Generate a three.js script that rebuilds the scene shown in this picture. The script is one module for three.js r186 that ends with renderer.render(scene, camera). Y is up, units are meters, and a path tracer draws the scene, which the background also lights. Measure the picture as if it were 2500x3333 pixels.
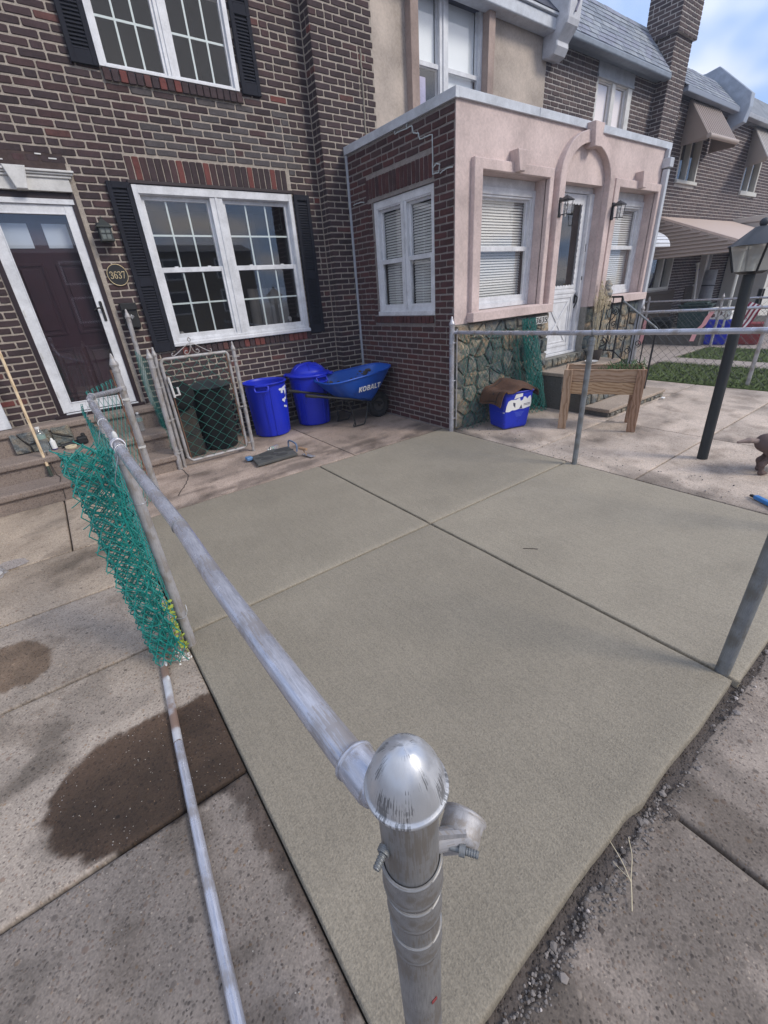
import * as THREE from 'three';
import { RoundedBoxGeometry } from 'three/addons/geometries/RoundedBoxGeometry.js';
import { mergeGeometries, mergeVertices } from 'three/addons/utils/BufferGeometryUtils.js';
import { MarchingCubes } from 'three/addons/objects/MarchingCubes.js';
import { FontLoader } from 'three/addons/loaders/FontLoader.js';
import { TextGeometry } from 'three/addons/geometries/TextGeometry.js';

// ---------- camera, sky, sun, exposure ----------
const scene = new THREE.Scene();
const camera = new THREE.PerspectiveCamera(100.61, 768 / 1024, 0.05, 400);
camera.rotation.order = 'YXZ';
camera.rotation.set(-0.47400, -0.61116, -0.07520);
camera.position.set(0, 1.62, 0);
camera.updateMatrixWorld(true);
const renderer = new THREE.WebGLRenderer({ antialias: true });
renderer.setSize(768, 1024);
renderer.toneMapping = THREE.LinearToneMapping;
renderer.toneMappingExposure = 1.14;
renderer.shadowMap.enabled = true;

function hash(x, y, s) {
  let h = (Math.imul(x | 0, 374761393) + Math.imul(y | 0, 668265263) + Math.imul(s | 0, 2147483647 ^ 0x5bd1e995)) | 0;
  h = Math.imul(h ^ (h >>> 13), 1274126177); h ^= h >>> 16;
  return (h >>> 0) / 4294967296;
}
function vnoise(x, y, s = 0) {
  const xi = Math.floor(x), yi = Math.floor(y); let fx = x - xi, fy = y - yi;
  fx = fx * fx * (3 - 2 * fx); fy = fy * fy * (3 - 2 * fy);
  const a = hash(xi, yi, s), b = hash(xi + 1, yi, s), c = hash(xi, yi + 1, s), d = hash(xi + 1, yi + 1, s);
  return a + (b - a) * fx + (c - a) * fy + (a - b - c + d) * fx * fy;
}
function fbm2(x, y, s = 0, o = 4) { let v = 0, a = 0.5, n = 0; for (let i = 0; i < o; i++) { v += a * vnoise(x, y, s + i * 17); n += a; a *= 0.5; x *= 2.03; y *= 2.03; } return v / n; }
const clamp = (v, a = 0, b = 1) => Math.min(b, Math.max(a, v));
const mix = (a, b, t) => a + (b - a) * t;
const sstep = (a, b, x) => { const t = clamp((x - a) / (b - a)); return t * t * (3 - 2 * t); };
let seedN = 12345;
function rnd() { seedN = (Math.imul(seedN, 1664525) + 1013904223) >>> 0; return seedN / 4294967296; }
const rr = (a, b) => a + (b - a) * rnd();

{ // evening sky of broken cloud, computed as a light probe
  const W = 1024, Hh = 512, d = new Float32Array(W * Hh * 4);
  for (let j = 0; j < Hh; j++) {
    const el = ((j + 0.5) / Hh - 0.5) * Math.PI, y = Math.sin(el), c = Math.cos(el);
    for (let i = 0; i < W; i++) {
      const az = ((i + 0.5) / W - 0.5) * 2 * Math.PI, x = c * Math.cos(az), z = c * Math.sin(az), k = (j * W + i) * 4;
      let r, g, b;
      if (y <= 0) { r = 0.42; g = 0.41; b = 0.40; } else {
        const px = x / (y + 0.22), pz = z / (y + 0.22);
        const n = fbm2(px * 1.7 + 3.1, pz * 2.3 + 7.7, 5, 6) * 0.75 + fbm2(px * 0.6, pz * 0.65, 9, 3) * 0.25;
        const cl = sstep(0.40, 0.60, n), h = Math.pow(1 - y, 2.2), warm = sstep(-0.1, 0.9, z * 0.75 + x * 0.25) * h;
        const br = mix(0.30, 0.46, h), bg = mix(0.49, 0.64, h), bb = mix(0.92, 0.95, h);
        const cr = mix(0.98, 1.42, warm), cg = mix(1.03, 1.25, warm), cb = mix(1.14, 1.08, warm);
        const thick = 0.78 + 0.34 * fbm2(px * 2.4, pz * 2.9, 31, 4), t = cl * 0.92;
        r = mix(br, cr * thick, t); g = mix(bg, cg * thick, t); b = mix(bb, cb * thick, t);
      }
      d[k] = r * 0.95; d[k + 1] = g * 0.95; d[k + 2] = b * 0.97; d[k + 3] = 1;
    }
  }
  const sky = new THREE.DataTexture(d, W, Hh, THREE.RGBAFormat, THREE.FloatType);
  sky.mapping = THREE.EquirectangularReflectionMapping; sky.magFilter = sky.minFilter = THREE.LinearFilter; sky.needsUpdate = true;
  scene.background = sky; scene.environment = sky; scene.backgroundIntensity = 1; scene.environmentIntensity = 1;
}
scene.fog = new THREE.FogExp2(new THREE.Color(0.74, 0.83, 1.0), 0.0028);
const sun = new THREE.DirectionalLight(new THREE.Color(1, 0.93, 0.83), 2.2);
sun.position.set(2 + 0.40 * 20, 0.62 * 20, -3 + 0.67 * 20); sun.target.position.set(2, 0, -3);
sun.castShadow = true; sun.shadow.radius = 32; sun.shadow.mapSize.set(2048, 2048);
Object.assign(sun.shadow.camera, { left: -16, right: 16, top: 16, bottom: -16, near: 0.5, far: 60 });
scene.add(sun); scene.add(sun.target);

// ---------- helpers ----------
const V = (x, y, z) => new THREE.Vector3(x, y, z);
const taken = {};
function numbered(n) { if (!(n in taken)) { taken[n] = 0; return n; } taken[n]++; return n + '_' + String(taken[n]).padStart(3, '0'); }
function thing(name, label, category, at = [0, 0, 0], group) {
  const o = new THREE.Group(); o.name = numbered(name); o.position.set(...at); scene.add(o);
  o.userData = { label, category }; if (group) o.userData.group = group; o.userData.base = at; return o;
}
function fin(m) { m.castShadow = m.receiveShadow = true; return m; }
// part: geometry in world metres, hung under a thing, a part or a structure
function part(name, geo, mat, parent, extra) {
  if (Array.isArray(geo)) geo = merge(geo);
  const m = fin(new THREE.Mesh(geo, mat)); m.name = name;
  if (parent.isGroup) m.position.set(-parent.position.x, -parent.position.y, -parent.position.z);
  parent.add(m); if (extra) Object.assign(m.userData, extra); return m;
}
function one(name, geo, mat, label, category, group) {
  if (Array.isArray(geo)) geo = merge(geo);
  const m = fin(new THREE.Mesh(geo, mat)); m.name = numbered(name); m.userData = { label, category }; if (group) m.userData.group = group; scene.add(m); return m;
}
function struct(name, geo, mat, kind = 'structure') {
  if (Array.isArray(geo)) geo = merge(geo);
  const m = fin(new THREE.Mesh(geo, mat)); m.name = numbered(name); m.userData = { kind }; scene.add(m); return m;
}
function merge(list) {
  const col = list.some(g => g.attributes.color);
  const L = list.map(g0 => {
    const g = g0.index ? g0.toNonIndexed() : g0.clone();
    for (const k of Object.keys(g.attributes)) if (!['position', 'normal', 'uv', 'color'].includes(k)) g.deleteAttribute(k);
    if (!g.attributes.normal) g.computeVertexNormals();
    if (!g.attributes.uv) g.setAttribute('uv', new THREE.BufferAttribute(new Float32Array(g.attributes.position.count * 2), 2));
    if (col && !g.attributes.color) g.setAttribute('color', new THREE.BufferAttribute(new Float32Array(g.attributes.position.count * 3).fill(1), 3));
    return g;
  });
  return mergeGeometries(L, false);
}
// uv in metres by the dominant axis of the face
function uvm(g, ox = 0, oy = 0) {
  if (g.index) g = g.toNonIndexed();
  const p = g.attributes.position, uv = new Float32Array(p.count * 2), a = V(), b = V(), c = V();
  for (let i = 0; i < p.count; i += 3) {
    a.fromBufferAttribute(p, i); b.fromBufferAttribute(p, i + 1).sub(a); c.fromBufferAttribute(p, i + 2).sub(a);
    b.cross(c); const ax = Math.abs(b.x), ay = Math.abs(b.y), az = Math.abs(b.z);
    for (let j = 0; j < 3; j++) {
      a.fromBufferAttribute(p, i + j); let u, v;
      if (ay >= ax && ay >= az) { u = a.x; v = a.z; } else if (ax >= az) { u = a.z; v = a.y; } else { u = a.x; v = a.y; }
      uv[(i + j) * 2] = u + ox; uv[(i + j) * 2 + 1] = v + oy;
    }
  }
  g.setAttribute('uv', new THREE.BufferAttribute(uv, 2)); return g;
}
// box between two corners, edges eased
function bx(x0, y0, z0, x1, y1, z1, r = 0.004) {
  const w = Math.abs(x1 - x0), h = Math.abs(y1 - y0), d = Math.abs(z1 - z0), m = Math.min(w, h, d);
  const g = r > 0 ? new RoundedBoxGeometry(w, h, d, 1, Math.min(r, m * 0.45)) : new THREE.BoxGeometry(w, h, d);
  g.translate((x0 + x1) / 2, (y0 + y1) / 2, (z0 + z1) / 2); return uvm(g);
}
function swapUV(g) { const u = g.attributes.uv; for (let i = 0; i < u.count; i++) u.setXY(i, u.getY(i), u.getX(i)); return g; }
const Yax = V(0, 1, 0);
function rod(a, b, r0, r1 = r0, seg = 12, open = false) {
  const d = V().subVectors(b, a), L = d.length(), g = new THREE.CylinderGeometry(r1, r0, L, seg, 1, open);
  const uv = g.attributes.uv; for (let i = 0; i < uv.count; i++) uv.setXY(i, uv.getX(i) * 6.283 * r0, uv.getY(i) * L);
  g.translate(0, L / 2, 0); g.applyQuaternion(new THREE.Quaternion().setFromUnitVectors(Yax, d.normalize())); g.translate(a.x, a.y, a.z); return g;
}
function tube(pts, r, seg = 6, n, closed = false, tension = 0.5) {
  const c = new THREE.CatmullRomCurve3(pts, closed, 'catmullrom', tension), N = n || pts.length * 6, g = new THREE.TubeGeometry(c, N, r, seg, closed);
  const L = c.getLength(), uv = g.attributes.uv; for (let i = 0; i < uv.count; i++) uv.setXY(i, uv.getY(i) * 6.283 * r, uv.getX(i) * L); return g;
}
// straight-run wire through points (no smoothing)
function wire(pts, r, seg = 4) {
  const P = [], N = [], I = []; let up = V(0.31, 0.9, 0.2).normalize(); const n = pts.length, a = V(), b = V(), t = V();
  for (let i = 0; i < n; i++) {
    t.subVectors(pts[Math.min(n - 1, i + 1)], pts[Math.max(0, i - 1)]).normalize();
    a.crossVectors(t, up).normalize(); b.crossVectors(a, t);
    for (let k = 0; k < seg; k++) { const q = k / seg * Math.PI * 2, c = Math.cos(q), s = Math.sin(q), nx = a.x * c + b.x * s, ny = a.y * c + b.y * s, nz = a.z * c + b.z * s; P.push(pts[i].x + nx * r, pts[i].y + ny * r, pts[i].z + nz * r); N.push(nx, ny, nz); }
    if (i) for (let k = 0; k < seg; k++) { const k2 = (k + 1) % seg, p = (i - 1) * seg, q = i * seg; I.push(p + k, q + k, p + k2, p + k2, q + k, q + k2); }
  }
  const g = new THREE.BufferGeometry(); g.setAttribute('position', new THREE.Float32BufferAttribute(P, 3)); g.setAttribute('normal', new THREE.Float32BufferAttribute(N, 3)); g.setIndex(I);
  return g;
}
function torusAt(c, axis, R, r, seg = 24, tseg = 8) { const g = new THREE.TorusGeometry(R, r, tseg, seg); g.applyQuaternion(new THREE.Quaternion().setFromUnitVectors(V(0, 0, 1), axis.clone().normalize())); g.translate(c.x, c.y, c.z); return g; }
function lathe(prof, seg = 24) { return new THREE.LatheGeometry(prof.map(p => new THREE.Vector2(p[0], p[1])), seg); }
function basis(O, U, N) { const Y = V().crossVectors(N, U); const m = new THREE.Matrix4().makeBasis(U, Y, N); m.setPosition(O); return m; }
const loc = (g, m) => g.applyMatrix4(m);
function shapeGeo(pts, depth, holes = [], bevel = 0) {
  const s = new THREE.Shape(pts.map(p => new THREE.Vector2(p[0], p[1])));
  for (const h of holes) s.holes.push(new THREE.Path(h.map(p => new THREE.Vector2(p[0], p[1]))));
  const g = new THREE.ExtrudeGeometry(s, { depth, bevelEnabled: bevel > 0, bevelSize: bevel, bevelThickness: bevel, bevelOffset: -bevel, bevelSegments: 1, curveSegments: 16 });
  return uvm(g);
}
const rect = (a, b, c, d) => [[a, c], [b, c], [b, d], [a, d]];
const _pv = V();
function px(p) { _pv.copy(p).applyMatrix4(camera.matrixWorldInverse); const f = 1383.3; return [1250 + f * _pv.x / -_pv.z, 1666.5 - f * _pv.y / -_pv.z, -_pv.z]; }
camera.matrixWorldInverse.copy(camera.matrixWorld).invert();
function seen(p, m = 150) { const q = px(p); return q[2] > 0.1 && q[0] > -m && q[0] < 2500 + m && q[1] > -m && q[1] < 3333 + m ? q[2] : 0; }

// ---------- textures ----------
function pnoise(size, f, seed) { // periodic value noise
  const L = new Float32Array(f * f); for (let i = 0; i < f * f; i++) L[i] = hash(i % f, (i / f) | 0, seed);
  const o = new Float32Array(size * size);
  for (let y = 0; y < size; y++) { const v = y / size * f, yi = v | 0; let fy = v - yi; fy = fy * fy * (3 - 2 * fy); const r0 = yi % f * f, r1 = (yi + 1) % f * f;
    for (let x = 0; x < size; x++) { const u = x / size * f, xi = u | 0; let fx = u - xi; fx = fx * fx * (3 - 2 * fx); const x1 = (xi + 1) % f;
      const a = L[r0 + xi], b = L[r0 + x1], c = L[r1 + xi], d = L[r1 + x1]; o[y * size + x] = a + (b - a) * fx + (c - a) * fy + (a - b - c + d) * fx * fy; } }
  return o;
}
function pfbm(size, f, oct, seed, gain = 0.5) { const o = new Float32Array(size * size); let a = 1, n = 0; for (let k = 0; k < oct && f <= size; k++) { const p = pnoise(size, f, seed + k * 13); for (let i = 0; i < o.length; i++) o[i] += a * p[i]; n += a; a *= gain; f *= 2; } for (let i = 0; i < o.length; i++) o[i] /= n; return o; }
const toS = v => { v = clamp(v); return v <= 0.0031308 ? v * 12.92 : 1.055 * Math.pow(v, 1 / 2.4) - 0.055; };
function dtex(size, fn, srgb, rep = 1) {
  const d = new Uint8Array(size * size * 4);
  for (let y = 0; y < size; y++) for (let x = 0; x < size; x++) { const i = y * size + x, c = fn(i, x, y), k = i * 4;
    if (typeof c === 'number') { const b = Math.round(255 * (srgb ? toS(c) : clamp(c))); d[k] = d[k + 1] = d[k + 2] = b; } else for (let j = 0; j < 3; j++) d[k + j] = Math.round(255 * (srgb ? toS(c[j]) : clamp(c[j])));
    d[k + 3] = 255; }
  const t = new THREE.DataTexture(d, size, size); t.wrapS = t.wrapT = THREE.RepeatWrapping; t.magFilter = t.minFilter = THREE.LinearFilter; t.repeat.set(rep, rep);
  if (srgb) t.colorSpace = THREE.SRGBColorSpace; t.needsUpdate = true; return t;
}
const T = {};
{ const S = 512, a = pfbm(S, 8, 6, 1), b = pfbm(S, 64, 3, 2), c = pnoise(S, 256, 3);
  T.tone = dtex(S, i => 0.62 + 0.34 * a[i] + 0.16 * (b[i] - 0.5), true, 1.4);
  T.brick = dtex(S, i => 0.50 + 0.55 * a[i] + 0.40 * (b[i] - 0.5) + 0.15 * (c[i] - 0.5), true, 1);
  T.brickB = dtex(S, i => 0.6 * a[i] + 0.3 * b[i] + 0.1 * c[i], false, 1);
  T.grit = dtex(S, i => 0.5 * b[i] + 0.5 * c[i], false, 3.0);
  T.mortar = dtex(S, i => 0.62 + 0.30 * a[i] + 0.4 * (b[i] - 0.5) + 0.3 * (c[i] - 0.5), true, 2.2); }
{ // poured slab: fine sandy broom finish
  const S = 1024, f = pnoise(S, 512, 11), g = pnoise(S, 256, 12), h = pnoise(S, 128, 13), l = pfbm(S, 4, 4, 15), st = new Float32Array(S * S), sp = pnoise(S, 340, 16);
  const q = pnoise(S, 512, 14); for (let y = 0; y < S; y++) for (let x = 0; x < S; x++) st[y * S + x] = q[((x) & (S - 1)) * 1 + ((y >> 5) & (S - 1)) * S];
  T.slab = dtex(S, i => 0.80 + 0.26 * (g[i] - 0.5) + 0.07 * (h[i] - 0.5) + 0.22 * (f[i] - 0.5) + 0.10 * (l[i] - 0.5) + 0.13 * (st[i] - 0.5) - (sp[i] > 0.93 ? 0.16 : 0), true, 1 / 1.1);
  T.slabB = dtex(S, i => 0.5 * g[i] + 0.1 * h[i] + 0.35 * f[i] + 0.12 * st[i], false, 1 / 1.1); }
{ // worn walk: exposed aggregate
  const S = 1024, a = pfbm(S, 4, 7, 21), b = pnoise(S, 256, 22), f2 = pnoise(S, 512, 29), c = new Float32Array(S * S * 3), hh = new Float32Array(S * S);
  for (let i = 0; i < S * S; i++) { const t = 0.70 + 0.34 * (a[i] - 0.5) + 0.26 * (b[i] - 0.5) + 0.2 * (f2[i] - 0.5); c[i * 3] = t; c[i * 3 + 1] = t * 0.985; c[i * 3 + 2] = t * 0.97; hh[i] = 0.35 + 0.25 * b[i] + 0.3 * (a[i] - 0.5); }
  let s0 = seedN; seedN = 777;
  for (let k = 0; k < 9000; k++) { const X = rnd() * S, Y = rnd() * S, big = rnd(), r = big > 0.985 ? rr(5, 9) : rr(1.2, 4.2), e = rr(0.6, 1), an = rr(0, 3.14), q = rnd();
    const col = q < 0.50 ? [0.36, 0.345, 0.34] : q < 0.62 ? [0.20, 0.19, 0.19] : q < 0.80 ? [0.52, 0.44, 0.40] : q < 0.90 ? [0.62, 0.48, 0.34] : [1.15, 1.12, 1.05], w = rr(0.45, 0.95), ca = Math.cos(an), sa = Math.sin(an);
    for (let dy = -r | 0; dy <= r; dy++) for (let dx = -r | 0; dx <= r; dx++) { const u = (dx * ca + dy * sa) / r, v = (-dx * sa + dy * ca) / (r * e), d = u * u + v * v; if (d > 1) continue; const i = ((Y + dy + S) % S | 0) * S + ((X + dx + S) % S | 0), m = w * (1 - d * d * 0.5); for (let j = 0; j < 3; j++) c[i * 3 + j] = mix(c[i * 3 + j], col[j], m); hh[i] = Math.max(hh[i], 0.55 + 0.35 * (1 - d)); } }
  seedN = s0;
  T.agg = dtex(S, i => [c[i * 3], c[i * 3 + 1], c[i * 3 + 2]], true, 1 / 1.25); T.aggB = dtex(S, i => hh[i], false, 1 / 1.25); }
{ // stucco
  const S = 512, a = pfbm(S, 6, 6, 41), b = pfbm(S, 96, 3, 42);
  T.stucco = dtex(S, i => 0.80 + 0.52 * (a[i] - 0.5) + 0.22 * (b[i] - 0.5), true, 0.55); T.stuccoB = dtex(S, i => 0.4 * a[i] + 0.6 * b[i], false, 1.4); }
{ // galvanised pipe: oxide bloom, streaks along the pipe and rusty grime
  const S = 512, a = pfbm(S, 6, 6, 51), s = pnoise(S, 256, 53), g = pfbm(S, 3, 5, 54), L = new Float32Array(S * S); for (let y = 0; y < S; y++) for (let x = 0; x < S; x++) L[y * S + x] = s[x + (y >> 4) * S];
  T.galv = dtex(S, i => { const t = 0.66 + 0.22 * (a[i] - 0.5) + 0.26 * (L[i] - 0.5), d = sstep(0.56, 0.66, g[i] * 0.75 + L[i] * 0.25) * 0.75; return [mix(t, 0.42, d), mix(t, 0.37, d), mix(t * 1.04, 0.32, d)]; }, true, 4);
  T.galvR = dtex(S, i => 0.46 + 0.45 * (a[i] - 0.5) + 0.25 * sstep(0.56, 0.68, g[i]), false, 4);
  T.rusty = dtex(S, i => { const t = 0.62 + 0.5 * (a[i] - 0.5), d = sstep(0.44, 0.62, g[i] * 0.7 + a[i] * 0.3); return [mix(t, 0.30, d), mix(t, 0.20, d), mix(t, 0.15, d)]; }, true, 3);
  T.scr = dtex(S, i => clamp(0.44 + 0.40 * sstep(0.52, 0.7, a[i]) + 0.25 * L[i]), false, 9);
  T.scrC = dtex(S, i => 0.66 - 0.42 * sstep(0.60, 0.66, a[i] * 0.8 + L[i] * 0.2) + 0.3 * (a[i] - .5), true, 7); }
{ // timber
  const S = 512, w = pfbm(S, 3, 4, 61), f = pnoise(S, 256, 62), q = pnoise(S, 128, 63);
  T.wood = dtex(S, (i, x, y) => { const g = Math.sin((x / S * 9 + w[(y >> 2) * S + x] * 3.2 + 0.7 * w[i]) * 6.28) * 0.5 + 0.5, st = f[(x) + ((y >> 5)) * S], t = 0.80 + 0.22 * (st - 0.5) - 0.30 * g * g; return [t, t * mix(0.86, 0.97, 1 - g), t * mix(0.68, 0.92, 1 - g)]; }, true, 3.2); }
{ const S = 512, a = pfbm(S, 5, 6, 71), b = pfbm(S, 40, 4, 72);
  T.stone = dtex(S, i => { const t = 0.62 + 0.9 * (a[i] - 0.5) + 0.7 * (b[i] - 0.5), w = sstep(0.45, 0.65, a[i]); return [t * (0.92 + 0.2 * w), t, t * (1.04 - 0.18 * w)]; }, true, 3); T.stoneB = dtex(S, i => 0.5 * a[i] + 0.5 * b[i], false, 3);
  T.grass = dtex(S, i => { const t = 0.5 + 0.8 * (b[i] - 0.5) + 0.6 * (a[i] - 0.5); return [t * 0.9, t, t * 0.5]; }, true, 1.2);
  T.scuff = dtex(S, i => 0.86 - 0.5 * sstep(0.60, 0.74, a[i] * 0.6 + b[i] * 0.4) * 0.4 + 0.1 * (b[i] - 0.5), true, 2.0); }

// ---------- materials ----------
const lin = (r, g, b) => new THREE.Color().setRGB(r, g, b);
function std(c, rough = 0.8, o = {}) { return new THREE.MeshStandardMaterial({ color: lin(...c), roughness: rough, metalness: 0, ...o }); }
const stu = { map: T.stucco, bumpMap: T.stuccoB, bumpScale: 0.004 };
const M = {
  mortar: std([0.50, 0.435, 0.37], 0.95, { map: T.mortar, bumpMap: T.grit, bumpScale: 0.004 }),
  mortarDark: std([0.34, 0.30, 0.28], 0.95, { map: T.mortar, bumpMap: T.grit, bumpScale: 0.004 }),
  mortarFar: std([0.52, 0.48, 0.45], 0.95, { map: T.mortar }),
  white: std([0.80, 0.81, 0.84], 0.42, { map: T.tone }), whiteOld: std([0.72, 0.71, 0.69], 0.55, { map: T.tone }),
  grey: std([0.40, 0.42, 0.46], 0.6, { map: T.tone }), fascia: std([0.64, 0.67, 0.72], 0.45, { map: T.tone }),
  navy: std([0.012, 0.013, 0.022], 0.92, { map: T.tone }), black: std([0.008, 0.008, 0.009], 0.62), iron: std([0.02, 0.02, 0.022], 0.5, { metalness: 0.3 }),
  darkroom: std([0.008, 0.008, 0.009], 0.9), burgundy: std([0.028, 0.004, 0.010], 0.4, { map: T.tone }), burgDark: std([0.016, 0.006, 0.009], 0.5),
  muntin: std([0.56, 0.63, 0.62], 0.5), screen: std([0.10, 0.10, 0.11], 0.7),
  pink: std([0.68, 0.55, 0.515], 0.93, stu), pinkTrim: std([0.68, 0.545, 0.51], 0.93, stu), tan: std([0.56, 0.475, 0.405], 0.93, stu), tanTrim: std([0.42, 0.32, 0.275], 0.93, stu),
  blind: std([0.62, 0.62, 0.60], 0.6), shade_or_reflection: std([0.80, 0.84, 0.86], 0.7), sunsetReflection: std([0.92, 0.82, 0.76], 0.7),
  galv: std([0.70, 0.71, 0.76], 0.5, { metalness: 0.4, map: T.galv, roughnessMap: T.galvR }), galvDull: std([0.62, 0.60, 0.58], 0.62, { metalness: 0.35, map: T.galv }),
  galvDark: std([0.34, 0.36, 0.36], 0.55, { metalness: 0.4, map: T.galv }), rusty: std([0.9, 0.9, 0.92], 0.6, { metalness: 0.35, map: T.rusty }),
  rust: std([0.20, 0.10, 0.06], 0.85, { map: T.tone }), steel: std([0.80, 0.81, 0.84], 0.62, { metalness: 0.6, map: T.scrC, roughnessMap: T.scr }),
  vinyl: std([0.006, 0.215, 0.185], 0.38), vinylDark: std([0.008, 0.115, 0.092], 0.45), wireGrey: std([0.10, 0.11, 0.12], 0.6, { metalness: 0.4 }),
  slab: std([0.318, 0.277, 0.217], 0.9, { map: T.slab, bumpMap: T.slabB, bumpScale: 0.0022, vertexColors: true }),
  old: std([0.50, 0.43, 0.37], 0.93, { map: T.agg, bumpMap: T.aggB, bumpScale: 0.003, vertexColors: true }),
  wet: std([0.098, 0.070, 0.054], 0.5, { map: T.agg, bumpMap: T.aggB, bumpScale: 0.003 }),
  soil: std([0.11, 0.09, 0.078], 0.95, { map: T.agg, bumpMap: T.aggB, bumpScale: 0.01 }), ground: std([0.16, 0.145, 0.135], 0.95, { map: T.agg, bumpMap: T.aggB, bumpScale: 0.004 }),
  stepStone: std([0.33, 0.265, 0.225], 0.92, { map: T.agg, bumpMap: T.aggB, bumpScale: 0.003 }), stepTan: std([0.50, 0.41, 0.33], 0.92, { map: T.agg, bumpMap: T.aggB, bumpScale: 0.002 }),
  landing: std([0.15, 0.145, 0.135], 0.93, { map: T.agg, bumpMap: T.aggB, bumpScale: 0.003 }),
  blue: std([0.008, 0.026, 0.56], 0.42, { map: T.scuff }), tub: std([0.008, 0.085, 0.46], 0.40, { map: T.scuff }), tubIn: std([0.012, 0.11, 0.50], 0.45, { map: T.scuff }),
  rubber: std([0.022, 0.020, 0.019], 0.85, { map: T.tone }), rim: std([0.085, 0.075, 0.065], 0.8, { map: T.tone }), mud: std([0.11, 0.095, 0.085], 0.95, { map: T.agg }),
  mat: std([0.125, 0.062, 0.036], 0.97, { bumpMap: T.grit, bumpScale: 0.006, map: T.brick }), cedar: std([0.50, 0.355, 0.255], 0.75, { map: T.wood }), cedarDark: std([0.40, 0.255, 0.18], 0.75, { map: T.wood }),
  pole: std([0.80, 0.66, 0.47], 0.6, { map: T.wood }), leaf: std([0.06, 0.13, 0.035], 0.7, { side: THREE.DoubleSide }), weed: std([0.30, 0.36, 0.05], 0.7, { side: THREE.DoubleSide }), straw: std([0.55, 0.47, 0.32], 0.8),
  grass: std([0.115, 0.16, 0.05], 0.95, { map: T.grass }), blade: std([0.105, 0.16, 0.045], 0.8, { side: THREE.DoubleSide }), blade2: std([0.15, 0.20, 0.07], 0.8, { side: THREE.DoubleSide }),
  slate: [0, 1, 2, 3].map(k => std([[0.29, 0.32, 0.37], [0.24, 0.27, 0.32], [0.33, 0.36, 0.40], [0.26, 0.28, 0.35]][k], 0.8, { map: T.brick })), roofDark: std([0.075, 0.08, 0.11], 0.85, { map: T.brick }),
  awnTan: std([0.38, 0.31, 0.27], 0.6), awnTop: std([0.56, 0.45, 0.39], 0.6), awnGrey: std([0.25, 0.23, 0.22], 0.7), cream: std([0.55, 0.54, 0.50], 0.6), brownSide: std([0.10, 0.075, 0.055], 0.8),
  glass: new THREE.MeshPhysicalMaterial({ color: 0xffffff, roughness: 0.02, transmission: 1, thickness: 0, ior: 2.05 }),
  glassLow: new THREE.MeshPhysicalMaterial({ color: 0xffffff, roughness: 0.03, transmission: 1, thickness: 0, ior: 1.6 }),
  pet: new THREE.MeshPhysicalMaterial({ color: lin(0.93, 0.96, 0.97), roughness: 0.06, transmission: 0.92, thickness: 0, ior: 1.5 }), paper: std([0.78, 0.78, 0.76], 0.8),
  greenBin: std([0.012, 0.045, 0.045], 0.6), red: std([0.22, 0.03, 0.03], 0.6), label: std([0.12, 0.35, 0.40], 0.6), purple: std([0.035, 0.025, 0.22], 0.5),
};

// ---------- ground and paving ----------
struct('ground', uvm(new THREE.PlaneGeometry(300, 300, 1, 1).rotateX(-Math.PI / 2).translate(0, -0.16, 0)), M.ground);
// a slab of paving with eased edges, its own levels of tone and a fine grid to carry stains
function slabGeo(x0, x1, z0, z1, y, tone, step = 0.06, c = 0.008, th = 0.10, wob) {
  const nx = Math.max(1, Math.round((x1 - x0) / step)), nz = Math.max(1, Math.round((z1 - z0) / step)), P = [], C = [], U = [], I = [];
  const W = wob || ((x, z) => [x, z]);
  const push = (x, yy, z, k = 1) => { const [wx, wz] = W(x, z); P.push(wx, yy, wz); const t = tone(wx, wz); C.push(t[0] * k, t[1] * k, t[2] * k); U.push(wx, wz); };
  const X = [...Array(nx + 1).keys()].map(i => mix(x0 + c, x1 - c, i / nx)), Z = [...Array(nz + 1).keys()].map(i => mix(z0 + c, z1 - c, i / nz));
  for (const z of Z) for (const x of X) push(x, y, z);
  const w = nx + 1;
  for (let j = 0; j < nz; j++) for (let i = 0; i < nx; i++) { const a = j * w + i; I.push(a, a + w, a + 1, a + 1, a + w, a + w + 1); }
  const ring = []; for (let i = 0; i <= nx; i++) ring.push(i); for (let j = 1; j <= nz; j++) ring.push(j * w + nx); for (let i = nx - 1; i >= 0; i--) ring.push(nz * w + i); for (let j = nz - 1; j > 0; j--) ring.push(j * w);
  let prev = ring; const top = [...ring];
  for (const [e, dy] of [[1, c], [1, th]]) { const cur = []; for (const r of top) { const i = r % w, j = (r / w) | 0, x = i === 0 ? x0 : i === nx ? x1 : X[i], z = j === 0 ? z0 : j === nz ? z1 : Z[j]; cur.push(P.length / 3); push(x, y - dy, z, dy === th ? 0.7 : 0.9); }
    for (let k = 0; k < ring.length; k++) { const k2 = (k + 1) % ring.length; I.push(prev[k], prev[k2], cur[k], prev[k2], cur[k2], cur[k]); } prev = cur; }
  const g = new THREE.BufferGeometry(); g.setAttribute('position', new THREE.Float32BufferAttribute(P, 3)); g.setAttribute('color', new THREE.Float32BufferAttribute(C, 3)); g.setAttribute('uv', new THREE.Float32BufferAttribute(U, 2)); g.setIndex(I); g.computeVertexNormals(); return g;
}
const g3 = (t, a = 1, b = 1, c = 1) => [t * a, t * b, t * c];
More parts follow.
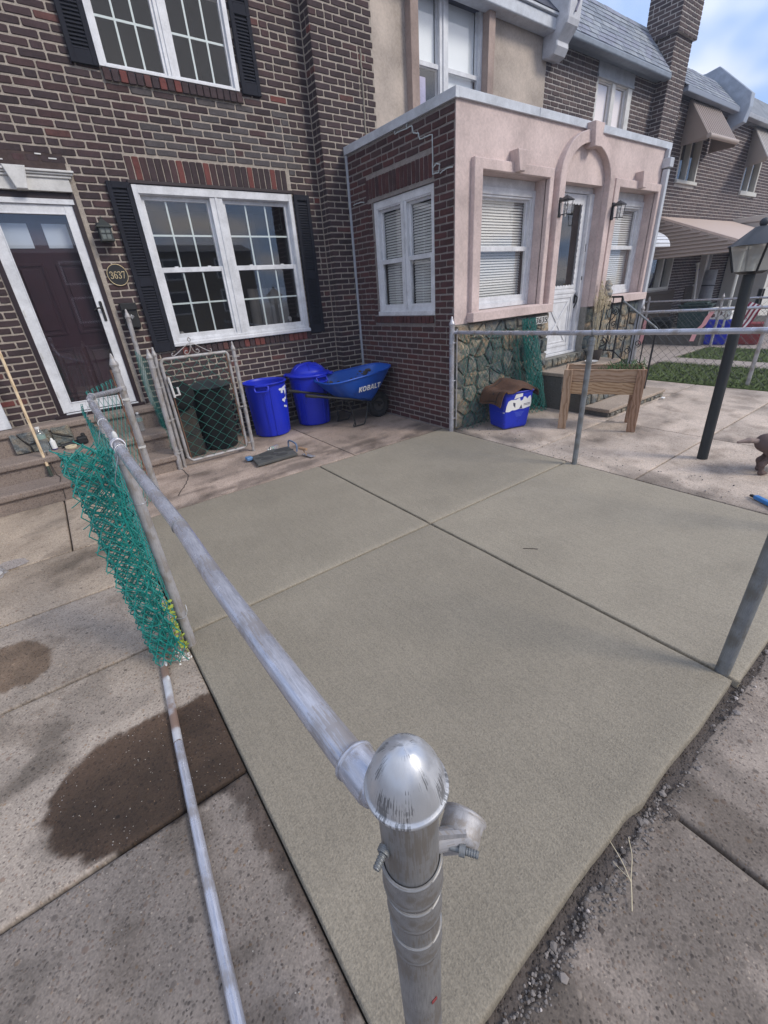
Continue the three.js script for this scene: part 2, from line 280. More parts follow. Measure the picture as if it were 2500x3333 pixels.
// fresh slab: faint trowel arcs, damp blotches; smoother edged bands along joints
const freshTone = (x, z) => {
  let t = 0.84 + 0.32 * fbm2(x * 1.1 + 4, z * 1.5, 3, 4) + 0.09 * (fbm2(x * 0.9 + z * 2.2, z * 7 - x * 3, 8, 3) - 0.5) + 0.05 * (fbm2(x * 9, z * 9, 6, 2) - 0.5);
  const pn = (x > 1.96 ? 1 : 0) + (z > -2.18 ? 2 : 0); t *= [1.0, 1.05, 0.96, 1.10][pn]; const ed = Math.min(Math.abs(x - 1.96), Math.abs(z + 2.18), Math.abs(x - 0.10), Math.abs(z + 3.965), Math.abs(z + 0.19), Math.abs(x - 3.80)); t *= ed < 0.075 ? mix(1.035, 0.985, sstep(0.03, 0.075, ed)) : 0.985;
  t *= 1 - 0.16 * sstep(0.55, 0.75, fbm2(x * 2 + 9, z * 2, 12, 3)) * sstep(-1.2, -0.4, z); return [t, t * (0.995 + 0.01 * x / 4), t * (0.97 + 0.02 * (x / 4))];
};
{
  const s = struct('patio_slab', bx(0.13, -0.14, -3.93, 3.79, -0.03, -0.22, 0), M.soil);
  const edge = (x, z) => [x + 0.006 * (fbm2(z * 3, 1, 4, 3) - 0.5), z + (z > -0.3 ? 0.022 * (fbm2(x * 3.1, 5, 2, 3) - 0.5) - 0.02 * sstep(1.15, 1.05, x) * sstep(0, 1, x) : z < -3.9 ? 0.03 * (fbm2(x * 2.3, 8, 2, 3) - 0.5) : 0)];
  for (const [a, b, c, d] of [[0.10, 1.954, -2.172, -0.20], [1.967, 3.81, -2.172, -0.175], [0.105, 1.954, -3.965, -2.182], [1.967, 3.81, -3.955, -2.182]])
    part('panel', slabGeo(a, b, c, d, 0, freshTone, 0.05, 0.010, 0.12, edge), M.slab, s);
}
const oldTone = (base, seed) => (x, z) => {
  let t = base * (0.70 + 0.60 * fbm2(x * 1.7, z * 1.7, seed, 5)) * (0.90 + 0.22 * fbm2(x * 13, z * 13, seed + 2, 3)); const s = sstep(0.54, 0.70, fbm2(x * 2.6 + 5, z * 4.2, seed + 3, 4)), d = sstep(0.56, 0.74, fbm2(x * 5.2, z * 6.3, seed + 7, 4));
  t *= 1 - 0.25 * s - 0.30 * d; const w = sstep(0.62, 0.75, fbm2(x * 4.1 + 2, z * 3.3, seed + 11, 4)); t = mix(t, base * 1.25, w * 0.5); return g3(t, 1, 0.99 - 0.02 * d, 0.98 - 0.04 * d);
};
// soaked patches on the walk: how wet a spot is, from outlines with ragged, feathered edges
const soak = [[[[-0.578, -1.50], [-0.555, -1.60], [-0.48, -1.69], [-0.373, -1.735], [-0.242, -1.74], [-0.06, -1.715], [0.12, -1.70], [0.12, -1.19], [-0.134, -1.19], [-0.35, -1.205], [-0.45, -1.255], [-0.535, -1.34]], [0.185, 0.138, 0.108]], [[[-0.80, -2.80], [-0.637, -2.78], [-0.54, -2.66], [-0.497, -2.52], [-0.52, -2.42], [-0.60, -2.36], [-0.728, -2.38], [-0.9, -2.45], [-0.92, -2.7]], [0.50, 0.42, 0.35]], [[[-0.01, -1.21], [0.03, -1.06], [0.034, -0.92], [0.056, -0.76], [0.066, -0.42], [0.12, -0.40], [0.12, -1.21]], [0.42, 0.38, 0.36]]];
function damp(x, z) { const o = [1, 1, 1]; for (const [P, c] of soak) { let d = 9, ins = false; for (let i = 0, j = P.length - 1; i < P.length; j = i++) { const [ax, az] = P[j], [bx2, bz] = P[i], ex = bx2 - ax, ez = bz - az, t = clamp(((x - ax) * ex + (z - az) * ez) / (ex * ex + ez * ez)); d = Math.min(d, Math.hypot(x - ax - ex * t, z - az - ez * t)); if ((az > z) !== (bz > z) && x < ax + (z - az) / (bz - az) * ex) ins = !ins; } if (d > 0.08 && !ins) continue; d = (ins ? -d : d) + 0.06 * (fbm2(x * 24, z * 24, 5, 5) - 0.5); const m = sstep(0.010, -0.020, d), v = 1 + 0.5 * (fbm2(x * 9, z * 9, 15, 4) - 0.5) + 0.35 * sstep(-0.05, -0.15, d) * 0; for (let k = 0; k < 3; k++) o[k] *= mix(1, Math.min(1, c[k] * v * (1 + 0.35 * sstep(-1.5, -1.75, z) * (c[0] < 0.3 ? 1 : 0))), m); } return o; }
// side walk on the left
{
  const s = struct('garden_path', bx(-2.6, -0.15, -5.06, 0.075, -0.06, 0.36, 0), M.soil);
  const Zs = [-5.09, -3.807, -3.028, -2.222, -1.212, 0.40];
  const tones = [1.18, 1.04, 0.98, 0.92, 0.60];
  for (let k = 0; k < 5; k++) { const xs = k === 0 ? [-2.6, -1.6, -0.345, 0.1005] : [-2.6, 0.1010];
    for (let i = 0; i + 1 < xs.length; i++) { const f = oldTone(tones[k], 40 + k * 5 + i), warm = k < 2 ? [1.05, 1.0, 0.90] : k < 4 ? [1.0, 0.99, 0.96] : [0.95, 0.95, 0.96];
      part('panel', slabGeo(xs[i] + 0.005, xs[i + 1] - 0.005, Zs[k] + 0.005, Zs[k + 1] - 0.006, -0.013, (x, z) => { const c = f(x, z); const w = damp(x, z); return [c[0] * warm[0] * w[0], c[1] * warm[1] * w[1], c[2] * warm[2] * w[2]]; }, k >= 2 && k <= 4 ? 0.012 : 0.05, 0.008, 0.08), M.old, s); } }
}
// old concrete behind the slab, up to the house
{
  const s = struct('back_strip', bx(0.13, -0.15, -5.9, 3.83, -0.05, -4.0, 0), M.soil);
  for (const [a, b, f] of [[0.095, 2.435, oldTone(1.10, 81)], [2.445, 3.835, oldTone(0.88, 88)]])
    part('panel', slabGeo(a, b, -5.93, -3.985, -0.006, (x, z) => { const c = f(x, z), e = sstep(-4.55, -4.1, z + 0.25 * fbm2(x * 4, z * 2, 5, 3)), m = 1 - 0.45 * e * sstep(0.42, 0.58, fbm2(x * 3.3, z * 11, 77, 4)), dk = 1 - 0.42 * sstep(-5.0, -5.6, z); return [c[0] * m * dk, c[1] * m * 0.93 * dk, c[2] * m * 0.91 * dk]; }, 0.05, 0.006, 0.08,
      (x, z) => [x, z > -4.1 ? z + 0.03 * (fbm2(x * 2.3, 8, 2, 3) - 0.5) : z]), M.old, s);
}
// neighbour's yard on the right
{
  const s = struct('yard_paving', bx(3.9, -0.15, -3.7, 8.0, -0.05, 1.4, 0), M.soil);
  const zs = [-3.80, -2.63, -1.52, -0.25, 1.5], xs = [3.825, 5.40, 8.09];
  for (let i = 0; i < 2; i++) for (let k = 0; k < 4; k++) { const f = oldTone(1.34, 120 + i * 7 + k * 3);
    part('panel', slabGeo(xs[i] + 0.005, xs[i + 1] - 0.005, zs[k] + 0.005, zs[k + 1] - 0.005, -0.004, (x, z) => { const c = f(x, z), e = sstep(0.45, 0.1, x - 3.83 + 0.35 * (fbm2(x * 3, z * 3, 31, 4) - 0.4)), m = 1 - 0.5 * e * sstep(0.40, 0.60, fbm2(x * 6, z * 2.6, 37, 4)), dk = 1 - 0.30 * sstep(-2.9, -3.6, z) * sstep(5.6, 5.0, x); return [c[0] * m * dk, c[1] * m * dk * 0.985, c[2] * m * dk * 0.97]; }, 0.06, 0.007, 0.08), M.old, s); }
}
// public pavement in front, a little lower and broken along the pour
{
  const s = struct('pavement', bx(-2.6, -0.155, 0.42, 9, -0.08, 2.2, 0), M.soil);
  const jag = (x, z) => [x, z + (1 - sstep(-0.17, 0.06, z)) * 0.085 * (fbm2(x * 9, 3, 51, 3) - 0.42) * (x < 1.25 ? 1 : 0.5)];
  for (const [a, b, c] of [[0.10, 1.203, -0.168], [1.213, 2.9, -0.165], [2.91, 8, -0.165]]) { const f = oldTone(0.60, 160 + a * 3);
    part('panel', slabGeo(a, b, c, 0.40, -0.035, (x, z) => { const q = f(x, z), d = 1 - 0.45 * sstep(0.50, 0.66, fbm2(x * 2.2 + 1, z * 2.2, 171, 4)) * sstep(0.9, 1.3, x); const wd = 1 + 0.55 * sstep(0.52, 0.70, fbm2(x * 3.1 + 4, z * 3.4, 177, 5)); return [q[0] * d * wd, q[1] * d * wd * 0.985, q[2] * d * wd * 0.975]; }, 0.03, 0.012, 0.06, jag), M.old, s); }
  part('panel', slabGeo(-2.6, 9, 0.41, 2.2, -0.035, oldTone(0.7, 190), 0.12, 0.01, 0.06), M.old, s);
}
struct('road', uvm(new THREE.PlaneGeometry(120, 8).rotateX(-Math.PI / 2).translate(0, -0.15, 6.4)), std([0.055, 0.055, 0.058], 0.9, { map: T.agg }));
struct('far_pavement', bx(-60, -0.155, 10.4, 60, -0.03, 13.0, 0.02), M.ground);
// damp patches: thin stained skin over the walk
function patch(name, pts, y, mat, jit = 0.02, seed = 1) {
  const P = pts.map(p => V(p[0], 0, p[1])), c = new THREE.CatmullRomCurve3(P, true, 'catmullrom', 0.5).getPoints(pts.length * 14), o = V(); c.forEach(p => o.add(p)); o.multiplyScalar(1 / c.length);
  const R = c.map((p, i) => { const d = V().subVectors(p, o), k = 1 + jit * (fbm2(i * 0.35, 1, seed, 3) - 0.5) * 4; return [o.x + d.x * k, o.z + d.z * k]; });
  const s = new THREE.Shape(R.slice(0, -1).map(p => new THREE.Vector2(p[0], -p[1]))); const g = new THREE.ShapeGeometry(s); g.rotateX(-Math.PI / 2); g.translate(0, y, 0);
  const uv = g.attributes.uv, p = g.attributes.position; for (let i = 0; i < p.count; i++) uv.setXY(i, p.getX(i), p.getZ(i)); return struct(name, g, mat);
}
patch('cement_smear', [[-0.80, -3.97], [-0.66, -3.95], [-0.64, -3.84], [-0.80, -3.83]], -0.0088, std([0.50, 0.44, 0.40], 0.95, { map: T.agg }), 0.05, 28);
// crack from the gate post
{ const c = []; for (let i = 0; i <= 26; i++) { const t = i / 26; c.push(V(mix(0.79, 0.62, t) + 0.06 * Math.sin(t * 4) + 0.02 * (fbm2(i * 0.6, 2, 3, 3) - 0.5), -0.0045, mix(-5.07, -4.3, t))); } struct('crack', wire(c, 0.005, 5), M.soil); }
{ const P = [], I = [], U = [], nx = 150, nz = 12; for (let j = 0; j <= nz; j++) for (let i = 0; i <= nx; i++) { const x = mix(0.11, 2.6, i / nx), z = mix(-0.235, -0.10, j / nz); P.push(x, -0.060 + 0.034 * fbm2(x * 22, z * 22, 61, 4) - (j === 0 || j === nz ? 0.03 : 0), z); U.push(x, z); } const w = nx + 1; for (let j = 0; j < nz; j++) for (let i = 0; i < nx; i++) { const a = j * w + i; I.push(a, a + w, a + 1, a + 1, a + w, a + w + 1); } const g = new THREE.BufferGeometry(); g.setAttribute('position', new THREE.Float32BufferAttribute(P, 3)); g.setAttribute('uv', new THREE.Float32BufferAttribute(U, 2)); g.setIndex(I); g.computeVertexNormals(); struct('soil', g, M.soil); }
// broken edge: clods and grit between the pour and the pavement
{
  const L = []; let s0 = seedN; seedN = 4242;
  for (let k = 0; k < 820; k++) { const near = k < 520, x = rr(0.15, near ? 1.30 : 2.4), z = (near ? -0.185 + Math.pow(rnd(), 1.6) * 0.065 * sstep(1.35, 0.9, x) : -0.178 + rnd() * 0.05), r = rr(0.0016, 0.0055) * (rnd() > 0.95 ? 2.6 : 1);
    const g = new THREE.IcosahedronGeometry(r, 0), p = g.attributes.position; for (let i = 0; i < p.count; i++) { const q = hash(p.getX(i) * 9e3, p.getY(i) * 9e3, k + ((p.getZ(i) * 9e3) | 0)); p.setXYZ(i, p.getX(i) * (0.7 + 0.6 * q), p.getY(i) * 0.7, p.getZ(i) * (0.7 + 0.6 * q)); }
    g.computeVertexNormals(); g.rotateY(rr(0, 6)); g.translate(x, (z < -0.165 ? -0.044 : -0.034) + r * 0.3, z); const t = rnd() > 0.97 ? rr(0.35, 0.55) : rr(0.10, 0.26); g.setAttribute('color', new THREE.Float32BufferAttribute(Array(p.count).fill([t, t * 0.88, t * 0.80]).flat(), 3)); L.push(g); }
  for (let k = 0; k < 130; k++) { const x = k < 50 ? rr(0.02, 0.09) : rr(3.86, 4.25), z = k < 50 ? -2.03 + rr(-0.09, 0.06) : rr(-3.6, -0.8), r = rr(0.002, 0.007), g = new THREE.IcosahedronGeometry(r, 0); g.translate(x, k < 50 ? -0.012 : 0.001, z); const t = k < 50 ? rr(0.5, 0.8) : rr(0.12, 0.3); g.setAttribute('color', new THREE.Float32BufferAttribute(Array(g.attributes.position.count).fill([t, t * 0.97, t * 0.92]).flat(), 3)); L.push(g); }
  for (let k = 0; k < 330; k++) { const inP = k < 150, x = inP ? rr(-0.57, 0.07) : rr(-0.75, 0.09), z = inP ? rr(-1.73, -1.23) : rr(-1.75, -0.4), r = rr(0.0008, 0.0026), g = new THREE.IcosahedronGeometry(r, 0); g.scale(1, 0.5, rr(0.6, 1)); g.rotateY(rr(0, 6)); g.translate(x, -0.0128, z); const q = rnd(), c = q < 0.5 ? [0.42, 0.38, 0.33] : q < 0.72 ? [0.34, 0.22, 0.13] : [0.30, 0.28, 0.27]; g.setAttribute('color', new THREE.Float32BufferAttribute(Array(g.attributes.position.count).fill(c).flat(), 3)); L.push(g); }
  seedN = s0; struct('rubble', L, std([1, 1, 1], 0.95, { vertexColors: true }), 'stuff');
}
// lawn beyond the far fence
function lawn(x0, x1, z0, z1, n, seed) {
  struct('lawn', uvm(bx(x0, -0.12, z0, x1, 0.0, z1, 0.02)), M.grass);
  let s0 = seedN; seedN = seed; for (const m of [M.blade, M.blade2]) { const L = []; for (let k = 0; k < n; k++) { const x = rr(x0, x1), z = rr(z0, z1), h = rr(0.015, 0.045), a = rr(0, 6.28), w = 0.006, dx = Math.cos(a), dz = Math.sin(a), l = rr(-0.03, 0.03), g = new THREE.BufferGeometry(); g.setAttribute('position', new THREE.Float32BufferAttribute([x - dx * w, 0, z - dz * w, x + dx * w, 0, z + dz * w, x + l, h, z + l * 0.6], 3)); g.setAttribute('normal', new THREE.Float32BufferAttribute([0, 1, 0, 0, 1, 0, 0, 1, 0], 3)); g.setAttribute('uv', new THREE.Float32BufferAttribute(6, 2)); L.push(g); } struct('grass', L, m, 'stuff'); } seedN = s0;
}
lawn(8.14, 10.0, -3.9, -0.2, 7000, 61); lawn(10.5, 12.35, -3.95, -0.2, 5000, 63);
struct('path', [bx(9.9, -0.12, -4.2, 10.55, 0.012, 1, 0.01), bx(8.14, -0.12, -5.7, 10.5, 0.01, -4.0, 0.01), bx(10.4, -0.12, -5.7, 12.4, 0.008, -4.0, 0.01), bx(12.35, -0.12, -5.7, 24, 0.0, 1, 0.01)], std([0.46, 0.40, 0.36], 0.93, { map: T.agg }));

// ---------- brickwork ----------
const tints = (list, map = T.brick) => list.map(c => std(c, 0.88, { map, bumpMap: T.brickB, bumpScale: 0.003 }));
const BR = {
  front: tints([[0.066, 0.038, 0.041], [0.056, 0.034, 0.037], [0.070, 0.040, 0.041], [0.049, 0.031, 0.034], [0.060, 0.038, 0.041], [0.074, 0.038, 0.039], [0.053, 0.032, 0.034], [0.088, 0.076, 0.078], [0.17, 0.050, 0.042], [0.125, 0.052, 0.046]]),
  porch: tints([[0.084, 0.032, 0.031], [0.074, 0.027, 0.028], [0.092, 0.036, 0.034], [0.068, 0.031, 0.031], [0.078, 0.038, 0.037], [0.10, 0.034, 0.031]]),
  far: tints([[0.105, 0.072, 0.070], [0.085, 0.058, 0.058], [0.12, 0.085, 0.080], [0.075, 0.055, 0.058]]),
};
const brickGeo = [0, 1, 2, 3, 4, 5, 6, 7].map(k => { // unit brick: front at z=0, edges eased and a little wavy
  let s0 = seedN; seedN = 900 + k * 31; const P = [], e = 0.03, f = 0.10, q = () => rr(-0.012, 0.012);
  const cx = 0.03, cy = 0.13, O = [[-0.5 + cx, -0.5], [0, -0.5], [0.5 - cx, -0.5], [0.5, -0.5 + cy], [0.5, 0.5 - cy], [0.5 - cx, 0.5], [0, 0.5], [-0.5 + cx, 0.5], [-0.5, 0.5 - cy], [-0.5, -0.5 + cy]].map(p => [p[0] + q() * 0.8, p[1] + q() * 3.2]);
  const F = O.map(p => [p[0] * (1 - 2 * e * 0.7) , p[1] * (1 - 2 * f * 0.7), q() * 0.05]), B = O.map(p => [p[0], p[1], -0.0045]);
  const tri = (a, b, c) => P.push(...a, ...b, ...c), quad = (a, b, c, d) => { tri(a, b, c); tri(a, c, d); };
  for (let i = 0; i < 10; i++) { const j = (i + 1) % 10; tri([0, 0, 0], F[i], F[j]); quad(B[i], B[j], F[j], F[i]); quad([B[i][0], B[i][1], -0.02], [B[j][0], B[j][1], -0.02], B[j], B[i]); }
  seedN = s0; const g = new THREE.BufferGeometry(); g.setAttribute('position', new THREE.Float32BufferAttribute(P, 3)); g.computeVertexNormals();
  const U = []; for (let i = 0; i < P.length; i += 3) U.push(P[i] * 0.203 + k * 0.27, P[i + 1] * 0.057 + k * 0.41); g.setAttribute('uv', new THREE.Float32BufferAttribute(U, 2)); return g;
});
const COURSE = 0.0677;
function layBricks(list, B, u0, u1, y0, y1, holes, o) { // collects {m, w, tint}
  let s0 = seedN; seedN = o.seed; const L = 0.1985, J = 0.0150, H = 0.0522; const Bm = basis(...B); let k = 0;
  for (let y = o.phase || y0; y < y1 - 0.02; y += COURSE, k++) {
    if (y + H < y0) continue; const yb = Math.max(y, y0), yt = Math.min(y + H, y1); if (yt - yb < 0.02) continue;
    let u = u0 - (k % 2 ? (L + J) / 2 : 0) - rr(0, 0.014); if (u0 - u > L) u += L + J;
    while (u < u1) { let l = L; const q = rnd(), hw = (L - J) / 2; let segs = (q < (o.headers ?? 0.10) ? [[u, u + hw], [u + hw + J, u + L]] : [[u, u + l]]).map(s => [Math.max(s[0], u0), Math.min(s[1], u1)]).filter(s => s[1] - s[0] > 0.01);
      for (const h of holes) if (yt > h[2] + 0.004 && yb < h[3] - 0.004) segs = segs.flatMap(s => s[1] <= h[0] || s[0] >= h[1] ? [s] : [[s[0], h[0]], [h[1], s[1]]]);
      for (const s of segs) { const w = s[1] - s[0]; if (w < 0.018) continue; const c = V((s[0] + s[1]) / 2, (yb + yt) / 2, (o.proud ?? 0.007) + rr(-0.0016, 0.0016)); const m = new THREE.Matrix4().makeTranslation(c.x, c.y + rr(-0.0012, 0.0012), c.z).multiply(new THREE.Matrix4().makeRotationZ(rr(-0.006, 0.006))).multiply(new THREE.Matrix4().makeScale(w, yt - yb, 1)); m.premultiply(Bm); list.push({ m, a: w * H }); }
      u += l + J; }
  }
  seedN = s0;
}
function soldier(list, B, u0, u1, y0, y1, seed, n, proud = 0.008) { const Bm = basis(...B); let s0 = seedN; seedN = seed; const p = (u1 - u0) / n;
  for (let i = 0; i < n; i++) { const m = new THREE.Matrix4().makeTranslation(u0 + p * (i + 0.5), (y0 + y1) / 2, proud + rr(-0.002, 0.002)).multiply(new THREE.Matrix4().makeRotationZ(Math.PI / 2)).multiply(new THREE.Matrix4().makeScale(y1 - y0 - 0.006, p - 0.009, 1)).premultiply(Bm); list.push({ m, a: p * (y1 - y0), so: rnd() < 0.16 ? 1 : 0 }); } seedN = s0; }
// the bricks that show largest become parts, the others one mass
function setBricks(list, wall, mats, seed, cap = 290, far = false) {
  let s0 = seedN; seedN = seed; const c = V(); for (const b of list) { c.setFromMatrixPosition(b.m); const d = seen(c, 60); b.s = d ? b.a / (d * d) : 0; b.t = b.so ? mats.length - (mats.length > 8 ? 2 : 1) : pickTint(mats.length, c); b.g = (rnd() * 8) | 0; }
  const ind = far ? [] : [...list].sort((a, b) => b.s - a.s).slice(0, cap).filter(b => b.s > 0), set = new Set(ind);
  for (const b of ind) { const m = fin(new THREE.Mesh(brickGeo[b.g], mats[b.t])); m.name = 'brick'; m.applyMatrix4(b.m); wall.add(m); }
  const rest = list.filter(b => !set.has(b)), col = mats.map(m => m.color); if (rest.length) { const im = new THREE.InstancedMesh(brickGeo[2], M.brickAny, rest.length); rest.forEach((b, i) => { im.setMatrixAt(i, b.m); im.setColorAt(i, col[b.t]); }); im.name = 'bricks'; im.userData.kind = 'stuff'; fin(im); wall.add(im); }
  seedN = s0;
}
M.brickAny = std([1, 1, 1], 0.88, { map: T.brick, bumpMap: T.brickB, bumpScale: 0.003 });
function pickTint(n, c) { const q = rnd(); if (n > 8) { if (c.x > 1.5 && c.x < 3.2 && c.y > 3.0 && c.y < 3.62 && q < 0.62) return 7; if (q < 0.006) return n - 2; if (q < 0.025) return n - 1; const dk = fbm2(c.x * 1.3 + 2, c.y * 1.1, 33, 3); if (dk > 0.53 && rnd() < 0.7) return [1, 3, 6][(rnd() * 3) | 0]; return ((rnd() * 7) | 0); } return (rnd() * n) | 0; }

// ---------- window kit, in wall coordinates (u, y, n) ----------
function lbx(B, u0, u1, y0, y1, n0, n1, r = 0.003) { return loc(bx(u0, y0, n0, u1, y1, n1, r), B); }
function frameOf(B, u0, u1, y0, y1, n0, n1, w, wb = w, wt = w) { return [lbx(B, u0, u0 + w, y0, y1, n0, n1), lbx(B, u1 - w, u1, y0, y1, n0, n1), lbx(B, u0 + w, u1 - w, y0, y0 + wb, n0, n1 - 0.002), lbx(B, u0 + w, u1 - w, y1 - wt, y1, n0, n1 - 0.002)]; }
function pane(B, u0, u1, y0, y1, n) { const g = new THREE.PlaneGeometry(u1 - u0, y1 - y0); g.translate((u0 + u1) / 2, (y0 + y1) / 2, n); return loc(g, B); }
function recess(B, u0, u1, y0, y1, n0, n1) { const t = 0.01; return [lbx(B, u0, u1, y0, y1, n0, n0 + t, 0), lbx(B, u0 - t, u0, y0, y1, n0, n1, 0), lbx(B, u1, u1 + t, y0, y1, n0, n1, 0), lbx(B, u0 - t, u1 + t, y0 - t, y0, n0, n1, 0), lbx(B, u0 - t, u1 + t, y1, y1 + t, n0, n1, 0)]; }
function slatBlind(B, u0, u1, y0, y1, n, p = 0.024) { const L = []; for (let y = y0; y < y1; y += p) { const g = bx(u0, -0.0007, -0.0140, u1, 0.0007, 0.0140, 0); g.rotateX(1.0); g.translate(0, y, n); L.push(loc(g, B)); } return L; }
// double-hung pair: sashes of a window unit
function hung(win, B, u0, u1, y0, y1, nF, o = {}) {
  const ym = o.ym ?? (y0 + y1) / 2, w = o.w ?? 0.045, mt = o.mat || M.white;
  const up = part('sash', frameOf(B, u0, u1, ym - 0.025, y1, nF - 0.055, nF - 0.02, w, 0.045), mt, win), lo = part('sash', frameOf(B, u0, u1, y0, ym + 0.022, nF - 0.02, nF + 0.014, w, 0.06, 0.05), mt, win);
  part('pane', pane(B, u0 + w, u1 - w, ym + 0.015, y1 - w, nF - 0.034), o.glass || M.glass, win); part('pane', pane(B, u0 + w, u1 - w, y0 + 0.06, ym - 0.026, nF), o.glass || M.glass, win);
  if (o.grid) for (const [a, b, n] of [[ym + 0.02, y1 - w, nF - 0.045], [y0 + 0.06, ym - 0.028, nF - 0.012]]) { for (let i = 1; i < 3; i++) { const u = mix(u0 + w, u1 - w, i / 3); part('muntin', lbx(B, u - 0.009, u + 0.009, a, b, n - 0.006, n, 0), M.muntin, win); } const y = (a + b) / 2; part('muntin', lbx(B, u0 + w, u1 - w, y - 0.009, y + 0.009, n - 0.0075, n - 0.001, 0), M.muntin, win); }
  if (o.screen) part('screen_frame', frameOf(B, u0 + w * 0.8, u1 - w * 0.8, y0 + 0.045, ym - 0.02, nF - 0.012, nF - 0.002, 0.012), M.screen, win);
  if (o.latch) for (const t of [0.27, 0.77]) { const u = mix(u0, u1, t); part('latch', lbx(B, u - 0.02, u + 0.02, ym + 0.022, ym + 0.032, nF - 0.018, nF + 0.002, 0.002), M.white, win); }
  if (o.blind) part('blind', slatBlind(B, u0 + w - 0.012, u1 - w + 0.012, y0 + 0.06, y1 - w - 0.005, nF - 0.075, o.pitch), o.blind, win);
  if (o.shade_or_reflection) part('shade_or_reflection', lbx(B, u0 + w, u1 - w, o.shadeY, y1 - w, nF - 0.075, nF - 0.07, 0), o.shade_or_reflection, win);
}
function shutter(house, B, u0, u1, y0, y1) {
  const m = part('shutter', [...frameOf(B, u0, u1, y0, y1, 0.012, 0.042, 0.042, 0.10, 0.055), lbx(B, u0 + 0.042, u1 - 0.042, y0 + (y1 - y0) * 0.42, y0 + (y1 - y0) * 0.42 + 0.085, 0.012, 0.040), lbx(B, u0 + 0.01, u1 - 0.01, y0 + 0.01, y1 - 0.01, 0.010, 0.016, 0)], M.navy, house);
  let sl; const yA = y0 + 0.105, yM = y0 + (y1 - y0) * 0.42, yB = y1 - 0.06; const p = 0.0275;
  for (const [a, b] of [[yA, yM], [yM + 0.09, yB]]) for (let y = a + 0.008; y < b - 0.01; y += p) { if (!sl) { sl = bx(u0 + 0.043, -0.015, -0.004, u1 - 0.043, 0.015, 0.004, 0.002); sl.rotateX(-0.65); sl.translate(0, 0, 0.028); loc(sl, B); } const s = fin(new THREE.Mesh(sl, M.navy)); s.name = 'slat'; s.position.y = y; m.add(s); }
}

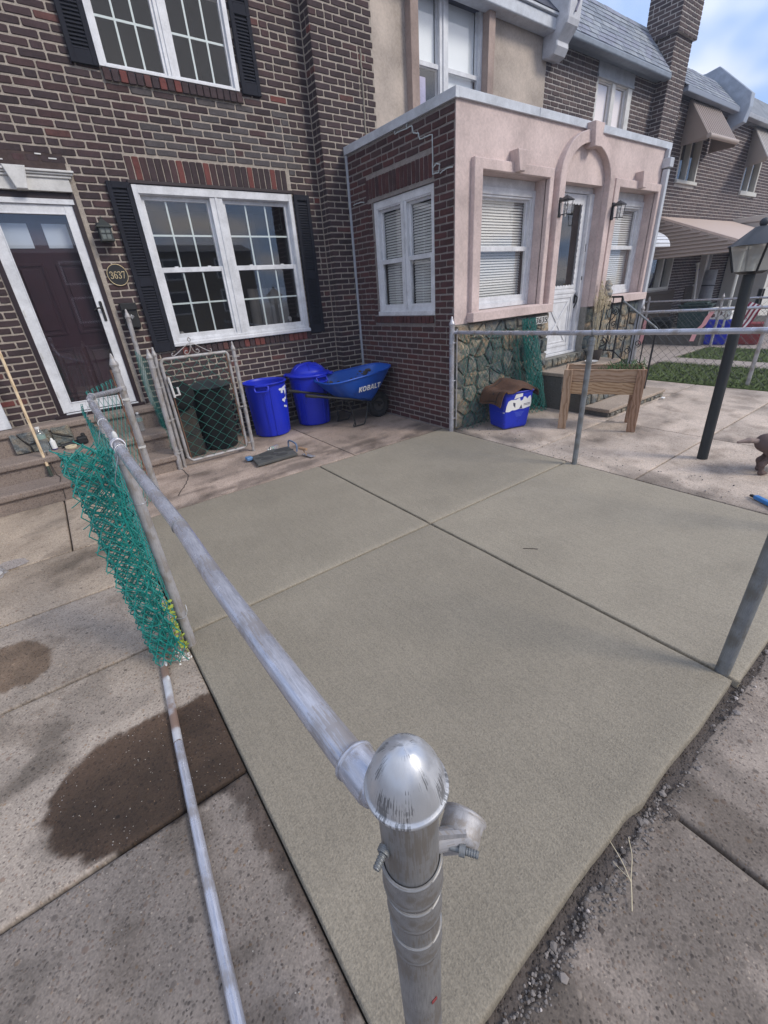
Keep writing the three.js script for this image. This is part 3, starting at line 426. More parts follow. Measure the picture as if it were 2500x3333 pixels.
// ---------- house 3637 ----------
const FZ = -5.93, PZ = -5.743, SX = 3.84, EZ = -3.80;
const bF = [V(0, 0, FZ), V(1, 0, 0), V(0, 0, 1)], bP = [V(0, 0, PZ), V(1, 0, 0), V(0, 0, 1)], BF = basis(...bF), BP = basis(...bP);
const house1 = thing('brick_house', 'dark brown brick rowhouse with navy shutters and burgundy door behind white storm door', 'house', [1.0, 0, FZ]);
{
  const wLow = [1.25, 3.08, 1.215, 2.82], wUp = [1.262, 2.625, 3.70, 5.25], dr = [-0.115, 0.712, 0.62, 2.70];
  const H = h => rect(h[0], h[1], h[2], h[3]);
  const g = shapeGeo(rect(-3.4, 3.51, -0.1, 6.4), 0.20, [H(wLow), H(wUp), H(dr)]); g.translate(0, 0, FZ - 0.20);
  const wall = part('wall', g, M.mortar, house1), list = [];
  const low = [1.25, 3.11, 1.11, 3.045], up = [1.262, 2.64, 3.60, 5.25], dh = [-0.125, 0.75, 0.0, 2.87];
  layBricks(list, bF, -1.7, 3.508, 0.02, 5.5, [low, up, dh, [0.712, 0.76, 0, 2.87], [-3.4, -0.05, 0, 0.62]], { seed: 11, headers: 0.12 });
  soldier(list, bF, 1.254, 3.06, 2.838, 3.042, 12, 25); soldier(list, bF, 1.25, 3.112, 1.112, 1.212, 13, 26, 0.03); soldier(list, bF, 1.272, 2.645, 3.602, 3.698, 14, 19, 0.034);
  setBricks(list, wall, BR.front, 15, 290);
  // pier beside the porch
  const pier = part('pier', [bx(3.51, -0.1, PZ - 0.3, 4.372, 6.4, PZ, 0)], M.mortar, house1), pl = [];
  layBricks(pl, bP, 3.512, 4.37, 0.02, 5.7, [[3.84, 4.4, 0, 3.22]], { seed: 21, headers: 0.1 });
  const bS = [V(3.51, 0, 0), V(0, 0, 1), V(-1, 0, 0)]; layBricks(pl, bS, FZ + 0.012, PZ + 0.006, 0.02, 5.7, [], { seed: 22, headers: 0.5 });
  setBricks(pl, pier, BR.front, 23, 120);
  part('mortar_seam', [bx(3.495, 0.05, FZ + 0.002, 3.512, 6.2, FZ + 0.016, 0.004)], std([0.45, 0.38, 0.31], 0.9, { map: T.mortar }), house1);
  { const c = []; for (let i = 0; i <= 30; i++) { const t = i / 30; c.push(V(4.18 + 0.02 * (fbm2(i * 0.7, 3, 5, 3) - 0.5), mix(3.42, 4.25, t), PZ + 0.009)); } part('mortar_seam', wire(c, 0.011, 6), std([0.42, 0.37, 0.30], 0.9, { map: T.mortar }), house1); }
  // lower window
  const w1 = part('window', [...frameOf(BF, 1.25, 3.08, 1.235, 2.80, -0.07, 0.035, 0.05, 0.05, 0.075), lbx(BF, 2.055, 2.175, 1.27, 2.74, -0.07, 0.022), lbx(BF, 2.10, 2.13, 1.27, 2.74, 0.022, 0.03), lbx(BF, 1.245, 3.095, 1.215, 1.258, -0.02, 0.055, 0.008), ...frameOf(BF, 1.295, 2.06, 1.28, 2.735, -0.06, 0.022, 0.018), ...frameOf(BF, 2.17, 3.04, 1.28, 2.735, -0.06, 0.022, 0.018)], M.white, house1);
  part('lintel_flashing', [lbx(BF, 1.225, 3.10, 2.806, 2.836, -0.03, 0.045, 0.003)], M.burgDark, house1);
  hung(w1, BF, 1.305, 2.058, 1.29, 2.722, -0.006, { ym: 2.022, grid: 1, screen: 1, latch: 1 }); hung(w1, BF, 2.182, 2.938 + 0.09, 1.29, 2.722, -0.006, { ym: 2.022, grid: 1, screen: 1, latch: 1 });
  part('dark_room', recess(BF, 1.27, 3.06, 1.25, 2.78, -1.2, -0.08), M.darkroom, w1);
  part('curtain', [...Array(7).keys()].map(i => { const g = new THREE.CylinderGeometry(0.045, 0.055, 0.5, 10); g.scale(1, 1, 0.4); g.translate(2.42 + i * 0.075, 1.54, FZ - 0.22 - (i % 2) * 0.03); return uvm(g); }), std([0.07, 0.07, 0.075], 0.9), w1);
  part('jar', [loc(lathe([[0, 0], [0.03, 0], [0.034, 0.05], [0.02, 0.07], [0, 0.07]], 12), new THREE.Matrix4().makeTranslation(1.40, 1.30, FZ - 0.12)), loc(lathe([[0, 0], [0.03, 0], [0.034, 0.05], [0.02, 0.07], [0, 0.07]], 12), new THREE.Matrix4().makeTranslation(2.87, 1.35, FZ - 0.12))], std([0.2, 0.2, 0.2], 0.4), w1);
  // upper window
  const w2 = part('window', [...frameOf(BF, 1.262, 2.625, 3.70, 5.2, -0.07, 0.035, 0.05, 0.02, 0.06), lbx(BF, 1.885, 1.985, 3.71, 5.15, -0.07, 0.022), lbx(BF, 1.92, 1.945, 3.71, 5.15, 0.022, 0.03)], M.white, house1);
  hung(w2, BF, 1.308, 1.888, 3.68, 5.15, -0.006, { ym: 4.43, grid: 1, w: 0.03, glass: M.glassLow }); hung(w2, BF, 1.982, 2.58, 3.68, 5.15, -0.006, { ym: 4.43, grid: 1, w: 0.03, glass: M.glassLow });
  part('screen_frame', [...frameOf(BF, 1.312, 1.884, 3.715, 4.45, -0.012, 0.004, 0.024), ...frameOf(BF, 1.986, 2.576, 3.715, 4.45, -0.012, 0.004, 0.024)], M.screen, w2);
  part('dark_room', recess(BF, 1.28, 2.61, 3.69, 5.2, -1.0, -0.08), M.darkroom, w2);
  shutter(house1, BF, 1.022, 1.242, 1.178, 2.815); shutter(house1, BF, 3.108, 3.325, 1.185, 2.80); shutter(house1, BF, 1.035, 1.255, 3.69, 5.2); shutter(house1, BF, 2.655, 2.875, 3.688, 5.2);
  // door
  part('door_casing', [...frameOf(BF, -0.115, 0.712, 0.655, 2.695, -0.10, 0.012, 0.045, 0.02, 0.05)], M.burgDark, house1);
  const lint = part('door_lintel', [lbx(BF, -0.24, 0.705, 2.70, 2.80, -0.02, 0.05), lbx(BF, -0.26, 0.73, 2.80, 2.825, -0.02, 0.065, 0.008), lbx(BF, -0.27, 0.748, 2.825, 2.842, -0.02, 0.08, 0.006), lbx(BF, -0.28, 0.76, 2.842, 2.862, -0.02, 0.095, 0.006)], M.whiteOld, house1);
  { const k = shapeGeo([[0.262, 2.698], [0.35, 2.698], [0.385, 2.875], [0.21, 2.875]], 0.10, [], 0.006); k.translate(0, 0, FZ); part('keystone', k, M.whiteOld, lint); }
  part('wood_scar', [lbx(BF, -0.3, 0.72, 2.875, 3.0, 0.001, 0.006, 0)], std([0.075, 0.05, 0.045], 0.95, { map: T.brick }), house1);
  part('paint_fleck', [...Array(9).keys()].map(i => { const q = hash(i, 3, 7), r = hash(i, 5, 9); return lbx(BF, -0.1 + q * 0.86, -0.1 + q * 0.86 + 0.012 + 0.06 * hash(i, 1, 2) * (i % 3 === 0 ? 3 : 1), 2.875 + r * 0.12, 2.880 + r * 0.12 + 0.005, 0.004, 0.0125, 0); }), M.whiteOld, house1);
  part('door_sill', [lbx(BF, -0.16, 0.74, 0.60, 0.655, -0.12, 0.05)], M.burgDark, house1);
  const storm = part('storm_door', [...frameOf(BF, -0.068, 0.69, 0.672, 2.60, -0.035, 0.0, 0.098, 0.10, 0.075), lbx(BF, -0.068, 0.69, 2.602, 2.645, -0.04, 0.018), lbx(BF, -0.072, -0.058, 0.672, 2.60, -0.03, 0.008), lbx(BF, 0.676, 0.69, 0.672, 2.60, -0.03, 0.008)], M.white, house1);
  part('trim', [...frameOf(BF, 0.022, 0.598, 0.765, 2.532, -0.005, 0.006, 0.012)], M.white, storm);
  part('hinge', [0.85, 1.25, 1.65, 2.4].map(y => lbx(BF, -0.062, -0.05, y, y + 0.06, -0.002, 0.012, 0.002)), M.whiteOld, storm);
  part('pane', pane(BF, 0.03, 0.592, 0.772, 2.525, -0.016), M.glass, storm);
  part('handle', [lbx(BF, 0.616, 0.643, 1.555, 1.75, 0, 0.012, 0.005), loc(tube([V(0.63, 1.68, 0.012), V(0.625, 1.68, 0.045), V(0.59, 1.685, 0.05), V(0.545, 1.665, 0.046)], 0.008, 8), BF)], M.black, storm);
  part('threshold', [lbx(BF, -0.05, 0.68, 0.655, 0.668, -0.03, 0.03)], M.white, storm);
  const inner = part('inner_door', [lbx(BF, -0.09, 0.70, 0.66, 2.60, -0.17, -0.13)], M.burgundy, house1);
  for (const [a, b, c, d] of [[0.0, 0.26, 0.80, 1.32], [0.36, 0.62, 0.80, 1.32], [0.0, 0.26, 1.45, 2.12], [0.36, 0.62, 1.45, 2.12]]) part('panel', [...frameOf(BF, a, b, c, d, -0.13, -0.118, 0.025), lbx(BF, a + 0.05, b - 0.05, c + 0.05, d - 0.05, -0.13, -0.12, 0.008)], M.burgundy, inner);
  for (const [a, b] of [[0.03, 0.24], [0.36, 0.57]]) part('lite', [lbx(BF, a, b, 2.25, 2.46, -0.13, -0.122, 0.003)], std([0.42, 0.47, 0.54], 0.15), inner);  // pale blue of the lites is a reflection put into their colour
  // neighbour door edge at the far left
  part('door_jamb', [bx(-0.70, 0.63, -5.86, -0.545, 2.6, -5.82, 0.005)], M.white, house1);
  part('roof', [bx(-3.4, 6.35, FZ - 6, 4.37, 6.5, FZ + 0.25, 0.01)], M.roofDark, house1);
}
// ---------- stucco house 3635 ----------
const house2 = thing('stucco_house', 'tan stucco upper storey with tall white double window behind the pink porch', 'house', [6.2, 0, PZ]);
{
  const wU = [5.03, 6.36, 3.4, 5.15], g = shapeGeo(rect(4.372, 7.83, 2.9, 5.2), 0.2, [rect(...wU)]); g.translate(0, 0, PZ - 0.2); part('wall', g, M.tan, house2);
  part('window_trim', [...frameOf(BP, 4.905, 6.47, 3.2, 5.6, -0.02, 0.11, 0.13, 0.1, 0.1)], M.tanTrim, house2);
  const w = part('window', [...frameOf(BP, 5.03, 6.35, 3.35, 5.13, -0.12, -0.01, 0.05), lbx(BP, 5.52, 5.68, 3.35, 5.1, -0.12, -0.02), lbx(BP, 5.575, 5.615, 3.35, 5.1, -0.02, -0.005)], M.white, house2);
  hung(w, BP, 5.065, 5.53, 3.4, 5.1, -0.05, { ym: 4.31, w: 0.022, shade_or_reflection: M.shade_or_reflection, shadeY: 4.32 }); hung(w, BP, 5.67, 6.16 + 0.15, 3.4, 5.1, -0.05, { ym: 4.31, w: 0.03, shade_or_reflection: M.shade_or_reflection, shadeY: 4.0 });
  part('window_fan', [lbx(BP, 5.09, 5.33, 3.5, 4.2, -0.12, -0.10, 0.01)], std([0.50, 0.46, 0.66], 0.7, { map: T.stucco }), w);
  part('dark_room', recess(BP, 5.04, 6.34, 3.36, 5.12, -1.0, -0.13), M.darkroom, w);
  const wb = BP; // cornice and roof edge
  part('gutter', [lbx(wb, 4.372, 7.72, 4.97, 5.12, 0, 0.22, 0.02), lbx(wb, 4.372, 7.72, 5.12, 5.16, 0, 0.25, 0.01)], M.fascia, house2);
  const r = part('roof', (() => { const g = shapeGeo([[0.26, 5.16], [-0.75, 6.15], [-3, 6.3], [-3, 5.0], [0, 5.0]], 3.35); g.rotateY(-Math.PI / 2); g.translate(7.72, 0, PZ); return g; })(), M.roofDark, house2);
  // scrolled bracket and parapet between the roofs
  part('bracket', (() => { const g = shapeGeo([[0, 4.72], [0.12, 4.69], [0.22, 4.72], [0.27, 4.80], [0.26, 4.86], [0.32, 4.92], [0.40, 5.0], [0.42, 5.06], [0.44, 5.38], [0.36, 5.56], [0, 5.9]], 0.28, [], 0.015); g.rotateY(-Math.PI / 2); g.translate(7.99, 0, PZ); return g; })(), std([0.66, 0.67, 0.71], 0.6, { map: T.tone }), house2);
  part('bracket_mark', [rod(V(7.83, 5.36, PZ + 0.455), V(7.90, 5.24, PZ + 0.455), 0.013, 0.013, 6), rod(V(7.90, 5.24, PZ + 0.455), V(7.83, 5.12, PZ + 0.455), 0.013, 0.013, 6)].map(g => g.translate(0, 0, -0.01)), std([0.22, 0.21, 0.27], 0.7), house2);
  part('parapet', (() => { const g = shapeGeo([[0.36, 5.40], [-0.72, 6.42], [-3, 6.6], [-3, 5], [0, 5]], 0.24); g.rotateY(-Math.PI / 2); g.translate(7.97, 0, PZ); return g; })(), std([0.34, 0.40, 0.50], 0.7, { map: T.tone }), house2);
}
// ---------- porch of 3635 ----------
const porch = thing('enclosed_porch', 'pink stucco enclosed porch with arched door surround, brick side and stone base', 'porch', [6.0, 0, EZ]);
const bE = [V(0, 0, EZ), V(1, 0, 0), V(0, 0, 1)], BE = basis(...bE), bSd = [V(SX, 0, 0), V(0, 0, 1), V(-1, 0, 0)], BS = basis(...bSd);
{
  const hs = [-5.24, -4.11, 1.36, 2.635];
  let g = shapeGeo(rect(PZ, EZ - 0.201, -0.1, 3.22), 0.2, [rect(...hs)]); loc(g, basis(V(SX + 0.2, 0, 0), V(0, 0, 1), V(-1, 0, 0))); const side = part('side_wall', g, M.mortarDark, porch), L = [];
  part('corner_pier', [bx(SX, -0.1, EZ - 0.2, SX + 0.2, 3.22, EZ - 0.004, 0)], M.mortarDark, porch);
  layBricks(L, bSd, PZ + 0.03, EZ - 0.006, 0.012, 3.21, [[-5.33, -4.10, 1.255, 2.88]].concat([[-5.24, -4.11, 1.3, 2.7]]), { seed: 31, headers: 0.07 });
  layBricks(L, bSd, -5.33, -5.235, 1.36, 2.66, [], { seed: 35, headers: 0.9 });
  soldier(L, bSd, -5.352, -4.125, 2.672, 2.876, 32, 18); soldier(L, bSd, -5.32, -4.11, 1.258, 1.345, 33, 17, 0.035);
  setBricks(L, side, BR.porch, 34, 290);
  const zy = p => V(SX - 0.011, p[0], p[1]), white = std([0.50, 0.54, 0.54], 0.8);
  const line = pts => { const c = []; for (let i = 0; i + 1 < pts.length; i++) for (let k = 0; k < 5; k++) { const t = k / 5; c.push(zy([mix(pts[i][0], pts[i + 1][0], t) + 0.006 * (hash(i, k, 3) - 0.5), mix(pts[i][1], pts[i + 1][1], t) + 0.006 * (hash(i, k, 4) - 0.5)])); } c.push(zy(pts[pts.length - 1])); return wire(c, 0.0062, 5); };
  part('caulk_line', [line([[3.198, -4.71], [3.170, -4.712], [3.164, -4.508], [3.21, -4.505]]), line([[3.164, -4.508], [3.168, -4.42], [3.104, -4.408], [3.08, -4.325], [3.028, -4.306], [3.02, -4.11], [2.692, -4.113], [2.692, -4.02], [2.755, -4.005], [2.77, -4.05], [2.75, -4.105]]), line([[2.679, -4.0], [2.70, -3.93], [2.695, -3.815]]), line([[2.672, -5.64], [2.678, -5.5], [2.662, -5.385]])], white, porch);
  part('flashing_strip', (() => { const c = []; for (let i = 0; i <= 40; i++) c.push(V(SX - 0.012 + 0.004 * (fbm2(i * 0.5, 2, 8, 2) - 0.5), mix(0.1, 3.2, i / 40), PZ + 0.03)); return [wire(c, 0.022, 6)]; })(), M.grey, porch);
  // side window, pair of sashes with blinds
  const sw = part('window', [...frameOf(BS, -5.235, -4.115, 1.362, 2.63, -0.12, -0.02, 0.055, 0.05, 0.075), lbx(BS, -4.71, -4.62, 1.40, 2.56, -0.12, -0.025), lbx(BS, -4.68, -4.65, 1.40, 2.56, -0.02, -0.012), lbx(BS, -5.24, -4.11, 1.345, 1.40, -0.06, 0.008, 0.006), ...frameOf(BS, -5.185, -4.70, 1.41, 2.56, -0.10, -0.028, 0.02), ...frameOf(BS, -4.63, -4.165, 1.41, 2.56, -0.10, -0.028, 0.02)], M.white, porch);
  hung(sw, BS, -5.17, -4.71, 1.42, 2.55, -0.05, { ym: 1.98, w: 0.035, blind: M.blind, pitch: 0.029 }); hung(sw, BS, -4.62, -4.18, 1.42, 2.55, -0.05, { ym: 1.98, w: 0.035, blind: M.blind, pitch: 0.029 });
  part('dark_room', recess(BS, -5.2, -4.15, 1.39, 2.6, -0.6, -0.17), M.darkroom, sw);
  // front
  const w1 = [4.20, 5.355, 1.36, 2.69], dr = [5.66, 6.61, 0.62, 2.69], w2 = [6.95, 8.07, 1.36, 2.69];
  g = shapeGeo([[SX + 0.004, 1.24], [5.66, 1.24], [5.66, 2.69], [6.61, 2.69], [6.61, 1.24], [8.22, 1.24], [8.22, 3.22], [SX + 0.004, 3.22]], 0.22, [rect(...w1), rect(...w2)]); g.translate(0, 0, EZ - 0.22 + 0.004); part('front_wall', g, M.pink, porch);
  part('end_wall', [bx(8.02, -0.1, PZ, 8.215, 3.22, EZ - 0.22, 0)], M.pink, porch);
  const P = 0.055;
  const ring = (o, i) => { const s = shapeGeo(rect(...o), P, [rect(...i)], 0.006); s.translate(0, 0, EZ - 0.006); return s; };
  part('window_surround', [ring([4.07, 5.435, 1.34, 2.785], w1), lbx(BE, 4.05, 5.575, 1.25, 1.352, -0.02, 0.105, 0.008)], M.pinkTrim, porch);
  part('window_surround', [ring([6.83, 8.17, 1.34, 2.785], w2), lbx(BE, 6.79, 8.20, 1.25, 1.352, -0.02, 0.105, 0.008)], M.pinkTrim, porch);
  const key = (pts, d = 0.12) => { const s = shapeGeo(pts, d, [], 0.006); s.translate(0, 0, EZ - 0.006); return s; };
  part('keystone', key([[4.705, 2.70], [4.80, 2.70], [4.845, 2.885], [4.66, 2.885]]), M.pinkTrim, porch); part('keystone', key([[7.44, 2.70], [7.535, 2.70], [7.58, 2.885], [7.395, 2.885]]), M.pinkTrim, porch); part('keystone', key([[6.07, 3.03], [6.19, 3.03], [6.235, 3.262], [6.025, 3.262]], 0.14), M.pinkTrim, porch);
  { const o = [], c = V(6.13, 2.70, 0); o.push([5.515, 1.245]); o.push([5.515, 2.70]); for (let i = 1; i < 24; i++) { const a = Math.PI * (1 - i / 24); o.push([c.x + 0.615 * Math.cos(a), c.y + 0.50 * Math.sin(a)]); } o.push([6.745, 2.70], [6.745, 1.245], [6.625, 1.245], [6.625, 2.70]); for (let i = 1; i < 24; i++) { const a = Math.PI * i / 24; o.push([c.x + 0.495 * Math.cos(a), c.y + 0.375 * Math.sin(a)]); } o.push([5.635, 2.70], [5.635, 1.245]); const s = shapeGeo(o, 0.085, [], 0.006); s.translate(0, 0, EZ - 0.006); part('arch_surround', s, M.pinkTrim, porch); }
  for (const [u0, u1] of [[4.20, 5.355], [6.95, 8.07]]) {
    const w = part('window', [...frameOf(BE, u0, u1, 1.365, 2.60, -0.21, -0.13, 0.05, 0.055, 0.07), lbx(BE, u0, u1, 2.60, 2.69, -0.21, -0.15), ...frameOf(BE, u0 + 0.05, u1 - 0.05, 1.42, 2.53, -0.2, -0.145, 0.022)], M.white, porch);
    hung(w, BE, u0 + 0.065, u1 - 0.065, 1.43, 2.52, -0.165, { ym: 2.005, w: 0.035, blind: M.blind, pitch: 0.029 }); part('dark_room', recess(BE, u0 + 0.02, u1 - 0.02, 1.39, 2.6, -0.75, -0.28), M.darkroom, w);
  }
  // white door with scalloped glass and crossbuck panel
  part('door_frame', [lbx(BE, 5.66, 5.72, 0.64, 2.62, -0.21, -0.13), lbx(BE, 6.515, 6.61, 0.64, 2.62, -0.21, -0.10), lbx(BE, 5.66, 6.61, 2.62, 2.69, -0.21, -0.13), lbx(BE, 5.66, 6.61, 0.615, 0.645, -0.21, -0.09)], M.white, porch);
  const D = part('door', [lbx(BE, 5.725, 6.51, 0.65, 1.49, -0.18, -0.15), ...frameOf(BE, 5.725, 6.51, 1.47, 2.615, -0.18, -0.149, 0.085, 0.06, 0.10), ...frameOf(BE, 5.80, 6.43, 0.73, 1.42, -0.152, -0.138, 0.035), lbx(BE, 5.725, 6.51, 1.44, 1.475, -0.15, -0.142)], M.white, porch);
  part('crossbuck', [[5.87, 0.80, 6.36, 1.34], [6.36, 0.80, 5.87, 1.34]].map((q, i) => { const dx = q[2] - q[0], dy = q[3] - q[1], b = bx(0, -0.025, -0.15, Math.hypot(dx, dy), 0.025, -0.136 - i * 0.003, 0.008); b.rotateZ(Math.atan2(dy, dx)); b.translate(q[0], q[1], 0); return loc(b, BE); }).concat(frameOf(BE, 5.86, 6.37, 0.79, 1.35, -0.151, -0.141, 0.018)), M.white, D);
  { const s = [[5.79, 1.51]], a = 5.805, b = 6.43; for (let i = 0; i <= 36; i++) { const t = i / 36; s.push([mix(a, b, t), 1.535 + 0.018 * Math.abs(Math.sin(t * Math.PI * 9))]); } for (let i = 0; i <= 56; i++) { const t = i / 56; s.push([6.425 - 0.016 * Math.abs(Math.sin(t * Math.PI * 14)), mix(1.56, 2.50, t)]); } for (let i = 0; i <= 36; i++) { const t = i / 36; s.push([mix(b, a, t), 2.515 - 0.018 * Math.abs(Math.sin(t * Math.PI * 9))]); } s.push([5.79, 2.54]);
    const o = shapeGeo(rect(5.79, 6.445, 1.505, 2.545), 0.008, [s.slice(1, -1)]); loc(o, BE); o.translate(0, 0, -0.153); part('scalloped_trim', o, M.white, D); }
  part('pane', pane(BE, 5.80, 6.44, 1.52, 2.53, -0.162), M.glass, D); part('dark_room', recess(BE, 5.76, 6.5, 0.66, 2.6, -0.9, -0.24), M.darkroom, D);
  part('handle', [lbx(BE, 6.475, 6.505, 1.30, 1.42, -0.149, -0.13, 0.006), loc(tube([V(6.488, 1.40, -0.13), V(6.478, 1.38, -0.095), V(6.474, 1.32, -0.095), V(6.462, 1.24, -0.12)], 0.009, 8), BE)], M.black, D);
  part('lock', [lbx(BE, 6.53, 6.545, 1.60, 1.65, -0.10, -0.092, 0.003), lbx(BE, 6.535, 6.545, 1.95, 2.05, -0.10, -0.095, 0.002)], M.black, D);
  // metal cap round the flat roof
  part('fascia', [bx(SX - 0.03, 3.205, PZ + 0.01, SX + 0.02, 3.288, EZ + 0.032, 0.004), bx(SX + 0.0205, 3.212, EZ - 0.02, 5.10, 3.289, EZ + 0.03, 0.004), bx(5.103, 3.212, EZ - 0.02, 8.28, 3.290, EZ + 0.032, 0.004), bx(8.22, 3.212, PZ, 8.28, 3.288, EZ - 0.021, 0.004)], M.fascia, porch);
  part('roof', [bx(SX + 0.021, 3.21, PZ, 8.219, 3.265, EZ - 0.021, 0)], M.roofDark, porch);
  part('downspout', [bx(8.14, 0.0, EZ + 0.015, 8.22, 2.97, EZ + 0.095, 0.012), bx(8.12, 2.98, EZ - 0.0, 8.24, 3.10, EZ + 0.12, 0.012), bx(8.15, 3.10, EZ + 0.005, 8.21, 3.21, EZ + 0.06, 0.008)], std([0.58, 0.60, 0.64], 0.5, { map: T.tone }), porch);
}
// rubble-stone base: each stone a domed polygon
function stones(parent, B, poly, n, seed, mats, name = 'stone') {
  let s0 = seedN; seedN = seed; const [a, b, c, d] = poly, pts = [], W = b - a, Hh = d - c, nx = Math.max(1, Math.round(Math.sqrt(n * W / Hh))), ny = Math.max(1, Math.round(n / nx));
  for (let j = 0; j < ny; j++) for (let i = 0; i < nx; i++) pts.push([a + W * (i + 0.5 + rr(-0.46, 0.46) + (j % 2) * 0.25) / nx, c + Hh * (j + 0.5 + rr(-0.45, 0.45)) / ny]);
  for (const p of pts) { let cell = [[a, c], [b, c], [b, d], [a, d]];
    for (const q of pts) if (q !== p) { const mx = (p[0] + q[0]) / 2, my = (p[1] + q[1]) / 2, nX = q[0] - p[0], nY = q[1] - p[1], out = []; for (let i = 0; i < cell.length; i++) { const u = cell[i], v = cell[(i + 1) % cell.length], du = (u[0] - mx) * nX + (u[1] - my) * nY, dv = (v[0] - mx) * nX + (v[1] - my) * nY; if (du <= 0) out.push(u); if ((du < 0 && dv > 0) || (du > 0 && dv < 0)) { const t = du / (du - dv); out.push([mix(u[0], v[0], t), mix(u[1], v[1], t)]); } } cell = out; if (cell.length < 3) break; }
    if (cell.length < 3) continue; const cx = cell.reduce((s, q) => s + q[0], 0) / cell.length, cy = cell.reduce((s, q) => s + q[1], 0) / cell.length;
    // subdivide, shrink for the joint, dome
    const R = []; for (let i = 0; i < cell.length; i++) { const u = cell[i], v = cell[(i + 1) % cell.length]; R.push([mix(cx, u[0], 0.965), mix(cy, u[1], 0.965)], [mix(u[0], v[0], 0.5) + rr(-0.008, 0.008), mix(u[1], v[1], 0.5) + rr(-0.008, 0.008)]); }
    const hgt = rr(0.02, 0.045), rings = [[1.0, -0.02], [0.97, 0.003], [0.88, hgt * 0.85], [0.5, hgt]], P = [], I = []; const m = R.length;
    rings.forEach(([k, z], ri) => R.forEach(q => { const dd = Math.hypot(q[0] - cx, q[1] - cy), s = Math.max(0, (dd * k - (ri < 3 ? 0.005 : 0)) / dd); P.push(cx + (q[0] - cx) * s, cy + (q[1] - cy) * s, z + (ri > 1 ? rr(-0.007, 0.007) : 0)); })); P.push(cx, cy, hgt + rr(-0.006, 0.008));
    for (let r = 0; r < 3; r++) for (let i = 0; i < m; i++) { const j = (i + 1) % m, A = r * m + i, Bq = r * m + j, C = A + m, Dq = Bq + m; I.push(A, Bq, C, Bq, Dq, C); } for (let i = 0; i < m; i++) I.push(3 * m + i, 3 * m + (i + 1) % m, 4 * m);
    let g = new THREE.BufferGeometry(); g.setAttribute('position', new THREE.Float32BufferAttribute(P, 3)); g.setIndex(I); g.computeVertexNormals(); g = g.toNonIndexed(); g.computeVertexNormals(); const U = []; const pp = g.attributes.position; const o = rnd() * 3; for (let i = 0; i < pp.count; i++) U.push(pp.getX(i) + o, pp.getY(i)); g.setAttribute('uv', new THREE.Float32BufferAttribute(U, 2)); part(name, loc(g, B), mats[(rnd() * mats.length) | 0], parent); }
  seedN = s0;
}
const stoneM = [[0.28, 0.265, 0.225], [0.19, 0.20, 0.19], [0.38, 0.335, 0.27], [0.12, 0.145, 0.155], [0.30, 0.245, 0.185], [0.15, 0.165, 0.155], [0.25, 0.25, 0.24]].map(c => std(c, 0.9, { map: T.stone, bumpMap: T.stoneB, bumpScale: 0.012 }));
{
  const base = part('stone_base', [bx(SX + 0.002, -0.1, EZ - 0.2, 5.66, 1.239, EZ, 0), bx(5.66, -0.1, EZ - 0.2, 6.61, 0.61, EZ + 0.001, 0), bx(6.61, -0.1, EZ - 0.2, 8.02, 1.239, EZ, 0), bx(8.02, -0.1, EZ - 0.2, 8.215, 1.239, EZ, 0)], std([0.33, 0.315, 0.28], 0.95, { map: T.mortar, bumpMap: T.grit, bumpScale: 0.006 }), porch);
  const t = V(0, 0, 0); const BB = basis(V(0, 0, EZ + 0.003), V(1, 0, 0), V(0, 0, 1));
  stones(base, BB, [SX + 0.01, 5.66, 0.0, 1.235], 66, 71, stoneM); stones(base, BB, [5.67, 6.6, 0.49, 0.612], 11, 72, [stoneM[0], stoneM[2], stoneM[6], stoneM[4]]); stones(base, BB, [6.62, 8.13, 0.3, 1.235], 38, 73, stoneM);
}

// ---------- brick house 3633 with its chimney ----------
function slates(parent, x0, x1, ya, za, yb, zb, rows, w, seed, mats) { // courses from eave (ya,za) to ridge (yb,zb)
  let s0 = seedN; seedN = seed; const dy = (yb - ya) / rows, dz = (zb - za) / rows, a = Math.atan2(dy, -dz), geo = [0, 1, 2].map(k => { const g = bx(-w / 2 + 0.003, -0.006, -0.01, w / 2 - 0.003, 0.006, Math.hypot(dy, dz) * 1.25, 0.002); g.translate(0, 0, 0); g.scale(1, 1, -1); g.index || 0; return uvm(new THREE.BoxGeometry(w - 0.006, 0.012, Math.hypot(dy, dz) * 1.2).translate(0, 0, -Math.hypot(dy, dz) * 0.5), k * 0.31, k * 0.17); });
  for (let j = 0; j < rows; j++) { let x = x0 - (j % 2) * w / 2; while (x < x1 - 0.03) { const xa = Math.max(x, x0), xb = Math.min(x + w, x1); if (xb - xa > 0.05) { const m = fin(new THREE.Mesh(geo[(rnd() * 3) | 0], mats[(rnd() * mats.length) | 0])); m.name = 'slate'; m.position.set((xa + xb) / 2, ya + dy * j + 0.012 + rr(-0.003, 0.003), za + dz * j); m.rotation.x = a + rr(-0.03, 0.01) - 0.05; m.scale.x = (xb - xa) / w; parent.add(m); } x += w; } }
  seedN = s0;
}
const house3 = thing('brick_house', 'brick rowhouse with slate roof and tall brick chimney, right of the stucco storey', 'house', [9.8, 0, PZ]);
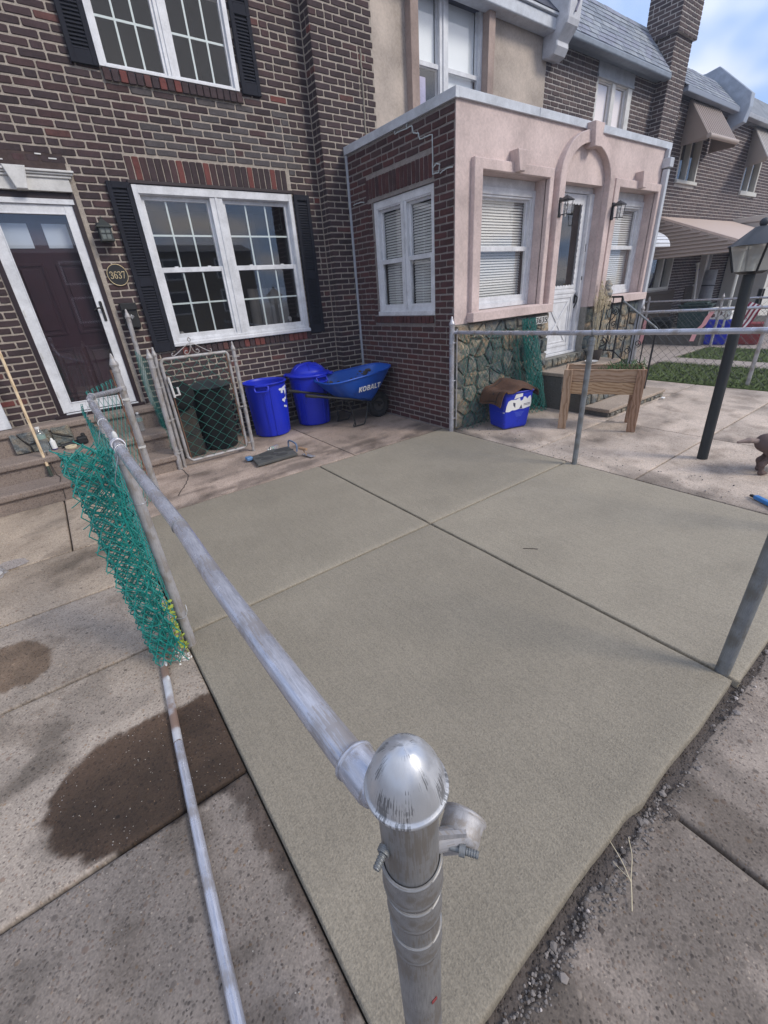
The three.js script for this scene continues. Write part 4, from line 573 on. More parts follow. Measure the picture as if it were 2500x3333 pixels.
{
  const wn = [9.33, 10.55, 4.1, 5.06], g = shapeGeo(rect(7.831, 12.2, -0.1, 5.2), 0.25, [rect(9.33, 10.55, 3.6, 4.86)]); g.translate(0, 0, PZ - 0.25); const wall = part('wall', g, M.mortarFar, house3), L = [];
  layBricks(L, bP, 7.835, 11.42, 3.0, 5.05, [[9.33, 10.56, 3.5, 5.05]], { seed: 41, headers: 0.12 }); setBricks(L, wall, BR.far, 42, 215);
  part('window_head', [lbx(BP, 9.31, 10.57, 4.80, 5.06, -0.05, 0.02), lbx(BP, 9.31, 10.57, 4.76, 4.80, -0.05, 0.035)], M.grey, house3);
  const w = part('window', [...frameOf(BP, 9.33, 10.55, 3.6, 4.80, -0.12, 0.0, 0.05), lbx(BP, 9.86, 9.98, 3.6, 4.78, -0.11, -0.005), lbx(BP, 10.40, 10.55, 3.6, 4.80, -0.12, 0.012)], M.whiteOld, house3);
  hung(w, BP, 9.37, 9.87, 3.5, 4.76, -0.025, { ym: 4.12, w: 0.025, shade_or_reflection: M.sunsetReflection, shadeY: 4.0 }); hung(w, BP, 9.97, 10.41, 3.5, 4.76, -0.025, { ym: 4.12, w: 0.025, shade_or_reflection: M.sunsetReflection, shadeY: 3.9 });  // peach sheets behind these panes: sunset sky reflection put into the colour
  part('dark_room', recess(BP, 9.35, 10.5, 3.5, 4.78, -0.9, -0.17), M.darkroom, w);
  part('gutter', [bx(8.0, 4.93, PZ + 0.15, 11.38, 5.03, PZ + 0.31, 0.03), bx(8.0, 4.97, PZ, 11.38, 5.0, PZ + 0.16, 0.005)], std([0.24, 0.28, 0.34], 0.6, { map: T.tone }), house3);
  const roof = part('roof', (() => { const q = shapeGeo([[0.28, 5.03], [-0.34, 5.86], [-4, 6.3], [-4, 5.0], [0, 5.0]], 3.40); q.rotateY(-Math.PI / 2); q.translate(11.395, 0, PZ); return q; })(), M.roofDark, house3);
  slates(roof, 8.0, 11.39, 5.03, PZ + 0.285, 5.86, PZ - 0.335, 9, 0.26, 43, M.slate);
  // chimney, front breast flush through the roof
  const cx0 = 11.41, cx1 = 12.10, cz1 = -5.51, cz0 = -6.02, ch = part('chimney', [bx(cx0, 2.0, cz0, cx1, 5.62, cz1, 0), bx(cx0 - 0.055, 5.62, cz0 - 0.055, cx1 + 0.055, 6.42, cz1 + 0.055, 0)], M.mortarFar, house3), CL = [];
  const bc = [V(0, 0, cz1), V(1, 0, 0), V(0, 0, 1)], bl = [V(cx0, 0, 0), V(0, 0, 1), V(-1, 0, 0)]; const o2 = { seed: 45, headers: 0.15 };
  layBricks(CL, bc, cx0, cx1, 2.6, 5.62, [], o2); layBricks(CL, bl, cz0, cz1, 3.0, 5.62, [], { ...o2, seed: 46 });
  layBricks(CL, [V(0, 0, cz1 + 0.055), V(1, 0, 0), V(0, 0, 1)], cx0 - 0.055, cx1 + 0.055, 5.62, 6.42, [], { ...o2, seed: 47 }); layBricks(CL, [V(cx0 - 0.055, 0, 0), V(0, 0, 1), V(-1, 0, 0)], cz0 - 0.055, cz1 + 0.055, 5.62, 6.42, [], { ...o2, seed: 48 });
  setBricks(CL, ch, BR.far, 49, 75);
  const aw = part('door_awning', (() => { const P = []; for (let i = 0; i <= 8; i++) { const a = i / 8 * Math.PI / 2; P.push([0.62 * Math.sin(a), 0.36 * Math.cos(a) - 0.03]); } const L2 = []; for (let i = 0; i < 8; i++) { const [z0, y0] = P[i], [z1, y1] = P[i + 1]; const b = bx(0, -0.006, 0, 1.0, 0.006, Math.hypot(z1 - z0, y1 - y0) * 0.82, 0.002); b.rotateX(Math.atan2(y0 - y1, z1 - z0)); b.translate(10.45, 2.12 + y0, -5.74 + 0.25 + z0); L2.push(b); } return L2; })(), M.white, house3);
}
// ---------- houses further right ----------
const far1 = thing('brick_house', 'brick rowhouse with tan ribbed awnings over window and porch', 'house', [14.2, 0, PZ]);
function ribs(x0, y0, z0, x1, y1, z1, x2, y2, z2, n, w, h) { // ribs laid along (p0->p1), stepped towards p2
  const L = [], A = V(x0, y0, z0), Bv = V(x1, y1, z1), C = V(x2, y2, z2); for (let i = 0; i < n; i++) { const t = (i + 0.5) / n, o = V().lerpVectors(A, C, t).sub(A); L.push(rod(A.clone().add(o), Bv.clone().add(o), w, w, 5)); } return L; }
function quadGeo(a, b, c, d, th = 0.012) { const n = V().subVectors(b, a).cross(V().subVectors(d, a)).normalize().multiplyScalar(th), P = [a, b, c, d].map(p => p.toArray()), Q = [a, b, c, d].map(p => p.clone().sub(n).toArray()), o = []; const q = (A, B, C, D) => o.push(...A, ...B, ...C, ...A, ...C, ...D); q(P[0], P[1], P[2], P[3]); q(Q[3], Q[2], Q[1], Q[0]); for (let i = 0; i < 4; i++) { const j = (i + 1) % 4; q(P[j], P[i], Q[i], Q[j]); } const g = new THREE.BufferGeometry(); g.setAttribute('position', new THREE.Float32BufferAttribute(o, 3)); g.computeVertexNormals(); return uvm(g); }
{
  const g = shapeGeo(rect(12.201, 16.4, -0.1, 5.0), 0.25, [rect(13.08, 14.13, 3.51, 4.75), rect(12.5, 13.85, 1.22, 2.1), rect(16.0, 16.35, 1.22, 2.0)]); g.translate(0, 0, PZ - 0.25); const wall = part('wall', g, M.mortarFar, far1), L = [];
  layBricks(L, bP, 12.205, 16.4, 0.1, 4.98, [[13.05, 14.15, 3.4, 4.78], [12.45, 13.9, 1.15, 2.15], [15.95, 16.4, 1.2, 2.1]], { seed: 51, headers: 0.2 }); setBricks(L, wall, BR.far, 52, 0, true);
  const w = part('window', [...frameOf(BP, 13.08, 14.13, 3.51, 4.75, -0.14, 0.0, 0.045), lbx(BP, 13.58, 13.63, 3.55, 4.72, -0.13, -0.01), lbx(BP, 13.04, 14.17, 3.47, 3.53, -0.05, 0.05)], M.cream, far1); part('pane', pane(BP, 13.12, 14.09, 3.55, 4.7, -0.08), M.glass, w); part('dark_room', recess(BP, 13.1, 14.1, 3.53, 4.72, -0.8, -0.15), M.darkroom, w);
  const pw = part('window', [...frameOf(BP, 12.5, 13.85, 1.22, 2.1, -0.14, 0.02, 0.06), lbx(BP, 13.3, 13.38, 1.25, 2.08, -0.13, 0)], M.cream, far1); part('pane', pane(BP, 12.55, 13.8, 1.27, 2.05, -0.08), M.glass, pw); part('dark_room', recess(BP, 12.52, 13.83, 1.24, 2.08, -0.8, -0.15), M.darkroom, pw); part('curtain', [lbx(BP, 13.42, 13.56, 1.3, 2.05, -0.13, -0.11, 0.004), lbx(BP, 12.58, 12.85, 1.3, 1.95, -0.13, -0.11, 0.004)], std([0.25, 0.30, 0.33], 0.9), pw);
  part('siding', [...Array(13).keys()].map(i => { const b = bx(12.25, 0.08 + i * 0.085, 0, 14.3, 0.08 + i * 0.085 + 0.082, 0.012, 0.002); b.translate(0, 0, PZ + 0.012); return b; }).concat([...Array(9).keys()].map(i => bx(14.95, 0.45 + i * 0.085, PZ + 0.012, 16.3, 0.45 + i * 0.085 + 0.082, PZ + 0.024, 0.002))), M.brownSide, far1);
  part('gutter', [bx(12.25, 4.90, PZ + 0.12, 15.1, 5.0, PZ + 0.27, 0.02)], std([0.22, 0.25, 0.31], 0.6), far1);
  const roof = part('roof', (() => { const q = shapeGeo([[0.24, 5.0], [-0.42, 5.66], [-4, 6.0], [-4, 4.9], [0, 4.9]], 2.95); q.rotateY(-Math.PI / 2); q.translate(15.15, 0, PZ); return q; })(), M.roofDark, far1); slates(roof, 12.15, 15.1, 5.0, PZ + 0.245, 5.66, PZ - 0.415, 7, 0.27, 53, M.slate);
  part('parapet', (() => { const q = shapeGeo([[0.36, 4.72], [0.42, 5.0], [0.40, 5.25], [-0.30, 5.85], [-0.42, 5.95], [-0.7, 5.9], [-3, 6.1], [-3, 4.8], [0, 4.6]], 0.20, [], 0.01); q.rotateY(-Math.PI / 2); q.translate(15.40, 0, PZ); return q; })(), std([0.40, 0.46, 0.56], 0.7, { map: T.tone }), far1);
  // window awning: sloped ribbed top, side wing, front roll
  const a = V(12.98, 4.97, PZ + 0.02), b = V(14.45, 4.96, PZ + 0.02), c = V(13.84, 4.14, -4.95), d = V(12.36, 4.10, -4.95);
  part('awning', [quadGeo(d, c, b, a), ...ribs(...d.toArray(), ...a.toArray(), ...c.toArray(), 13, 0.016), quadGeo(V(12.36, 4.09, -4.95), V(12.97, 4.96, PZ + 0.03), V(12.92, 4.12, PZ + 0.03), V(12.40, 4.02, -4.97)), quadGeo(V(13.84, 4.02, -4.95), c, b, V(14.45, 4.12, PZ + 0.03)), rod(V(12.34, 4.07, -4.93), V(13.86, 4.10, -4.93), 0.045, 0.045, 10)], M.awnTan, far1);
  // porch awning
  const wx = 12.6, top = 2.77, fz = -3.75, fy = 2.02, ex = 17.4; part('porch_awning', [quadGeo(V(wx, fy, fz), V(ex, fy, fz), V(ex, top, PZ + 0.02), V(wx, top, PZ + 0.02), 0.02), ...ribs(wx, fy + 0.012, fz, wx, top + 0.012, PZ + 0.02, ex, fy + 0.012, fz, 48, 0.022)], M.awnTop, far1);
  part('awning_wing', [quadGeo(V(wx, 1.91, PZ + 0.02), V(wx, 1.92, fz), V(wx, fy - 0.02, fz), V(wx, top - 0.03, PZ + 0.02)), ...[...Array(11).keys()].map(i => { const y = 1.93 + i * 0.074, t = clamp((top - 0.03 - y) / (top - fy)); return rod(V(wx - 0.01, y, PZ + 0.03), V(wx - 0.01, y, mix(PZ, fz, t) - 0.01), 0.022, 0.022, 5); })], M.awnTan, far1);
  part('porch_post', [rod(V(15.9, 0.3, -3.9), V(15.9, 1.95, -3.9), 0.035), rod(V(12.75, 0.3, -3.9), V(12.75, 1.95, -3.9), 0.03), bx(15.2, 0.25, -5.6, 15.35, 2.0, -5.45, 0.01)], M.cream, far1);
  part('porch_floor', [bx(12.4, -0.1, PZ, 17.4, 0.28, -4.2, 0.01)], M.landing, far1);
}
const far2 = thing('brick_house', 'hazy brick rowhouse with pale awning at the right edge beyond the raised parapet', 'house', [18.2, 0, PZ]);
{
  const g = shapeGeo(rect(16.401, 24, -0.1, 5.0), 0.25, [rect(17.16, 18.3, 3.50, 4.7)]); g.translate(0, 0, PZ - 0.25); const wall = part('wall', g, M.mortarFar, far2), L = []; layBricks(L, bP, 16.405, 21, 0.1, 4.98, [[17.1, 18.35, 3.4, 4.75]], { seed: 55, headers: 0.2 }); setBricks(L, wall, BR.far, 56, 0, true);
  const w = part('window', [...frameOf(BP, 17.16, 18.3, 3.50, 4.7, -0.14, 0, 0.05), lbx(BP, 17.7, 17.76, 3.53, 4.68, -0.13, -0.01), lbx(BP, 17.1, 18.36, 3.43, 3.52, -0.05, 0.06)], M.cream, far2); part('pane', pane(BP, 17.2, 18.26, 3.55, 4.66, -0.08), M.glass, w); part('dark_room', recess(BP, 17.2, 18.28, 3.52, 4.68, -0.8, -0.15), M.darkroom, w);
  const a = V(17.0, 4.92, PZ + 0.02), b = V(18.7, 4.92, PZ + 0.02), c = V(17.9, 4.10, -5.0), d = V(16.2, 4.06, -5.0);
  part('awning', [quadGeo(d, c, b, a), ...ribs(...d.toArray(), ...a.toArray(), ...c.toArray(), 13, 0.016), quadGeo(d, a, V(17.0, 4.02, PZ + 0.03), V(16.25, 3.98, -5.0))], std([0.50, 0.46, 0.42], 0.6), far2);
  part('gutter', [bx(15.4, 4.90, PZ + 0.12, 24, 5.0, PZ + 0.27, 0.02)], M.grey, far2); part('roof', (() => { const q = shapeGeo([[0.24, 5.0], [-0.42, 5.72], [-4, 6.0], [-4, 4.9], [0, 4.9]], 8.55); q.rotateY(-Math.PI / 2); q.translate(24, 0, PZ); return q; })(), std([0.25, 0.27, 0.30], 0.85, { map: T.brick }), far2);
  part('porch_roof', [bx(17.2, 2.72, PZ, 20.5, 2.86, -4.6, 0.02), bx(17.25, 2.5, PZ, 20.4, 2.72, -4.7, 0.02)], std([0.50, 0.47, 0.44], 0.7), far2);
  part('porch_wall', [bx(17.5, 0, -5.7, 17.7, 2.5, -4.6, 0.01), bx(17.5, 0, -4.72, 20.4, 1.0, -4.6, 0.01)], M.cream, far2);
}
// ---------- row across the street, mirrored in the panes ----------
[[-9, 'plain tan rowhouse across the street, seen mirrored in the house windows', [0.09, 0.075, 0.06]], [0.5, 'plain brick rowhouse across the street, facing the new slab', [0.06, 0.045, 0.042]], [10, 'ochre rowhouse across the street, facing the pink porch', [0.20, 0.145, 0.08]]].forEach(([x, label, c], k) => {
  const h = thing('street_house', label, 'house', [x * 1.0, 0, 25]); const B = basis(V(x, 0, 24), V(-1, 0, 0), V(0, 0, -1)), wins = [[-3.2, -1.8, 1.2, 2.7], [0.4, 1.9, 1.2, 2.7], [-3.2, -1.8, 3.4, 4.7], [0.6, 1.8, 3.4, 4.7], [3.0, 3.9, 0.4, 2.5]];
  const g = shapeGeo(rect(-4.7, 4.7, -0.1, 5.1), 0.3, wins.map(w => rect(...w))); g.translate(0, 0, -0.3); part('wall', loc(g, B), std(c, 0.9, { map: T.brick }), h); part('back_wall', loc(bx(-4.7, -0.1, -8, 4.7, 5.1, -1.2, 0), B), std(c, 0.9), h);
  for (const w of wins) { const f = part(w[2] < 1 ? 'door' : 'window', frameOf(B, ...w, -0.15, 0.03, 0.09), M.white, h); part('pane', pane(B, w[0] + 0.08, w[1] - 0.08, w[2] + 0.08, w[3] - 0.08, -0.08), std([0.04, 0.045, 0.05], 0.1), f); }
  part('roof', (() => { const q = shapeGeo([[0.4, 5.1], [-1.6, 5.7], [-8, 5.8], [-8, 5.1]], 9.4); q.rotateY(-Math.PI / 2); q.translate(4.7, 0, 0); return loc(q, B); })(), M.roofDark, h); part('chimney', loc(bx(2.6, 5.4, -2.4, 3.3, 6.9, -1.7, 0.01), B), std([0.13, 0.085, 0.075], 0.9), h);
});
// ---------- front steps of 3637 ----------
{
  const st = thing('front_steps', 'worn brown stone front steps below the burgundy door', 'steps', [0, 0, -5.3]);
  const nose = (y, z0, z1, h, x1) => [bx(-2.6, y - 0.07, z0, x1, y, z1, 0.022), bx(-2.6, y - h, z0, x1 - 0.008, y - 0.068, z1 - 0.035, 0.004)];
  part('step', nose(0.175, -5.42, -5.065, 0.20, 0.80), M.stepStone, st); part('step', nose(0.375, -5.93, -5.385, 0.22, 0.83), M.stepStone, st); part('sill', nose(0.625, -5.928, -5.70, 0.26, 0.83), M.stepStone, st);
  part('crack', [wire([V(-0.345, 0.378, -5.62), V(-0.34, 0.378, -5.45), V(-0.345, 0.30, -5.42), V(-0.33, 0.178, -5.38), V(-0.30, 0.178, -5.25), V(-0.31, 0.178, -5.10), V(-0.315, 0.10, -5.098), V(-0.325, 0.0, -5.098)], 0.005, 5)], M.soil, st);
  const blk = part('stone_block', [bx(-0.60, 0.36, -5.92, -0.06, 0.60, -5.72, 0.02)], std([0.17, 0.155, 0.14], 0.95, { map: T.mortar }), st); stones(blk, basis(V(0, 0, -5.715), V(1, 0, 0), V(0, 0, 1)), [-0.60, -0.06, 0.375, 0.60], 5, 78, [stoneM[6], stoneM[1], stoneM[0]]);
}
// ---------- stoop of 3635 ----------
{
  const st = thing('stone_stoop', 'concrete landing with stone risers and tan step under the white door', 'steps', [6.2, 0, -3.2]);
  part('landing', [bx(5.50, -0.05, EZ + 0.062, 7.0, 0.44, -3.37, 0.01)], M.landing, st); part('landing_top', [bx(5.485, 0.44, EZ + 0.062, 7.01, 0.488, -3.35, 0.012)], M.stepTan, st);
  const r2 = part('riser', [bx(5.50, -0.05, -3.372, 7.0, 0.24, -3.02, 0.008)], M.landing, st); part('tread', [bx(5.49, 0.24, -3.368, 7.02, 0.285, -3.0, 0.012)], M.stepTan, st);
  const r1 = part('riser', [bx(5.515, -0.05, -3.03, 7.05, 0.055, -2.68, 0.008)], M.landing, st); part('tread', [bx(5.50, 0.055, -3.02, 7.07, 0.10, -2.66, 0.012)], M.stepTan, st);
  const mats = [stoneM[0], stoneM[1], stoneM[6]]; stones(r2, basis(V(0, 0, -3.02), V(1, 0, 0), V(0, 0, 1)), [5.52, 6.98, 0.10, 0.24], 9, 81, mats); stones(r1, basis(V(0, 0, -2.69), V(1, 0, 0), V(0, 0, 1)), [5.54, 7.03, 0.0, 0.055], 8, 82, mats); stones(r2, basis(V(0, 0, -3.372), V(1, 0, 0), V(0, 0, 1)), [5.52, 6.98, 0.285, 0.44], 9, 83, mats);
  part('dish', [loc(lathe([[0, 0.0], [0.07, 0.0], [0.10, 0.03], [0.09, 0.03], [0.06, 0.012], [0, 0.012]], 16), new THREE.Matrix4().makeTranslation(6.45, 0.488, -3.52))], M.whiteOld, thing('white_dish', 'small white dish on the landing under the iron railing', 'dish', [6.45, 0.488, -3.52]));
}
// iron railing
{
  const r = thing('iron_railing', 'black wrought iron handrail with scrolls beside the stone stoop', 'railing', [6.93, 0.48, -3.5]);
  const X = 6.93; const b = (z0, y0, z1, y1, t = 0.009) => rod(V(X, y0, z0), V(X, y1, z1), t, t, 6);
  part('handrail', [b(-3.77, 1.35, -3.45, 1.345, 0.014), b(-3.45, 1.345, -3.43, 1.29, 0.014)], M.iron, r); part('handrail', [b(-3.43, 1.29, -2.90, 0.93, 0.014), b(-2.90, 0.93, -2.84, 0.86, 0.012)], M.galvDark, r);
  part('bottom_rail', [b(-3.72, 0.60, -3.47, 0.61, 0.01), b(-3.47, 0.61, -2.9, 0.19, 0.010)], M.iron, r); part('post', [b(-3.45, 0.48, -3.45, 1.345, 0.014)], M.iron, r); part('post', [b(-2.9, 0.08, -2.9, 0.93, 0.014)], M.iron, r);
  for (const z of [-3.72, -3.58]) part('baluster', b(z, 0.60, z, 1.345), M.iron, r); for (const z of [-3.32, -3.18, -3.04]) { const dy = (z + 3.45) * -0.70; part('baluster', b(z, 0.61 + dy, z, 1.30 + dy * 0.97), M.iron, r); }
  const scroll = (z, y, s, f) => { const p = []; for (let i = 0; i <= 40; i++) { const t = i / 40, a = t * 9.0, R = s * (1 - 0.78 * t); p.push(V(X, y + R * Math.cos(a) * f, z + R * Math.sin(a))); } return tube(p, 0.0065, 5, 80); };
  part('scroll', [scroll(-3.65, 1.24, 0.07, -1), scroll(-3.52, 1.15, 0.055, 1), scroll(-3.65, 0.72, 0.07, 1), scroll(-3.52, 0.98, 0.05, -1), tube([V(X, 0.63, -3.70), V(X, 0.75, -3.56), V(X, 0.95, -3.62), V(X, 1.12, -3.52), V(X, 1.3, -3.66)], 0.007, 5)], M.iron, r); part('scroll', [scroll(-3.25, 0.62, 0.055, 1), scroll(-3.12, 0.72, 0.05, -1), scroll(-3.38, 0.85, 0.05, -1)], M.iron, r);
}

// ---------- fences ----------
const rayV = V();
function onPlane(pxx, pxy, axis, val) { const d = V((pxx - 1250) / 1383.3, -(pxy - 1666.5) / 1383.3, -1).applyQuaternion(camera.quaternion), k = 'xyz'[axis], t = (val - camera.position[k]) / d[k]; return d.multiplyScalar(t).add(camera.position); }
function chain(W, Hh, cw, chh, r, map, o = {}) { // woven diamond mesh: upright zigzag wires hooked into each other
  const L = [], n = Math.round(W / cw), m = Math.round(Hh / chh), b = 0.0022; for (let k = 0; k < n; k++) { const p = []; for (let j = 0; j <= m; j++) { const s = ((j + k) % 2) ? 1 : -1, u = (k + 0.5 + 0.54 * s) * cw, v = j * chh; p.push(map(u - s * cw * 0.05, v - chh * 0.06, s * b), map(u, v, s * b * 2)); p.push(map(u - s * cw * 0.05, v + chh * 0.06, s * b)); } if (o.hook) { const s = (m + k) % 2 ? 1 : -1; p.push(map((k + 0.5 + 0.40 * s) * cw, Hh + 0.03, 0.006), map((k + 0.5 + 0.2 * s) * cw, Hh + 0.034, -0.006), map((k + 0.5 + 0.12 * s) * cw, Hh + 0.012, -0.01)); } L.push(wire(p, r, o.seg || 4)); } return L;
}
const acorn = (x, y, z, r, s = 1) => loc(lathe([[0, 0.060 * s], [0.004, 0.058 * s], [0.010, 0.050 * s], [r * 0.62, 0.030 * s], [r * 1.02, 0.010 * s], [r * 1.18, 0.004 * s], [r * 1.2, 0], [r * 1.18, -0.010 * s], [r * 1.02, -0.014 * s]], 20), new THREE.Matrix4().makeTranslation(x, y, z));
const band = (x, y, z, r, dx, dz) => [loc(lathe([[r + 0.001, -0.010], [r + 0.004, -0.010], [r + 0.004, 0.010], [r + 0.001, 0.010], [r + 0.001, -0.010]], 20), new THREE.Matrix4().makeTranslation(x, y, z)), rod(V(x + dx * r, y, z + dz * r), V(x + dx * (r + 0.035), y, z + dz * (r + 0.035)), 0.007, 0.007, 6), rod(V(x + dx * (r + 0.022) - dz * 0.016, y, z + dz * (r + 0.022) + dx * 0.016), V(x + dx * (r + 0.022) + dz * 0.016, y, z + dz * (r + 0.022) - dx * 0.016), 0.0065, 0.0065, 6)];
{
  const f = thing('pipe_fence', 'galvanized pipe fence with shiny domed foreground post and green mesh tied along its rail', 'fence', [0.13, 0, -0.185]);
  const nx = 0.1317, nz = -0.1852; // near post
  const post = part('end_post', [rod(V(nx, -0.1, nz), V(nx, 1.226, nz), 0.0285, 0.0285, 40)], M.galvPost = std([0.39, 0.385, 0.37], 0.48, { metalness: 0.4, map: T.galv }), f);
  { const prof = [[0, 0.052], [0.005, 0.0515], [0.010, 0.0495], [0.0155, 0.0455], [0.0210, 0.0395], [0.0262, 0.0315], [0.0304, 0.0225], [0.0332, 0.013], [0.0347, 0.0055], [0.0352, 0.0030], [0.0374, 0.0022], [0.0382, 0.0], [0.0376, -0.0026], [0.0355, -0.0036], [0.033, -0.0040], [0.0318, -0.012]]; const g = lathe(prof, 64), uv = g.attributes.uv; for (let i = 0; i < uv.count; i++) uv.setXY(i, uv.getX(i) * 0.20, uv.getY(i) * 0.09); part('cap', loc(g, new THREE.Matrix4().makeTranslation(nx, 1.230, nz)), M.steel, post); }
  // pressed-steel bands down the post, the upper one tipped
  const sleeve = (y0, y1, r, tip = 0) => { const pr = [[r - 0.002, y1 + 0.001], [r + 0.0008, y1 + 0.001], [r + 0.0011, y1 - 0.002], [r, y1 - 0.004], [r, y0 + 0.006], [r + 0.0010, y0 + 0.003], [r + 0.001, y0], [r - 0.003, y0]]; const g = lathe(pr, 40), p = g.attributes.position; for (let i = 0; i < p.count; i++) p.setY(i, p.getY(i) + tip * (p.getX(i) * 0.82 + p.getZ(i) * -0.2)); g.computeVertexNormals(); return g.translate(nx, 0, nz); };
  part('band', sleeve(1.068, 1.112, 0.0315, 0.10), M.galvPost, post); part('band', sleeve(1.010, 1.052, 0.0300), M.galvPost, post); part('band', sleeve(0.925, 0.968, 0.0296), M.galvPost, post); part('red_mark', [lbx(basis(V(nx, 0.79, nz), V(1, 0, 0), V(0, 0, 1)), -0.005, 0.004, -0.004, 0.003, 0.0285, 0.0300, 0.001)], M.red, post);
  // rail, a little bowed, with its cup at the post
  const rail = [V(0.127, 1.155, -0.245), V(0.125, 1.148, -0.36), V(0.122, 1.136, -0.76), V(0.126, 1.130, -1.10), V(0.113, 1.128, -1.70), V(0.112, 1.126, -2.08), V(0.120, 1.122, -2.8), V(0.126, 1.115, -3.5), V(0.142, 1.106, -3.70), V(0.20, 1.092, -3.86), V(0.30, 1.062, -4.14), V(0.412, 1.033, -4.44)];
  part('top_rail', [tube(rail, 0.0190, 28, 160, false, 0.4)], M.galv, f); part('rail_joint', [torusAt(V(0.1255, 1.130, -1.08), V(0.02, 0, 1), 0.0190, 0.0016)], M.galvDark, f);
  const cup = part('rail_cup', (() => { const g = lathe([[0, -0.014], [0.013, -0.013], [0.0195, -0.008], [0.0222, 0.0], [0.0228, 0.034], [0.0246, 0.036], [0.0248, 0.039], [0.0228, 0.041], [0.019, 0.041]], 32); g.applyQuaternion(new THREE.Quaternion().setFromUnitVectors(Yax, V(-0.02, -0.06, -1).normalize())); return [g.translate(0.128, 1.158, -0.238)]; })(), M.galv, f);
  const bolt = (c, d) => [rod(c, c.clone().addScaledVector(d, 0.028), 0.0034, 0.0034, 8), ...[0.016, 0.0185, 0.021, 0.0235, 0.026].map(k => torusAt(c.clone().addScaledVector(d, k), d, 0.0034, 0.0007, 10, 5)), (() => { const g = new THREE.CylinderGeometry(0.0066, 0.0066, 0.006, 6); g.applyQuaternion(new THREE.Quaternion().setFromUnitVectors(Yax, d)); const q = c.clone().addScaledVector(d, 0.012); return g.translate(q.x, q.y, q.z); })()];
  part('bolt', bolt(V(0.112, 1.158, -0.190), V(-0.9, -0.10, 0.40).normalize()), M.galvDark, post);
  // empty cup turned towards the front run
  const c2 = part('empty_cup', (() => { const g = lathe([[0.0, -0.006], [0.014, -0.005], [0.0202, 0.0], [0.0212, 0.006], [0.0212, 0.020], [0.0232, 0.022], [0.0234, 0.025], [0.0212, 0.026], [0.0198, 0.023], [0.0188, 0.006], [0.0, 0.004]], 32); g.applyQuaternion(new THREE.Quaternion().setFromUnitVectors(Yax, V(0.86, 0.18, -0.42).normalize())); return [g.translate(0.175, 1.114, -0.162), rod(V(0.150, 1.120, -0.176), V(0.180, 1.124, -0.160), 0.010, 0.012, 14), (() => { const b = new THREE.BoxGeometry(0.004, 0.040, 0.034); b.rotateY(0.95); return uvm(b.translate(0.1645, 1.120, -0.164)); })()]; })(), M.galvDull, post);
  part('bolt', bolt(V(0.162, 1.124, -0.160), V(0.60, -0.05, 0.80).normalize()), M.galvDark, c2);
  // mid post, corner post at the bend, gate-side post
  part('line_post', [rod(V(0.117, -0.05, -2.075), V(0.112, 1.085, -2.075), 0.0235, 0.0235, 24), lathe([[0.0235, 1.045], [0.0265, 1.045], [0.0265, 1.09], [0.012, 1.108]], 24).translate(0.112, 0, -2.075)], M.galvDull, f);
  part('post_loop', [torusAt(V(0.112, 1.128, -2.085), V(0.05, 0.1, 1), 0.0245, 0.0042, 26, 8), torusAt(V(0.113, 1.130, -2.055), V(0.1, 0.45, 1), 0.0248, 0.0028, 26, 8)], M.galv, f);
  part('post_tip', [loc(lathe([[0, 0.03], [0.008, 0.022], [0.011, 0.008], [0.011, 0]], 12), new THREE.Matrix4().makeTranslation(0.115, 1.15, -2.12))], M.whiteOld, f);
  part('line_post', [rod(V(0.150, -0.05, -3.72), V(0.148, 1.06, -3.72), 0.0235, 0.0235, 20), lathe([[0.0235, 1.0], [0.0275, 1.0], [0.0275, 1.07], [0.012, 1.085]], 20).translate(0.148, 0, -3.72), torusAt(V(0.150, 1.105, -3.72), V(0.4, 0, -1), 0.0245, 0.004)], M.galvDull, f);
  part('gate_post', [rod(V(0.423, -0.05, -4.46), V(0.423, 1.235, -4.46), 0.029, 0.029, 24), acorn(0.423, 1.235, -4.46, 0.029, 1.5), lathe([[0.029, 1.17], [0.0325, 1.17], [0.0325, 1.19], [0.029, 1.19]], 24).translate(0.423, 0, -4.46), lathe([[0.029, 1.01], [0.034, 1.015], [0.034, 1.05], [0.029, 1.055]], 24).translate(0.423, 0, -4.46), lathe([[0.029, 0.0], [0.034, 0.0], [0.034, 0.02], [0.029, 0.022]], 24).translate(0.423, -0.006, -4.46)], M.galvDull, f);
  part('clamp', [...band(0.423, 0.94, -4.46, 0.029, -0.6, 0.8), ...band(0.423, 0.50, -4.46, 0.029, -0.6, 0.8)], M.whiteOld, f);
  part('tension_bar', [rod(V(0.378, 0.06, -4.40), V(0.378, 1.20, -4.40), 0.007, 0.007, 6)], M.rust, f);
  for (const z of [-1.98, -2.6, -3.3]) part('wire_tie', [torusAt(V(0.112, 1.125, z), V(0.2, 0.3, 1), 0.0235, 0.0017, 22, 6), tube([V(0.095, 1.11, z), V(0.07, 1.06, z + 0.02), V(0.05, 1.0, z), V(0.06, 0.97, z - 0.02)], 0.0017, 5)], M.steel, f);
  part('wire_tie', [torusAt(V(0.117, 0.86, -2.075), V(0, 1, 0.2), 0.026, 0.0016, 22, 6), tube([V(0.09, 0.86, -2.075), V(0.04, 0.84, -2.1), V(0.0, 0.83, -2.1)], 0.0016, 5)], M.steel, f); part('wire_tie', [tube([V(0.02, 0.28, -2.10), V(0.07, 0.21, -2.07), V(0.12, 0.20, -2.045), V(0.145, 0.22, -2.055), V(0.150, 0.25, -2.075)], 0.0018, 6)], M.steel, f);
